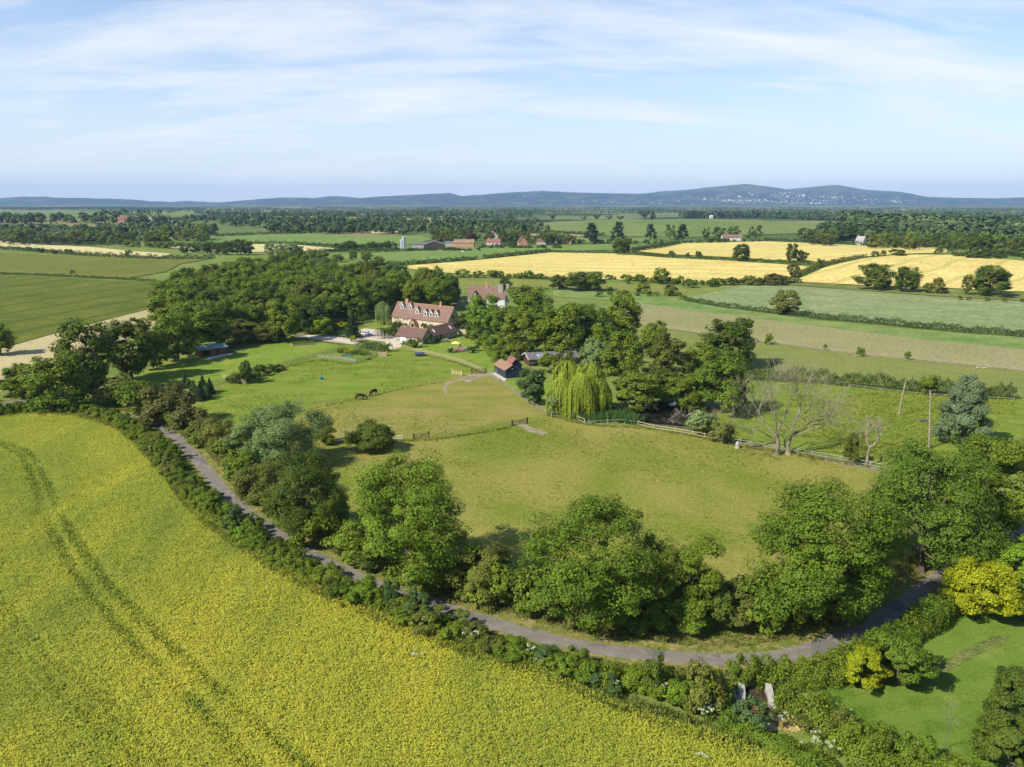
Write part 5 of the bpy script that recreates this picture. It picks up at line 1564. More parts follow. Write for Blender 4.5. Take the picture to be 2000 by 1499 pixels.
near_tree('ash_tree', 'big ash with a full green crown, casting a clear shadow on the paddock beside it', 795, 1135, 888, 132, 'ash', G['ash'], 15, 230, 190, .30, 1, .06)
near_tree('ash_tree', 'airy pale green ash in the middle of the lane bend, its limbs showing through', 1150, 1225, 970, 138, 'ash', G['ash'], 14, 200, 170, .29, 2, .05, .17)
near_tree('small_ash', 'smaller narrow dark tree between the two broad ashes at the bend', 1345, 1222, 1038, 70, 'ash', G['mid'], 9, 120, 150, .27, 3, .05, .22)
near_tree('ash_tree', 'broad bluish green ash overhanging the bend of the lane', 1590, 1215, 933, 142, 'ash', G['ash'], 16, 270, 190, .29, 4, .04, .18)
near_tree('ash_tree', 'wide yellowish green tree overhanging the shaded lane', 1800, 1120, 866, 136, 'round', G['bright'], 15, 240, 180, .29, 5, .08, .18)
setmat([c for c in bpy.data.objects if c.name.startswith('crown')][-1], leaf_mat('lane_leaf', (.060, .105, .012, 1), (.125, .185, .022, 1)))
near_tree('dark_tree', 'dark tree at the picture edge behind the yellowish green lane tree', 1925, 1030, 844, 88, 'round', G['mid'], 10, 140, 170, .30, 6, .08)
near_tree('dark_tree', 'tall dark tree at the edge beyond the yellow shrubs', 2015, 1085, 820, 115, 'round', G['mid'], 12, 180, 170, .30, 7, .08)
near_tree('dark_tree', 'dark tree over the shaded lane between the yellowish green tree and the edge', 1890, 1090, 905, 80, 'round', G['mid'], 10, 150, 170, .30, 27, .04)
near_tree('maple_tree', 'dense dark round field maple beside the lane', 603, 1048, 884, 76, 'shrub', G['dark'], 12, 190, 200, .24, 8, .04, .2)
near_tree('willow_tree', 'pale grey green willow with a wide billowing crown by the lane', 560, 908, 788, 82, 'round', G['pale'], 13, 190, 190, .26, 9, .04, .19)
near_tree('willow_tree', 'smaller pale willow crown leaning toward the lane', 492, 912, 818, 48, 'shrub', G['pale'], 9, 110, 170, .26, 10, .04, .2)
near_tree('willow_bush', 'dull green bush growing against the right side of the pale willow', 630, 868, 822, 26, 'shrub', G['mid'], 7, 60, 150, .26, 11, .02, .24)
near_tree('walnut_bush', 'round glossy dark bush standing alone on the paddock grass', 731, 880, 824, 40, 'shrub', G['dark'], 11, 120, 170, .30, 12, .02, .24)
near_tree('hawthorn_bush', 'greyish hawthorn with thin top between the two broad ashes', 945, 1165, 1068, 72, 'shrub', G['olive'], 11, 150, 170, .24, 13, .02, .2)
near_tree('hawthorn_bush', 'straggly brownish hawthorn under the dark maple', 505, 990, 902, 52, 'shrub', G['olive'], 9, 110, 170, .24, 14, .02, .22)
near_tree('hawthorn_bush', 'olive hawthorn bush below the pale willow', 432, 888, 818, 42, 'shrub', G['olive'], 9, 100, 170, .25, 15, .02, .22)
near_tree('elm_bush', 'bright leafy bush under the narrow dark tree', 1350, 1226, 1150, 52, 'shrub', G['ash'], 8, 90, 160, .27, 16, .02, .22)
near_tree('elm_bush', 'dull hawthorn growing under the bluish green ash', 1432, 1220, 1130, 50, 'shrub', G['olive'], 8, 90, 160, .25, 17, .02, .22)
near_tree('elm_bush', 'dense bramble thicket below the airy pale ash', 1235, 1222, 1160, 62, 'shrub', G['dark'], 9, 110, 160, .25, 18, .02, .22)
near_tree('conical_poplar', 'silvery blue conical tree standing alone in the rough meadow', 1876, 872, 728, 46, 'pear', G['silver'], 20, 290, 170, .30, 19, .02, .19, .9)
near_tree('yellow_maple', 'golden leaved tree at the garden edge beside the shaded lane', 1915, 1205, 1095, 68, 'round', G['yellow'], 15, 150, 170, .24, 20, .05, .2)
near_tree('yellow_maple', 'greenish golden tree behind the golden one at the garden edge', 1975, 1165, 1048, 62, 'ash', G['bright'], 9, 110, 170, .25, 21, .05, .2)
near_tree('yellow_maple', 'small golden shrub at the edge of the garden below the golden tree', 1997, 1212, 1168, 28, 'shrub', G['yellow'], 7, 50, 150, .22, 22, .02, .24)
near_tree('golden_shrub', 'bright golden shrub set into the green hedge of the bend', 1683, 1340, 1264, 42, 'shrub', G['yellow'], 14, 120, 170, .20, 23, .02, .22)
near_tree('cherry_tree', 'round green tree on the lawn beside the bright golden shrub', 1752, 1335, 1232, 58, 'round', G['ash'], 10, 130, 170, .25, 24, .08, .2)
near_tree('garden_tree', 'dark leafy tree at the garden edge above the picture corner', 1992, 1420, 1310, 62, 'round', G['dark'], 10, 130, 170, .22, 25, .06, .2)
near_tree('garden_tree', 'dark leafy tree in the corner of the garden', 1965, 1510, 1395, 60, 'round', G['dark'], 10, 130, 170, .22, 26, .06, .2)

# ------------------------------------------------------------------ stock of plants for the rest
pp = plant_proto
STK = {}
for i, (pf, nl, ncl, nlf, ls) in enumerate((('round', 14, 170, 95, .42), ('oak', 15, 180, 90, .42), ('ash', 14, 165, 90, .42), ('round', 12, 150, 100, .42), ('oak', 17, 190, 90, .40))):
    STK['tree%d' % i] = pp('broadleaf_tree', 'x', 'tree', 40 + i, 12, 5.2, .7, pf, G['mid'], nl, ncl, nlf, ls, 1.15, .26)
for i in range(3):
    STK['shrub%d' % i] = pp('shrub', 'x', 'shrub', 50 + i, 4, 2.6, .15, 'shrub', G['mid'], 8, 60, 75, .27, .6, .08, .75, ('stem', 'foliage'), False, None, 2)
for i in range(6):
    STK['hs%d' % i] = pp('hedge_shrub', 'x', 'shrub', 60 + i, 3, 1.9, .1, ('shrub', 'round', 'vase')[i % 3], G['mid'], 8, 62, 95, .19, .45, .06, .8, ('stem', 'foliage'), False, None, 2)
for i, (pf, H_) in enumerate((('round', 12), ('oak', 12), ('ash', 12), ('round', 10))):
    STK['far%d' % i] = pp('far_tree', 'x', 'tree', 70 + i, H_, 5.2, .9, pf, G['dark'], 10, 70, 30, .75, 1.15, .26, .75, ('trunk', 'crown'), True, None, 0)
STK['con'] = conifer('conifer_tree', 'x', 'tree', 80, 10, 2.6, G['pine'], 15, 26, .5)
STK['fcon'] = pp('far_conifer', 'x', 'tree', 81, 20, 5.0, 1.0, 'pear', G['pine'], 16, 110, 30, .9, 1.3, .4, .8, ('trunk', 'crown'), True)
STK['cedar'] = pp('cedar_tree', 'x', 'tree', 82, 14, 7, 3.5, 'flat', G['pine'], 7, 60, 30, .8, 1.5, .4, .4, ('trunk', 'crown'), True)
for k in STK: STK[k]['spare'] = 1

# ---- row of trees at the west end of the lane and shelter
WR = 'trees of the west row'
for k, u, v, top, hw, lab, mt in (
    ('tree2', 45, 780, 706, 36, 'loose pale tree at the start of the west row, next to the lane', G['mid']),
    ('tree1', 122, 800, 684, 64, 'broad dark tree at the lane end of the west row', G['mid']),
    ('tree0', 178, 765, 618, 55, 'tall dark tree rising behind the broad one of the west row', G['dark']),
    ('tree2', 258, 742, 616, 55, 'tall lacy dark tree in the middle of the west row', G['dark']),
    ('tree3', 300, 720, 640, 34, 'dark tree between the lacy tree and the field shelter', G['dark']),
    ('tree1', 348, 706, 602, 46, 'dark tree directly behind the field shelter', G['mid']),
    ('tree4', 392, 682, 585, 56, 'bright crowned tree rising above the field shelter', G['ash']),
    ('tree0', 2, 694, 630, 30, 'single round tree in the dry field margin at the picture edge', G['mid']),
    ('tree0', 558, 668, 580, 40, 'tall round green tree at the wood edge above the mown paddock', G['mid']),
    ('tree3', 470, 668, 625, 36, 'pale green low tree at the wood edge above the mown paddock', G['olive']),
    ('tree1', 525, 668, 628, 36, 'low rounded tree at the wood edge beside the tall round one', G['olive']),
    ('tree4', 606, 650, 592, 36, 'dark tree where the drive enters the wood', G['dark'])):
    put(STK[k], u, v, top, hw, lab, WR, mt)
for u, v, top, hw, lab, mt in (
    (452, 680, 648, 26, 'round shrub beside the field shelter', G['olive']), (20, 775, 745, 28, 'dark bush where the lane enters the picture', G['dark']),
    (222, 788, 738, 44, 'olive bush at the end of the west row', G['olive']), (268, 806, 752, 40, 'green bush beside the brown hawthorn by the lane', G['mid']),
    (332, 828, 762, 50, 'large brownish hawthorn bush at the paddock corner', G['brown']), (375, 850, 798, 34, 'brownish bush next to the lane below the big hawthorn', G['brown']),
    (300, 800, 762, 30, 'dull green bush behind the big hawthorn', G['olive']), (405, 868, 822, 30, 'olive bush between the brown bush and the willow', G['olive']),
    (350, 842, 806, 26, 'low bush at the lane edge under the big hawthorn', G['mid']), (388, 872, 838, 24, 'small green bush at the lane edge above the willow', G['mid']), (318, 822, 786, 34, 'wide dull bush at the lane edge beside the brown hawthorn', G['olive']), (452, 905, 862, 32, 'bush between the olive hawthorn and the pale willow', G['mid']), (530, 960, 905, 40, 'leafy bush below the pale willow, by the dark maple', G['olive']),
    (612, 1066, 1005, 42, 'leafy bush in front of the dark maple trunk', G['mid']), (565, 1040, 985, 36, 'low bush between the dark maple and the lane', G['dark']),
    (655, 1020, 960, 30, 'low straggling bush under the dark maple', G['mid']), (900, 1160, 1100, 40, 'dark bush at the foot of the big ash', G['dark']),
    (690, 1092, 1035, 48, 'leafy undergrowth on the lane side of the big ash', G['mid']), (470, 940, 890, 34, 'bright low bush between willow and lane', G['mid']),
    (1060, 1200, 1120, 50, 'leafy bush on the lane side of the airy ash', G['mid']), (1010, 1178, 1105, 40, 'dark bush behind the hawthorn at the bend', G['dark']),
    (1530, 1222, 1150, 44, 'leafy bush in front of the bluish ash', G['mid']), (1290, 1225, 1170, 36, 'low bramble between the two ashes', G['mid']),
    (1235, 1218, 1130, 46, 'leafy bush closing the gap between the airy ash and the narrow tree', G['mid']), (1480, 1225, 1140, 50, 'leafy bush at the foot of the bluish ash', G['ash']), (1620, 1212, 1150, 50, 'low leafy bush under the overhang of the bluish ash', G['dark']), (960, 1176, 1105, 46, 'bush in front of the greyish hawthorn', G['mid']), (850, 1150, 1080, 44, 'leafy bush right of the big ash trunk', G['mid']), (560, 1010, 950, 36, 'bush in front of the dark round maple', G['olive']), (1400, 1228, 1150, 40, 'dark bush between the narrow tree and the bluish ash', G['dark']),
    (1690, 1170, 1090, 44, 'dark bush beneath the overhanging lane trees', G['dark']), (745, 1112, 1060, 40, 'dark bush at the trunk of the big ash', G['dark'])):
    put(STK['shrub%d' % random.randrange(3)], u, v, top - (v - top) * .18, hw * 1.25, lab, 'bushes along the lane', mt)
# fir thicket in the paddock corner
for i in range(16):
    u = random.uniform(320, 418); v = 775 + (u - 320) * -.05 + random.uniform(-18, 12)
    put(STK['con'] if random.random() < .4 else STK['shrub%d' % (i % 3)], u, v, v - random.uniform(18, 36), random.uniform(9, 16), 'dark spreading fir or juniper in the thicket at the paddock corner', 'evergreens of the corner thicket', G['pine'] if i % 2 else G['blue'], 'shrub', name='thicket_evergreen')
put(STK['tree2'], 482, 750, 702, 15, 'spindly young tree inside the fenced guard of the paddock', None, G['dark'])
for u, v, hw, top in ((470, 748, 26, 726), (505, 735, 16, 712), (525, 728, 18, 712), (545, 724, 13, 712), (455, 746, 18, 732), (495, 742, 20, 727)):
    put(STK['shrub%d' % random.randrange(3)], u, v, top, hw, 'low dark bush in the fenced tree guard of the paddock', 'bushes in the fenced guard', G['dark'])

# ---- round the house
for k, u, v, top, hw, lab, mt, rz in (
    ('tree3', 630, 655, 620, 21, 'pale yellow green young tree with white trunk at the drive', G['bright'], None),
    ('con', 690, 660, 605, 19, 'dark pointed conifer beside the parked car', G['pine'], None),
    ('tree0', 944, 652, 573, 38, 'bright yellow green tree in front of the white farmhouse', G['bright'], None),
    ('tree1', 1034, 640, 555, 44, 'big dark round tree beside the white farmhouse', G['mid'], None),
    ('tree0', 990, 668, 598, 36, 'dark green tree at the edge of the garden lawn', G['mid'], None),
    ('tree4', 1022, 694, 604, 46, 'large dark tree behind the stable', G['mid'], None),
    ('tree1', 1098, 700, 588, 52, 'large round tree behind the long timber shed', G['mid'], None),
    ('tree2', 1160, 690, 596, 42, 'dark tree between the long shed and the tall ash', G['dark'], None),
    ('tree2', 1213, 680, 566, 42, 'tall ash standing above the other trees beside the fallow land', G['mid'], None),
    ('tree2', 1280, 700, 624, 34, 'lacy tree beside the tall ash, in front of the fallow land', G['mid'], None),
    ('tree1', 1424, 718, 617, 55, 'big dark oak against the fallow land', G['dark'], None),
    ('tree4', 1216, 748, 645, 44, 'broad dark tree behind the weeping willow', G['mid'], None),
    ('tree3', 1300, 752, 652, 44, 'broad olive tree above the pond', G['olive'], None),
    ('tree4', 1368, 742, 668, 40, 'dark tree below the big oak', G['mid'], None),
    ('tree3', 1408, 808, 688, 54, 'leaning tree with a bare pale trunk beside the pond', G['ash'], None),
    ('tree0', 1245, 803, 722, 46, 'dense round tree overhanging the pond', G['mid'], None),
    ('tree3', 1335, 796, 728, 40, 'dark tree at the back of the pond', G['mid'], None),
    ('tree1', 1295, 785, 720, 34, 'low dark tree behind the pond water', G['dark'], None),
    ('tree2', 1160, 735, 658, 28, 'grey green tree rising behind the weeping willow', G['pale'], None),
    ('tree0', 1041, 790, 716, 28, 'dark round tree beside the stable fence', G['blue'], None),
    ('tree4', 1065, 668, 610, 38, 'dark tree in the middle of the grove behind the stable', G['mid'], None),
    ('tree0', 1130, 650, 590, 40, 'tree at the back of the grove by the meadow', G['mid'], None),
    ('tree3', 960, 640, 596, 22, 'dark tree beside the white farmhouse wall', G['dark'], None),
    ('tree1', 912, 646, 608, 20, 'dark yew at the gable of the stone house', G['dark'], None),
    ('tree0', 1178, 720, 630, 34, 'red brown leaved tree among the green ones', G['mid'], None)):
    put(STK[k], u, v, top, hw, lab, 'trees of the grove behind the stable' if u > 955 else None, mt, rz=rz)
for u, v, top, hw, lab, mt in (
    (1005, 702, 668, 27, 'grey brown bush beside the stable roofs', G['olive']), (1085, 812, 760, 27, 'grey willow bush at the corner of the honey coloured fence', G['pale']),
    (1372, 850, 800, 36, 'grey leaved bush in front of the pond', G['pale']), (1412, 866, 822, 28, 'green bush against the grey fence', G['olive']),
    (1440, 800, 768, 22, 'dark bush under the leaning tree', G['dark']), (1355, 800, 780, 24, 'bush behind the bleached branches', G['olive']),
    (970, 690, 655, 26, 'garden shrub at the back of the lawn', G['mid']), (975, 712, 685, 18, 'leafy shrub between the lawn and the stable', G['mid']),
    (940, 672, 640, 26, 'shrub behind the pale garden wall', G['mid']), (925, 660, 635, 22, 'shrub beside the gable of the stone house', G['dark']),
    (880, 690, 679, 7, 'round clipped bush beside the white flowers', G['dark']), (919, 690, 676, 9, 'round clipped bush on the garden lawn', G['dark']), (930, 686, 674, 8, 'round blue green bush on the garden lawn', G['blue']),
    (804, 680, 662, 12, 'green bush at the corner of the garage', G['mid']), (815, 679, 660, 11, 'tall green bush in front of the outbuilding gable', G['mid']), (791, 677, 665, 9, 'low bush before the garage door', G['bright']),
    (838, 673, 652, 8, 'climber on the outbuilding gable', G['dark']), (855, 668, 655, 7, 'climber on the long outbuilding wall', G['dark']), (866, 666, 655, 6, 'second climber on the long outbuilding wall', G['dark']),
    (790, 641, 631, 7, 'shrub beside the porch of the stone house', G['mid']), (828, 646, 630, 7, 'shrub against the front wall right of the porch', G['olive']), (842, 648, 632, 6, 'yellowish shrub against the front wall near the outbuilding', G['bright']),
    (768, 638, 629, 6, 'shrub at the corner of the stone house', G['mid']), (779, 640, 632, 6, 'low shrub under the front windows', G['olive']),
    (676, 656, 645, 7, 'round clipped bush on the front lawn', G['dark']), (645, 650, 640, 18, 'dark hedge bush behind the drive', G['dark']), (606, 652, 636, 16, 'dark bush at the drive entrance', G['dark']),
    (690, 668, 655, 8, 'bush with yellow flowers by the drive', G['yellow']), (668, 642, 630, 14, 'golden bush at the wood edge by the lawn', G['yellow']), (655, 640, 628, 10, 'second golden bush at the wood edge by the lawn', G['yellow']),
    (1072, 730, 688, 24, 'leafy bush before the long timber shed', G['mid']), (1104, 731, 686, 27, 'tall leafy bush before the end of the long timber shed', G['olive']),
    (1115, 742, 712, 22, 'grey shrub between the long shed and the weeping willow', G['olive']), (1146, 728, 700, 20, 'brownish shrub behind the weeping willow', G['brown'])):
    put(STK['shrub%d' % random.randrange(3)], u, v, top, hw, lab, None, mt)
# small willow left of the house and the large yellow weeping willow
def willow_at(label, u, v, top, hw, leaf, domes, nstr, ls, seed):
    p, t = P(u, v); h = top_z(p, top) - p.z; w = hw * t / FPX
    o = weeping('weeping_willow', label, 'tree', seed, [(x * w, y * w, z * h, r * w, d * h) for x, y, z, r, d in domes], leaf, nstr, ls, h * .035)
    o.location = p
    return o
willow_at('large yellow green weeping willow beside the pond', 1128, 806, 704, 60, G['willow'], [(-.34, .2, .98, .60, .62), (.42, .1, .94, .54, .60), (.05, -.35, .82, .62, .72), (-.55, -.2, .72, .50, .66), (.60, -.15, .70, .48, .66), (0, .1, .90, .5, .5)], 900, .32, 5)
willow_at('grey green weeping willow at the end of the stone house', 750, 634, 588, 21, G['pale'], [(-.1, 0, 1.0, .8, .85), (.35, -.2, .85, .6, .8)], 260, .36, 6)
# beech hedges near the house
hedge([(738, 664), (755, 660), (772, 652), (780, 643)], 3.0, 3.2, G['hedge'], 'tall clipped hedge between the car and the garage', group='garden hedges', sm=0)
hedge([(700, 679), (725, 683), (752, 687), (765, 688)], 3.2, 2.6, G['hedge'], 'dense dark hedge behind the vegetable plot', group='garden hedges', sm=0)
hedge([(612, 650), (640, 646), (680, 637), (720, 628)], 3.0, 3.0, G['dark'], 'long dark hedge between the drive and the wood', group='garden hedges')
hedge([(940, 668), (958, 690), (972, 712)], 2.5, 2.0, G['ash'], 'leafy hedge along the far side of the garden lawn', group='garden hedges')

# dead trees
def dead_tree(name, label, u, v, top, seed, stems, L, r, depth, mat, spread=.55, cat='tree'):
    p = P(u, v)[0]
    o = thing(name, label, cat, p)
    rg = np.random.default_rng(seed)
    for (x, y), d, k in stems:
        m = MB()
        m.tube([(x * 1.3, y * 1.3, -.2), (x, y, .4)], [r * k * 1.7, r * k * 1.05], 8)
        bare_branches(rg, m, Vector((x, y, .35)), Vector(d).normalized(), L * k, r * k, depth, spread, .22)
        m.build('stem', mat, o)
    return o
def big_dead_tree(label, u, v):
    p = P(u, v)[0]
    o = thing('dead_tree', label, 'tree', p)
    rg = np.random.default_rng(6)
    for x, y, limbs_ in ((-1.0, 0, ((-.75, .1, 1, 5.6), (-.30, .3, 1, 6.4), (.10, -.2, 1, 6.2), (-1.3, -.2, .75, 5.2), (-.5, -.5, .9, 5.0))),
                         (1.1, .2, ((.85, .1, 1, 6.4), (.35, -.3, 1, 6.4), (1.5, .0, .9, 5.6), (.2, .5, 1, 5.6), (.9, -.6, .8, 5.0)))):
        m = MB(); top = Vector((x * 1.25, y, 3.6))
        m.tube([(x * 1.1, y * 1.1, -.2), (x, y, .5), (x * .95, y, 1.9), top], [.80, .46, .38, .32], 9)
        for k, (dx, dy, dz, L) in enumerate(limbs_):
            bare_branches(rg, m, top.lerp(Vector((x, y, 2.4)), .35 * (k % 2)), Vector((dx, dy, dz)).normalized(), L * .92, .175, 4, .62, .10)
        m.build('stem', DEADBARK, o)
    m = MB(); bare_branches(rg, m, Vector((-1.2, 0, 2.6)), Vector((-1, -.1, -.05)).normalized(), 3.2, .15, 2, .7, -.05)
    m.build('low_limb', BARK, o)
big_dead_tree('big bare dead tree with two pale trunks on the fence line', 1528, 889)
dead_tree('dead_shrub', 'small leaning bare grey tree at the end of the grey fence', 1691, 911, 834, 11, [((0, 0), (.25, 0, 1), 1.0)], 3.2, .26, 4, rough_mat('grey_twig', (.14, .11, .085, 1), (.33, .28, .22, 1), 2), .7)
put(STK['tree3'], 1660, 906, 846, 17, 'small leafy thorn tree on the fence beside the leaning bare tree', None, G['olive'])
dead_tree('dead_shrub', 'grey leafless thicket beside the leaning tree at the pond', 1462, 815, 735, 21, [((0, 0), (.1, 0, 1), 1.0), ((1.5, .5), (.4, .1, .8), .9), ((-1.2, .3), (-.4, 0, .9), .8)], 2.8, .16, 4, DEADBARK, .8)
dead_tree('dead_shrub', 'thin bare sapling behind the pale willow', 588, 826, 790, 31, [((0, 0), (0, 0, 1), 1.0)], 2.2, .07, 4, WOOD, .6)
dead_tree('bare_sapling', 'silvery bare sapling on the garden lawn near the lower hedge', 1846, 1468, 1392, 41, [((0, 0), (0, 0, 1), 1.0)], 2.0, .035, 4, DEADBARK, .6)
dead_tree('bare_sapling', 'thin sapling beside the round walnut bush', 678, 868, 838, 42, [((0, 0), (0, 0, 1), 1.0)], 1.6, .06, 3, WOOD, .6)
put(STK['shrub0'], 680, 868, 842, 9, 'sparse green shrub around the thin sapling', None, G['mid'])

# ---- the wood behind the house
WP = [P(u, v)[0] for u, v in ((315, 640), (318, 600), (395, 556), (480, 540), (600, 541), (720, 556), (820, 572), (890, 588), (880, 606), (780, 612), (735, 612), (690, 630), (640, 640), (560, 652), (450, 660), (380, 676), (345, 676))]
rg = np.random.default_rng(17)
WL = {'mid': 'mid green broadleaf crown in the big wood behind the stone house', 'dark': 'dark green broadleaf crown in the big wood behind the stone house',
      'ash': 'fresh light green crown in the big wood behind the stone house', 'olive': 'olive green crown in the big wood behind the stone house', 'blue': 'blue green crown in the big wood behind the stone house'}
for x, y in poisson([(p.x, p.y) for p in WP], 9.6, rg):
    z = float(H(x, y))
    mk = rg.choice(['mid', 'dark', 'ash', 'olive', 'blue'], p=[.44, .14, .30, .08, .04])
    hgt = rg.uniform(10, 17)
    place(STK['tree%d' % rg.integers(5)], Vector((x, y, z)), hgt, rg.uniform(5.2, 7.8), WL[mk], 'trees of the big wood, ' + mk, G[mk], name='woodland_tree')
put(STK['con'], 412, 640, 555, 10, 'brown dead conifer in the wood', None, G['brown'])
put(STK['con'], 688, 640, 598, 6, 'slim dark spruce at the wood edge by the drive', None, G['pine'])

# ---- isolated trees and bushes in the far fields
for k, u, v, top, hw, lab, mt in (
    ('tree1', 1709, 566, 513, 34, 'dark spreading oak in the hedge below the barley slope', 'dark'), ('tree1', 1770, 570, 519, 27, 'dark oak with a narrow foot next to the spreading one', 'dark'),
    ('tree1', 1933, 578, 516, 38, 'large dark oak at the far end of the barley slope', 'dark'), ('tree0', 1534, 615, 565, 30, 'round olive tree on the edge of the sage green crop', 'olive'),
    ('tree1', 1447, 511, 475, 19, 'dark oak standing on the boundary of the two barley fields', 'dark'), ('tree0', 1545, 512, 474, 13, 'upright tree of the pair in the barley', 'dark'),
    ('tree3', 1566, 512, 488, 13, 'round lower tree of the pair in the barley', 'dark'), ('tree2', 1548, 542, 511, 12, 'small tree at the pointed end of the barley field', 'olive'),
    ('tree1', 1213, 498, 464, 20, 'round oak at the far corner of the barley field', 'dark'), ('tree2', 1290, 555, 521, 17, 'airy small tree on the near edge of the barley field', 'mid'),
    ('tree2', 1812, 573, 551, 10, 'thin sapling beside the dark oaks below the barley slope', 'olive'), ('tree2', 1830, 574, 540, 12, 'slender sapling with open crown below the barley slope', 'olive'),
    ('tree2', 1887, 576, 534, 11, 'slender pale tree left of the largest oak', 'olive'),
    ('tree3', 987, 564, 540, 13, 'small dark tree behind the farmhouse chimneys', 'dark'), ('tree4', 1130, 568, 530, 30, 'clump tree on the green meadow, the widest', 'dark'),
    ('tree0', 1160, 569, 529, 24, 'clump tree on the green meadow, the tallest', 'mid'), ('tree3', 1092, 566, 537, 20, 'clump tree on the green meadow, the smallest', 'dark')):
    put(STK[k], u, v, top, hw, lab, None, G[mt])
for u, v, top, hw, lab, mt in (
    (1845, 574, 561, 8, 'low bush between the saplings below the barley slope', 'olive'), (1602, 522, 505, 11, 'round bush at the corner of the barley slope', 'dark'),
    (1312, 504, 489, 8, 'small round bush at the west end of the barley boundary', 'dark'), (1343, 504, 493, 5, 'tiny bush on the barley boundary', 'dark'), (1364, 505, 490, 8, 'round bush on the barley boundary beside the dark oak', 'dark'),
    (1709, 502, 490, 9, 'bush on the ridge of the barley slope', 'dark'), (1725, 501, 488, 6, 'upright bush on the ridge of the barley slope', 'dark'), (1752, 500, 486, 18, 'wide bush on the ridge of the barley slope', 'dark'),
    (1832, 497, 484, 10, 'bush near the end of the ridge above the barley', 'dark'), (1510, 557, 534, 24, 'wide bare looking bush behind the sage green crop', 'brown'), (1475, 558, 540, 14, 'olive bush behind the sage green crop', 'olive'),
    (1227, 555, 536, 8, 'small bush on the near barley edge', 'mid'), (1250, 555, 535, 14, 'double bush on the near barley edge', 'mid'), (1330, 556, 538, 9, 'low bush right of the airy small tree', 'mid'),
    (1430, 557, 541, 11, 'dark bush at the back corner of the sage crop', 'dark'), (1390, 560, 546, 14, 'low spreading bush at the back of the sage crop', 'dark'), (1350, 562, 548, 12, 'bush where the near barley hedge meets the sage crop', 'mid'),
    (1255, 574, 552, 15, 'bush at the corner of the green meadow', 'mid'), (1310, 576, 553, 14, 'pale bush at the corner of the sage crop', 'olive'), (1190, 572, 560, 8, 'small bush right of the meadow clump', 'dark'),
    (905, 542, 526, 19, 'bush beyond the wood on the barley edge', 'mid'), (962, 543, 527, 16, 'round bush on the barley edge behind the farmhouse', 'mid'), (935, 543, 529, 14, 'low bush on the barley edge behind the wood', 'dark'),
    (1501, 674, 651, 9, 'round hawthorn on the long fence next to the dark oak', 'mid'), (1611, 684, 672, 5, 'small hawthorn on the long fence', 'mid'), (1680, 696, 678, 10, 'spreading hawthorn on the long fence', 'mid'),
    (1772, 703, 686, 8, 'compact hawthorn on the long fence', 'mid'), (1812, 772, 730, 21, 'tall bush standing out of the trimmed paddock hedge', 'mid'),
    (142, 536, 527, 5, 'single low bush on the boundary of the green crops', 'dark'), (78, 494, 484, 9, 'round bush on the stubble hedge', 'dark'), (135, 497, 486, 10, 'rounded bush in the stubble hedge', 'dark'),
    (252, 501, 488, 8, 'round bush standing in front of the stubble', 'dark'), (58, 490, 482, 7, 'small bush on the stubble hedge near the edge', 'mid'), (105, 496, 487, 8, 'pale bush on the stubble hedge', 'olive')):
    put(STK['shrub%d' % random.randrange(3)], u, v, top, hw, lab, None, G[mt])
# groups of trees in the west fields
for u, v, top, hw in ((385, 494, 478, 13), (405, 496, 473, 12), (425, 497, 474, 12), (445, 498, 470, 15), (470, 498, 466, 17), (485, 498, 470, 13), (360, 495, 482, 10)):
    put(STK['tree%d' % random.randrange(5)], u, v, top, hw, 'dark tree of the hedgerow clump in front of the pale west stubble', 'west hedgerow clump', G['dark'], name='hedgerow_tree')
for u, v, top, hw in ((528, 502, 472, 12), (550, 504, 476, 13), (570, 505, 474, 15), (585, 504, 478, 12)):
    put(STK['tree%d' % random.randrange(5)], u, v, top, hw, 'pale grey green tree of the small group beyond the wood', 'pale trees beyond the wood', G['pale'], name='hedgerow_tree')
for u, v, top, hw in ((610, 506, 488, 12), (630, 507, 490, 14), (690, 508, 488, 10), (715, 512, 490, 12), (660, 512, 496, 14), (740, 520, 500, 12)):
    put(STK['tree%d' % random.randrange(5)], u, v, top, hw, 'dark tree along the back edge of the big wood', 'trees at the back of the wood', G['mid'], name='hedgerow_tree')
for u0, v0, u1, v1, n, hmin, hmax, mt, lab, grp in (
    (210, 480, 480, 492, 16, 9, 15, 'mid', 'bush in the hedge line between stubble and west pasture', 'bushes of the stubble hedge'),
    (660, 488, 770, 486, 14, 9, 18, 'dark', 'bush in the hedge left of the silos', 'bushes near the silos'),
    (1180, 545, 1330, 556, 10, 7, 14, 'mid', 'bush in the ragged hedge on the near barley edge', 'bushes of the near barley hedge'),
    (1330, 558, 1450, 556, 10, 8, 15, 'mid', 'bush in the ragged hedge behind the sage crop', 'bushes behind the sage crop'),
    (1450, 557, 1560, 553, 8, 8, 22, 'olive', 'olive bush in the ragged hedge behind the sage crop', 'olive bushes behind the sage crop'),
    (960, 542, 1060, 545, 8, 8, 16, 'mid', 'bush behind the farmhouse on the barley edge', 'bushes behind the farmhouse'),
    (1160, 580, 1330, 578, 9, 8, 14, 'mid', 'bush along the lane meadow', 'bushes along the lane meadow'),
    (1850, 585, 2010, 592, 5, 5, 9, 'olive', 'low bush in the margin above the sage crop', 'margin bushes'),
    (1330, 476, 1500, 472, 12, 5, 12, 'dark', 'dark bush behind the back barley field', 'bushes behind the back barley'),
    (1100, 476, 1300, 478, 12, 6, 14, 'dark', 'dark bush along the edge of the farm pasture', 'bushes along the farm pasture')):
    for i in range(n):
        t = (i + random.uniform(.2, .8)) / n
        u, v = u0 + (u1 - u0) * t, v0 + (v1 - v0) * t
        hh = random.uniform(hmin, hmax)
        put(STK['shrub%d' % random.randrange(3)], u, v, v - hh, hh * random.uniform(.6, 1.0), lab, grp, G[mt], name='hedgerow_bush')
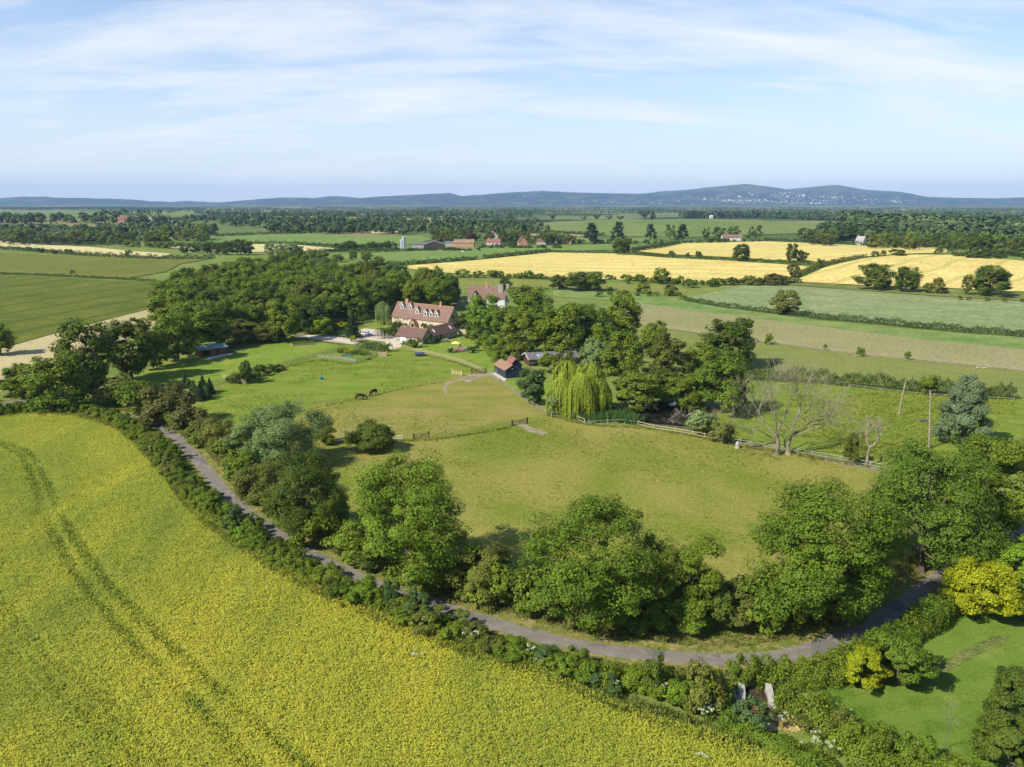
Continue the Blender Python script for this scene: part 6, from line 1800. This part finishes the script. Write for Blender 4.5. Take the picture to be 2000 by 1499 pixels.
# pines and cedars of the far park
for u, v, top, hw, k, lab in ((1023, 470, 432, 9, 'fcon', 'tall dark column shaped pine behind the brick gabled house'), (1155, 477, 432, 17, 'fcon', 'broad dark pine, first of the park row'), (1207, 474, 430, 16, 'fcon', 'tallest broad dark pine of the park row'),
    (1270, 470, 435, 13, 'fcon', 'dark round pine in the middle of the park row'), (1309, 468, 436, 13, 'far1', 'dark oak in the park row'), (1332, 472, 435, 14, 'fcon', 'dark pine at the end of the park row'),
    (1378, 468, 443, 9, 'far2', 'slim dark tree left of the pink lodge'), (1405, 468, 442, 16, 'far1', 'dark oak directly behind the pink lodge'), (1432, 468, 440, 14, 'far0', 'dark round oak behind the end of the pink lodge'), (1474, 470, 437, 17, 'far1', 'spreading dark tree right of the pink lodge')):
    put(STK[k], u, v, top, hw, lab, None, G['pine'] if k == 'fcon' else G['dark'])
for u, v, top, hw in ((1080, 434, 416, 9), (1165, 432, 417, 9), (1258, 431, 409, 13), (1140, 433, 421, 6), (1190, 432, 420, 7), (1212, 431, 421, 9), (1365, 430, 412, 9), (1408, 429, 410, 12), (1480, 430, 408, 13), (1440, 430, 413, 10), (1530, 431, 414, 9)):
    put(STK['cedar'], u, v, top, hw, 'dark flat topped cedar on the crest of the far green hill', 'cedars of the hill crest', G['pine'])
put(STK['fcon'], 1275, 431, 411, 6, 'pointed dark conifer beside a cedar on the hill crest', None, G['pine'])
# trees round the far farm
for i in range(46):
    u = random.uniform(850, 1130); v = random.uniform(470, 477) - (0 if u < 1000 else -2)
    put(STK['far%d' % random.randrange(4)], u, v, v - random.uniform(14, 30), random.uniform(7, 13), 'tree in the belt around the far farm', 'trees round the far farm', G[random.choice(['mid', 'dark', 'olive', 'dark', 'red'] if 890 < u < 960 else ['mid', 'dark', 'olive', 'dark'])])
for i in range(34):
    u = random.uniform(790, 1100); v = 485 if u > 935 else 490
    put(STK['shrub%d' % (i % 3)], u, v, v - random.uniform(4, 8), random.uniform(5, 8), 'bush in the garden edge of the far farm', 'garden bushes of the far farm', G['dark'], name='hedgerow_bush')
# front trees of the west wood and of the dark east woods
for i in range(62):
    u = random.uniform(-30, 400); v = 474 + (u - 150) * -.012 + random.uniform(-4, 5)
    mk = random.choice(['pale', 'mid', 'olive', 'dark', 'silver', 'mid'])
    put(STK['far%d' % random.randrange(4)], u, v, v - random.uniform(17, 34), random.uniform(10, 19), {'pale': 'pale willow crown', 'silver': 'silvery willow crown', 'mid': 'mid green crown', 'olive': 'olive crown', 'dark': 'dark green crown'}[mk] + ' at the front of the west wood beyond the stubble', 'front of the west wood, ' + mk, G[mk])
for i in range(74):
    u = random.uniform(1560, 2060); v = 482 + (u - 1600) * .03 - max(0, 1660 - u) * .08 + random.uniform(-7, 3)
    if 1655 < u < 1695: v = 470
    mk = random.choice(['mid', 'dark', 'olive', 'dark', 'dark'])
    put(STK['far%d' % random.randrange(4)], u, v, v - random.uniform(18, 36), random.uniform(11, 20), {'mid': 'mid green crown', 'olive': 'olive crown', 'dark': 'dark green crown'}[mk] + ' at the front of the dark wood beyond the barley', 'front of the east wood, ' + mk, G[mk])
for i in range(14):
    u = random.uniform(1860, 2050); v = random.uniform(496, 508)
    put(STK['shrub%d' % (i % 3)], u, v, v - random.uniform(8, 16), random.uniform(10, 20), 'dark bush at the end of the barley slope before the wood', 'bushes at the barley slope end', G['dark'], name='hedgerow_bush')

# ------------------------------------------------------------------ distant woodland, too far and dense to count
def far_wood(name, regions, seed, m=80):
    """regions: (pixel polygon on the ground, spacing in metres, lowest and highest tree)"""
    rng = np.random.default_rng(seed)
    V = []
    # one crown: a lumpy dome of facets
    na, nb = 9, 5
    for poly, gap, h0, h1 in regions:
        pw = [(p.x, p.y) for p in poly_world(poly)]
        xs = [p[0] for p in pw]; ys = [p[1] for p in pw]
        A = (max(xs) - min(xs)) * (max(ys) - min(ys))
        n = int(min(40000, A / gap ** 2))
        x = rng.uniform(min(xs), max(xs), n); y = rng.uniform(min(ys), max(ys), n)
        k = inside(pw, x, y); x, y = x[k], y[k]
        hh = rng.uniform(h0, h1, len(x)) * (1 + .2 * fbm(x, y, .01, 3)); z = H(x, y) - .5
        for cx, cy, cz, h in zip(x, y, z, hh):
            d = unit(rng, m); d[:, 2] = np.abs(d[:, 2]) * 1.0
            r = h * .48 * (.75 + .35 * rng.random(m))
            pos = np.array([cx, cy, cz + h * .42]) + d * r[:, None] * np.array([1, 1, 1.15])
            pos[:10, 2] -= h * .3
            V.append(cards(rng, pos, d + .3 * rng.normal(size=(m, 3)), np.full(m, h * .27), .85))
    print(name, len(V))
    o = link(name, mesh_quads(name, np.concatenate(V)), far_leaf)
    o['kind'] = 'stuff'
def far_leaf_mat():
    m, nt, n, l = new_mat('woodland')
    p = posn(nt)
    f = math_(nt, 'ADD', noise(nt, p, .012, 3), math_(nt, 'MULTIPLY_ADD', N(nt, 'ShaderNodeNewGeometry').outputs['Random Per Island'], .35, -.17))
    col = ramp(nt, f, [(.3, (.032, .058, .020)), (.5, (.058, .092, .026)), (.62, (.082, .118, .036)), (.75, (.115, .150, .060))])
    finish(nt, col, .9, .05)
    return m
far_leaf = far_leaf_mat()
far_wood('far_woods', [
    ([(-40, 470), (120, 466), (290, 464), (400, 462), (430, 457), (330, 452), (180, 452), (-40, 456)], 13, 11, 17),
    ([(1600, 474), (1660, 468), (1700, 474), (1860, 482), (2060, 488), (2060, 448), (1880, 444), (1660, 452), (1590, 462)], 12.5, 12, 19),
    ([(520, 456), (700, 458), (860, 459), (1000, 462), (1070, 452), (1050, 445), (900, 446), (700, 442), (520, 447)], 15, 9, 15),
    ([(300, 437), (560, 446), (1040, 444), (1060, 436), (800, 434), (560, 432), (330, 428)], 28, 8, 15),
    ([(-40, 440), (210, 440), (330, 441), (330, 434), (200, 431), (-40, 432)], 24, 12, 20),
    ([(1330, 427), (1480, 426.5), (1640, 433), (1660, 436), (1640, 424), (1500, 422.5), (1330, 423.5)], 17, 12, 18),
    ([(1640, 446), (2060, 444), (2060, 430), (1640, 433)], 25, 14, 21),
    ], 31)
far_wood('distant_woods', [
    ([(-60, 411), (220, 410), (400, 412), (400, 408), (200, 406.5), (-60, 407.5)], 40, 8, 13),
    ([(400, 428), (760, 431), (1040, 429), (1040, 421), (760, 422), (420, 420)], 55, 11, 18),
    ([(650, 419), (1060, 421), (1060, 413), (800, 414), (650, 415)], 50, 9, 14),
    ([(200, 417), (650, 417.5), (650, 413), (200, 412.5)], 60, 9, 14),
    ([(1040, 421), (1260, 418), (1600, 419), (2060, 425), (2060, 411), (1260, 412), (1040, 415)], 72, 8, 13),
    ([(400, 412), (1200, 412), (2060, 410.5), (2060, 407), (1200, 407.5), (400, 408)], 95, 8, 12),
    ([(190, 428), (330, 428), (300, 422), (215, 420)], 30, 14, 22),
    ], 32, 30)

# ------------------------------------------------------------------ hedges between fields
hedge([(1330, 586), (1400, 599), (1500, 611), (1570, 620)], 2.6, 2.0, G['hedge'], 'low hedge between the bright green strip and the sage crop, nearest the round olive tree')
hedge([(1570, 621), (1700, 633), (1800, 643), (1900, 652), (2020, 660), (2150, 670)], 3.2, 2.6, G['hedge'], 'dark hedge between the bright green strip and the sage crop, beyond the round olive tree')
hedge([(1440, 742), (1520, 744), (1640, 752), (1720, 760), (1790, 768), (1860, 773), (1982, 780)], 3.0, 3.4, G['hedge'], 'trimmed hedge between the rough meadow and the olive paddock')
hedge([(-40, 535), (105, 540), (245, 547), (305, 551)], 2.2, 1.4, G['hedge'], 'thin dark hedge between the two green crop fields', sm=0)
hedge([(-40, 486), (35, 489), (140, 498), (220, 503), (320, 507), (420, 506)], 4, 3.2, G['hedge'], 'ragged hedge along the stubble strip', vary=.6)
hedge([(720, 520), (800, 517), (870, 512), (932, 508)], 3.4, 3.0, G['hedge'], 'clipped hedge between far pasture and barley, nearer part', sm=0)
hedge([(944, 507), (1000, 501), (1077, 493)], 3.6, 3.4, G['hedge'], 'clipped hedge between far pasture and barley, farther part', sm=0)
hedge([(640, 494), (760, 492), (853, 490)], 3.4, 2.6, G['hedge'], 'straight dark hedge in front of the far farm', sm=0)
hedge([(940, 485), (980, 483), (1012, 481)], 3.4, 3.4, G['hedge'], 'short dark hedge under the white cottage', sm=0)
hedge([(1235, 492), (1280, 486), (1325, 477)], 5, 4, G['hedge'], 'hedge climbing toward the park pines beside the back barley')
hedge([(1080, 493), (1150, 495), (1240, 496)], 3, 2.2, G['hedge'], 'low hedge at the back of the barley field', sm=0)
hedge([(1240, 497), (1300, 504), (1400, 509), (1470, 512), (1545, 516), (1590, 519)], 3.2, 2.4, G['hedge'], 'thin hedge between the two barley fields', sm=0)
hedge([(1552, 543), (1580, 530), (1610, 519), (1650, 510), (1690, 504)], 3.5, 2.6, G['olive'], 'grassy hedge running up beside the barley slope')
hedge([(1000, 543), (1090, 547), (1180, 551)], 3, 2.2, G['hedge'], 'low hedge on the near edge of the barley', sm=0)
hedge([(290, 484), (360, 481), (430, 478), (560, 476), (660, 484)], 4, 3, G['hedge'], 'ragged hedge between the west pasture and stubble', vary=.6)
hedge([(600, 494), (680, 490), (780, 489)], 4, 3, G['hedge'], 'hedge left of the silos', sm=0)
hedge([(1500, 472), (1600, 476), (1720, 482), (1855, 485)], 5, 4, G['hedge'], 'hedge between the back barley and the dark wood')
hedge([(420, 463), (500, 459), (595, 457)], 4, 4, G['hedge'], 'hedge at the far side of the west pasture')
hedge([(1000, 458), (1080, 456), (1180, 462)], 5, 4, G['hedge'], 'hedge below the far green hill')

# ------------------------------------------------------------------ hedge along the lane
RH = smooth(poly_world([(-60, 815), (40, 806), (110, 806), (165, 808), (215, 818), (255, 836), (290, 868), (325, 908), (358, 950), (400, 990), (445, 1028), (500, 1064), (560, 1104), (620, 1134), (690, 1164), (760, 1193), (830, 1222), (900, 1252), (980, 1280), (1080, 1310), (1170, 1332), (1270, 1350), (1350, 1370), (1405, 1385)]), 1)
pts = dense(RH, 1.75, False)
rg = np.random.default_rng(77)
lab = {'mid': 'mid green shrub in the uneven hedge between lane and yellow crop', 'dark': 'dark green shrub in the uneven hedge between lane and yellow crop', 'ash': 'fresh green shrub in the uneven hedge between lane and yellow crop',
       'olive': 'olive shrub in the uneven hedge between lane and yellow crop', 'blue': 'blue green shrub in the uneven hedge between lane and yellow crop', 'bright': 'bright yellow green shrub in the uneven hedge between lane and yellow crop'}
for i, p in enumerate(pts):
    if p.y > 200: continue
    a, b = pts[max(0, i - 1)], pts[min(len(pts) - 1, i + 1)]
    d = (b - a).normalized(); nn = Vector((-d.y, d.x, 0))
    tall = .5 + .5 * math.sin(i * .31) * math.sin(i * .083 + 1)
    for s in range(2):
        mk = str(rg.choice(['mid', 'ash', 'dark', 'olive', 'blue', 'bright'], p=[.42, .30, .10, .14, .01, .03]))
        q = p + nn * (rg.normal() * .45 + (0, .9)[s] * (1 if i % 4 < 2 else -1)) + d * rg.uniform(-.5, .5)
        place(STK['hs%d' % rg.integers(6)], Vector((q.x, q.y, float(H(q.x, q.y)) - .05)), rg.uniform(1.7, 2.6) + 1.3 * tall * rg.random(), rg.uniform(1.35, 2.1), lab[mk], 'shrubs of the lane hedge, ' + mk, G[mk])
foot = [p for p in pts if p.y < 200]
HSEED[0] += 1
tag(hedge_mesh('hedge', foot, 2.6, 1.5, G['mid'], 330, .2, HSEED[0], vary=.5), 'low tangled growth at the foot of the lane hedge shrubs', 'hedge')
put(STK['hs1'], 457, 1042, 990, 25, 'blue green conifer like shrub standing out of the lane hedge', None, G['blue'])
put(STK['hs3'], 715, 1178, 1132, 28, 'rounded yellow green elder in the lane hedge', None, G['bright'])
put(STK['hs4'], 765, 1192, 1130, 22, 'upright dark blue green shrub in the lane hedge', None, G['blue'])
put(STK['hs0'], 815, 1212, 1148, 30, 'broad dark shrub in the lane hedge beside the upright one', None, G['blue'])
put(STK['hs2'], 1447, 1350, 1278, 30, 'tall feathery green shrub at the end of the lane hedge', None, G['mid'])
put(STK['hs0'], 1370, 1392, 1288, 42, 'broad shrub with pale blossom at the end of the lane hedge', None, G['olive'])
put(STK['hs5'], 1275, 1362, 1282, 32, 'dark broad shrub near the end of the lane hedge', None, G['dark'])
put(STK['hs1'], 1470, 1428, 1366, 38, 'dark low shrub in front of the concrete compost walls', None, G['blue'])
# white flower heads of elder and hogweed
def umbel(label, u, v, hh, n, seed, sp=.5):
    p = P(u, v)[0]; rg = np.random.default_rng(seed)
    o = thing('hogweed', label, 'flower', p, 0, 'white flowers of the lane hedge')
    m = MB(); q = []
    for i in range(n):
        x, y, z = rg.normal(0, sp), rg.normal(0, sp), hh * rg.uniform(.75, 1.1)
        m.tube([(x * .4, y * .4, 0), (x, y, z)], .02, 4, 0, False)
        k = 26; a = rg.random(k) * 6.28; r = .15 * np.sqrt(rg.random(k)); q.append(np.stack([x + np.cos(a) * r, y + np.sin(a) * r, np.full(k, z) + rg.normal(0, .03, k)], 1))
    m.build('stalk', G['mid'], o)
    q = np.vstack(q)
    link('blossom', mesh_quads('blossom', cards(rg, q, rg.normal(size=q.shape) * .4 + [0, 0, 1], np.full(len(q), .10), .95)), G['white'], o)
for i, (u, v, hh, n) in enumerate(((561, 1118, 1.9, 9), (605, 1110, 2.3, 3), (700, 1168, 1.5, 4), (925, 1262, 2.0, 8), (1036, 1300, 2.2, 9), (1056, 1306, 1.6, 6), (1098, 1322, 1.5, 6), (1197, 1352, 1.4, 5), (1290, 1368, 1.9, 12), (1340, 1385, 1.6, 12), (1383, 1410, 1.7, 22), (1487, 1438, 1.5, 10), (1527, 1424, 1.6, 7), (1580, 1462, 1.5, 8), (1655, 1440, 2.1, 6), (1620, 1478, 1.6, 8), (810, 1228, 1.4, 4), (815, 1290, .9, 5), (1365, 1490, .9, 4), (735, 1156, 1.9, 3))):
    umbel('cluster of flat white flower heads among the lane hedge shrubs', u, v, hh, n, 200 + i, .45 if n < 15 else .6)
# hedge on the garden side and below the garden
def bend_hedge(px, wd, ht, leaf, label, seed, vary=.25):
    pw = dense(smooth(poly_world(px), 2), 1.5, False)
    o = hedge_mesh('hedge', pw, wd, ht, leaf, 900, .19, seed, vary=vary)
    return tag(o, label, 'hedge', 'hedges of the garden at the bend')
bend_hedge([(1470, 1338), (1530, 1342), (1600, 1330), (1640, 1322)], 3.4, 2.5, G['mid'], 'thick hedge between the lane bend and the compost walls', 301)
bend_hedge([(1640, 1322), (1700, 1290), (1745, 1268), (1800, 1232), (1850, 1196), (1895, 1160), (1960, 1110)], 3.2, 2.6, G['ash'], 'long fresh green beech hedge on the garden side of the lane', 302)
bend_hedge([(1545, 1388), (1590, 1420), (1640, 1450), (1700, 1480), (1780, 1510), (1900, 1560)], 4.4, 2.6, G['mid'], 'wild thick hedge between the crop and the garden lawn', 303, .5)
bend_hedge([(1400, 1425), (1480, 1445), (1560, 1480), (1640, 1530)], 2.6, 1.2, G['ash'], 'low weedy growth between the crop and the wild hedge', 304, .6)
rg = np.random.default_rng(88)
pts = dense(poly_world([(1540, 1380), (1585, 1412), (1640, 1448), (1710, 1482), (1800, 1512)]), 1.5, False)
for i, p in enumerate(pts):
    mk = str(rg.choice(['mid', 'ash', 'dark', 'olive', 'blue']))
    place(STK['hs%d' % rg.integers(6)], p + Vector((rg.normal() * 1.0, rg.normal() * .8, -.05)), rg.uniform(1.9, 3.2), rg.uniform(1.2, 1.9), lab[mk].replace('uneven hedge between lane and yellow crop', 'wild hedge below the garden lawn'), 'shrubs of the wild garden hedge, ' + mk, G[mk])

# ------------------------------------------------------------------ grass, reeds and weeds
rg = np.random.default_rng(99)
def strip_tufts(name, px, wd, dens, h0, h1, leaf, off=0, wid=.06, nb=5):
    pw = dense(smooth(poly_world(px), 1), 2, False)
    xs, ys = [], []
    for a, b in zip(pw, pw[1:]):
        L = (b - a).length; n = int(L * wd * dens)
        t = rg.random(n); d = (b - a).normalized(); s = rg.uniform(-wd / 2, wd / 2, n) + off
        xs.append(a.x + (b.x - a.x) * t - d.y * s); ys.append(a.y + (b.y - a.y) * t + d.x * s)
    xs, ys = np.concatenate(xs), np.concatenate(ys)
    tufts(name, xs, ys, rg.uniform(h0, h1, len(xs)), leaf, nb, rg, wid, .6)
GR = leaf_mat('verge_blade', (.10, .135, .022, 1), (.24, .225, .06, 1), .3)
LN = [(p.x, p.y) for p in lane_w]
def verge_grass(name, lo, hi, dens, h0, h1, side, leaf):
    xs, ys = [], []
    for a, b in zip(lane_w, lane_w[1:]):
        if a.y > 190: continue
        L = (b - a).length; n = rg.poisson(L * (hi - lo) * dens)
        t = rg.random(n); d = (b - a).normalized(); s = rg.uniform(lo, hi, n) * side
        xs.append(a.x + (b.x - a.x) * t - d.y * s); ys.append(a.y + (b.y - a.y) * t + d.x * s)
    xs, ys = np.concatenate(xs), np.concatenate(ys)
    tufts(name, xs, ys, rg.uniform(h0, h1, len(xs)), leaf, 5, rg, .06, .6)
verge_grass('verge_grass', 2.5, 5.4, 9, .15, .5, 1, GR)
verge_grass('hedge_foot_grass', 2.3, 4.2, 7, .3, .8, -1, leaf_mat('rank_blade', (.08, .13, .02, 1), (.20, .22, .05, 1), .3))
strip_tufts('crop_edge_grass', [(160, 814), (225, 832), (262, 852), (290, 885), (335, 932), (375, 988), (425, 1033), (475, 1066), (535, 1106), (615, 1150), (695, 1185), (785, 1226), (895, 1267), (1000, 1296), (1100, 1334), (1200, 1374), (1300, 1412), (1400, 1442), (1480, 1472)], 3.0, 7, .5, 1.2, leaf_mat('tall_grass', (.11, .15, .025, 1), (.26, .24, .06, 1), .3), 0, .07)
rd = poly_world([(1118, 822), (1135, 806), (1175, 803), (1215, 808), (1240, 820), (1262, 828), (1240, 832), (1190, 826), (1150, 828)])
x, y = scatter([(p.x, p.y) for p in rd], 7, rg)
tufts('reeds', x, y, rg.uniform(1.2, 2.2, len(x)), G['reed'], 6, rg, .06, .25)
strip_tufts('fence_grass', [(560, 812), (618, 797), (677, 785), (757, 767), (808, 756), (866, 747)], 1.0, 5, .15, .4, G['mid'])
strip_tufts('pond_fence_grass', [(1085, 815), (1145, 832), (1246, 836), (1340, 850), (1440, 872), (1559, 890), (1700, 915)], 1.6, 5, .2, .7, GR)
strip_tufts('gate_fence_grass', [(640, 868), (787, 863), (838, 861), (902, 853), (998, 836)], .9, 11, .2, .5, G['mid'])
strip_tufts('plot_grass', [(520, 728), (560, 718), (619, 704), (650, 708), (695, 714), (740, 694)], 1.8, 4, .2, .6, G['mid'])
strip_tufts('garden_fence_grass', [(811, 691), (868, 703), (910, 716), (945, 731)], 1.2, 5, .2, .5, G['mid'])
for nm, poly, dn in (('meadow_tufts', [(1420, 800), (1440, 760), (1640, 758), (1980, 785), (2000, 900), (1740, 905), (1560, 872)], 1.6),):
    x, y = scatter([(p.x, p.y) for p in poly_world(poly)], dn, rg)
    k = fbm(x, y, .12, 5) > -.1
    tufts(nm, x[k], y[k], rg.uniform(.25, .65, k.sum()), leaf_mat('meadow_blade', (.15, .19, .02, 1), (.30, .29, .05, 1), .35), 4, rg, .12, .8)

pw = [(p.x, p.y) for p in poly_world(PADD)]
x, y = scatter(pw, 1.3, rg)
k = (fbm(x, y, .10, 15) + .5 * fbm(x, y, .5, 16)) > .35
tufts('paddock_tufts', x[k], y[k], rg.uniform(.10, .30, k.sum()), leaf_mat('rank_tuft', (.115, .165, .022, 1), (.20, .225, .040, 1), .25), 5, rg, .07, .9)
x, y = scatter(pw, .8, rg)
k = (fbm(x, y, .09, 25) + .5 * fbm(x, y, .6, 26)) > .25
tufts('dry_tufts', x[k], y[k], rg.uniform(.08, .22, k.sum()), leaf_mat('dry_tuft', (.20, .165, .07, 1), (.38, .29, .14, 1), .2), 4, rg, .07, 1.0)
# plants never used are taken out again
for k, o in STK.items():
    if o.name not in USED and 'x' == o.get('label'):
        for c in list(o.children): bpy.data.objects.remove(c)
        bpy.data.objects.remove(o)

# ------------------------------------------------------------------ air, sky, sun, camera
bx = MB(); bx.box(-13900, 13900, -500, 19900, -4.5, 420)
hz = bx.build('haze', [])
m, nt, n, l = new_mat('air')
v = N(nt, 'ShaderNodeVolumePrincipled'); v.inputs['Density'].default_value = 5.0e-5; v.inputs['Color'].default_value = (.42, .64, 1.0, 1)
v.inputs['Anisotropy'].default_value = 0.0
o = N(nt, 'ShaderNodeOutputMaterial'); l.new(v.outputs[0], o.inputs['Volume'])
hz.data.materials.append(m); hz['kind'] = 'stuff'

SUN_EL, SUN_DIR = R_(41), Vector((.84, .54, 0)).normalized()   # direction the shadows fall
sun_az_vec = -SUN_DIR
sl = bpy.data.lights.new('sun', 'SUN'); sl.energy = 5.0; sl.angle = R_(.53); sl.color = (1.0, .95, .86)
so = bpy.data.objects.new('sun', sl); COL.objects.link(so)
dirv = Vector((SUN_DIR.x * math.cos(SUN_EL), SUN_DIR.y * math.cos(SUN_EL), -math.sin(SUN_EL)))
so.rotation_euler = dirv.to_track_quat('-Z', 'Y').to_euler()
so.location = (0, 0, 300)

w = bpy.data.worlds.new('World'); scene.world = w; w.use_nodes = True
nt = w.node_tree; nt.nodes.clear(); l = nt.links
sky = N(nt, 'ShaderNodeTexSky'); sky.sky_type = 'NISHITA'; sky.sun_disc = False
sky.sun_elevation = SUN_EL; sky.sun_rotation = math.atan2(sun_az_vec.x, sun_az_vec.y)
sky.altitude = 50; sky.air_density = 1.0; sky.dust_density = .3; sky.ozone_density = 3.0
tc = N(nt, 'ShaderNodeTexCoord').outputs['Generated']
sp = N(nt, 'ShaderNodeSeparateXYZ'); l.new(tc, sp.inputs[0])
zc = math_(nt, 'ADD', math_(nt, 'MAXIMUM', sp.outputs[2], 0.0), .24)
cx, cy = math_(nt, 'DIVIDE', sp.outputs[0], zc), math_(nt, 'DIVIDE', sp.outputs[1], zc)
cv = N(nt, 'ShaderNodeCombineXYZ'); l.new(cx, cv.inputs[0]); l.new(cy, cv.inputs[1])
c1 = noise(nt, scaled(nt, cv.outputs[0], (.60, 1.9, 1), -.45), 1.25, 8, .60, .8)
c2 = noise(nt, scaled(nt, cv.outputs[0], (.30, .50, 1), -.3), 1.0, 3, .5, .4)
c3 = noise(nt, scaled(nt, cv.outputs[0], (.9, 3.0, 1), -.5), 1.7, 7, .62, .5)
f = math_(nt, 'ADD', math_(nt, 'MULTIPLY', c1, .50), math_(nt, 'MULTIPLY', c2, .30))
f = math_(nt, 'ADD', f, math_(nt, 'MULTIPLY', c3, .30))
f = math_(nt, 'ADD', f, math_(nt, 'MULTIPLY', math_(nt, 'SUBTRACT', 1.0, math_(nt, 'MINIMUM', math_(nt, 'MULTIPLY', sp.outputs[2], 2.6), 1.0)), .075))
f = ramp(nt, f, [(.44, (.02, .02, .02)), (.54, (.30, .30, .30)), (.61, (.62, .62, .62)), (.71, (.93, .93, .93))])
low = math_(nt, 'POWER', math_(nt, 'SUBTRACT', 1.0, math_(nt, 'MINIMUM', math_(nt, 'MULTIPLY', math_(nt, 'MAXIMUM', sp.outputs[2], 0.0), 2.2), 1.0)), 2.0)
f = math_(nt, 'MAXIMUM', f, math_(nt, 'MULTIPLY', low, .80))
high = ramp(nt, sp.outputs[2], [(.42, (1, 1, 1)), (.62, (.0, .0, .0))])      # cloud faded out overhead, out of view, to cut the fill light
f = math_(nt, 'MULTIPLY', f, high)
skc = mixc(nt, 1.0, sky.outputs[0], (.92, 1.08, 1.26, 1), 'MULTIPLY')
col = mixc(nt, f, skc, (7.2, 7.5, 7.8, 1))
bg = N(nt, 'ShaderNodeBackground'); bg.inputs['Strength'].default_value = .095
l.new(col, bg.inputs['Color'])
wo = N(nt, 'ShaderNodeOutputWorld'); l.new(bg.outputs[0], wo.inputs[0])

cam = bpy.data.cameras.new('camera'); cam.sensor_width = 36; cam.sensor_fit = 'HORIZONTAL'; cam.lens = FPX / 2000 * 36
cam.clip_start = .5; cam.clip_end = 60000
co = bpy.data.objects.new('camera', cam); COL.objects.link(co)
co.location = (0, 0, CAMZ); co.rotation_euler = (R_(90) - PITCH, 0, 0)
scene.camera = co
scene.view_settings.view_transform = 'Standard'; scene.view_settings.look = 'None'
scene.view_settings.exposure = 0.5; scene.view_settings.gamma = 1
scene.cycles.max_bounces = 6; scene.cycles.diffuse_bounces = 2; scene.cycles.transmission_bounces = 3; scene.cycles.volume_bounces = 0
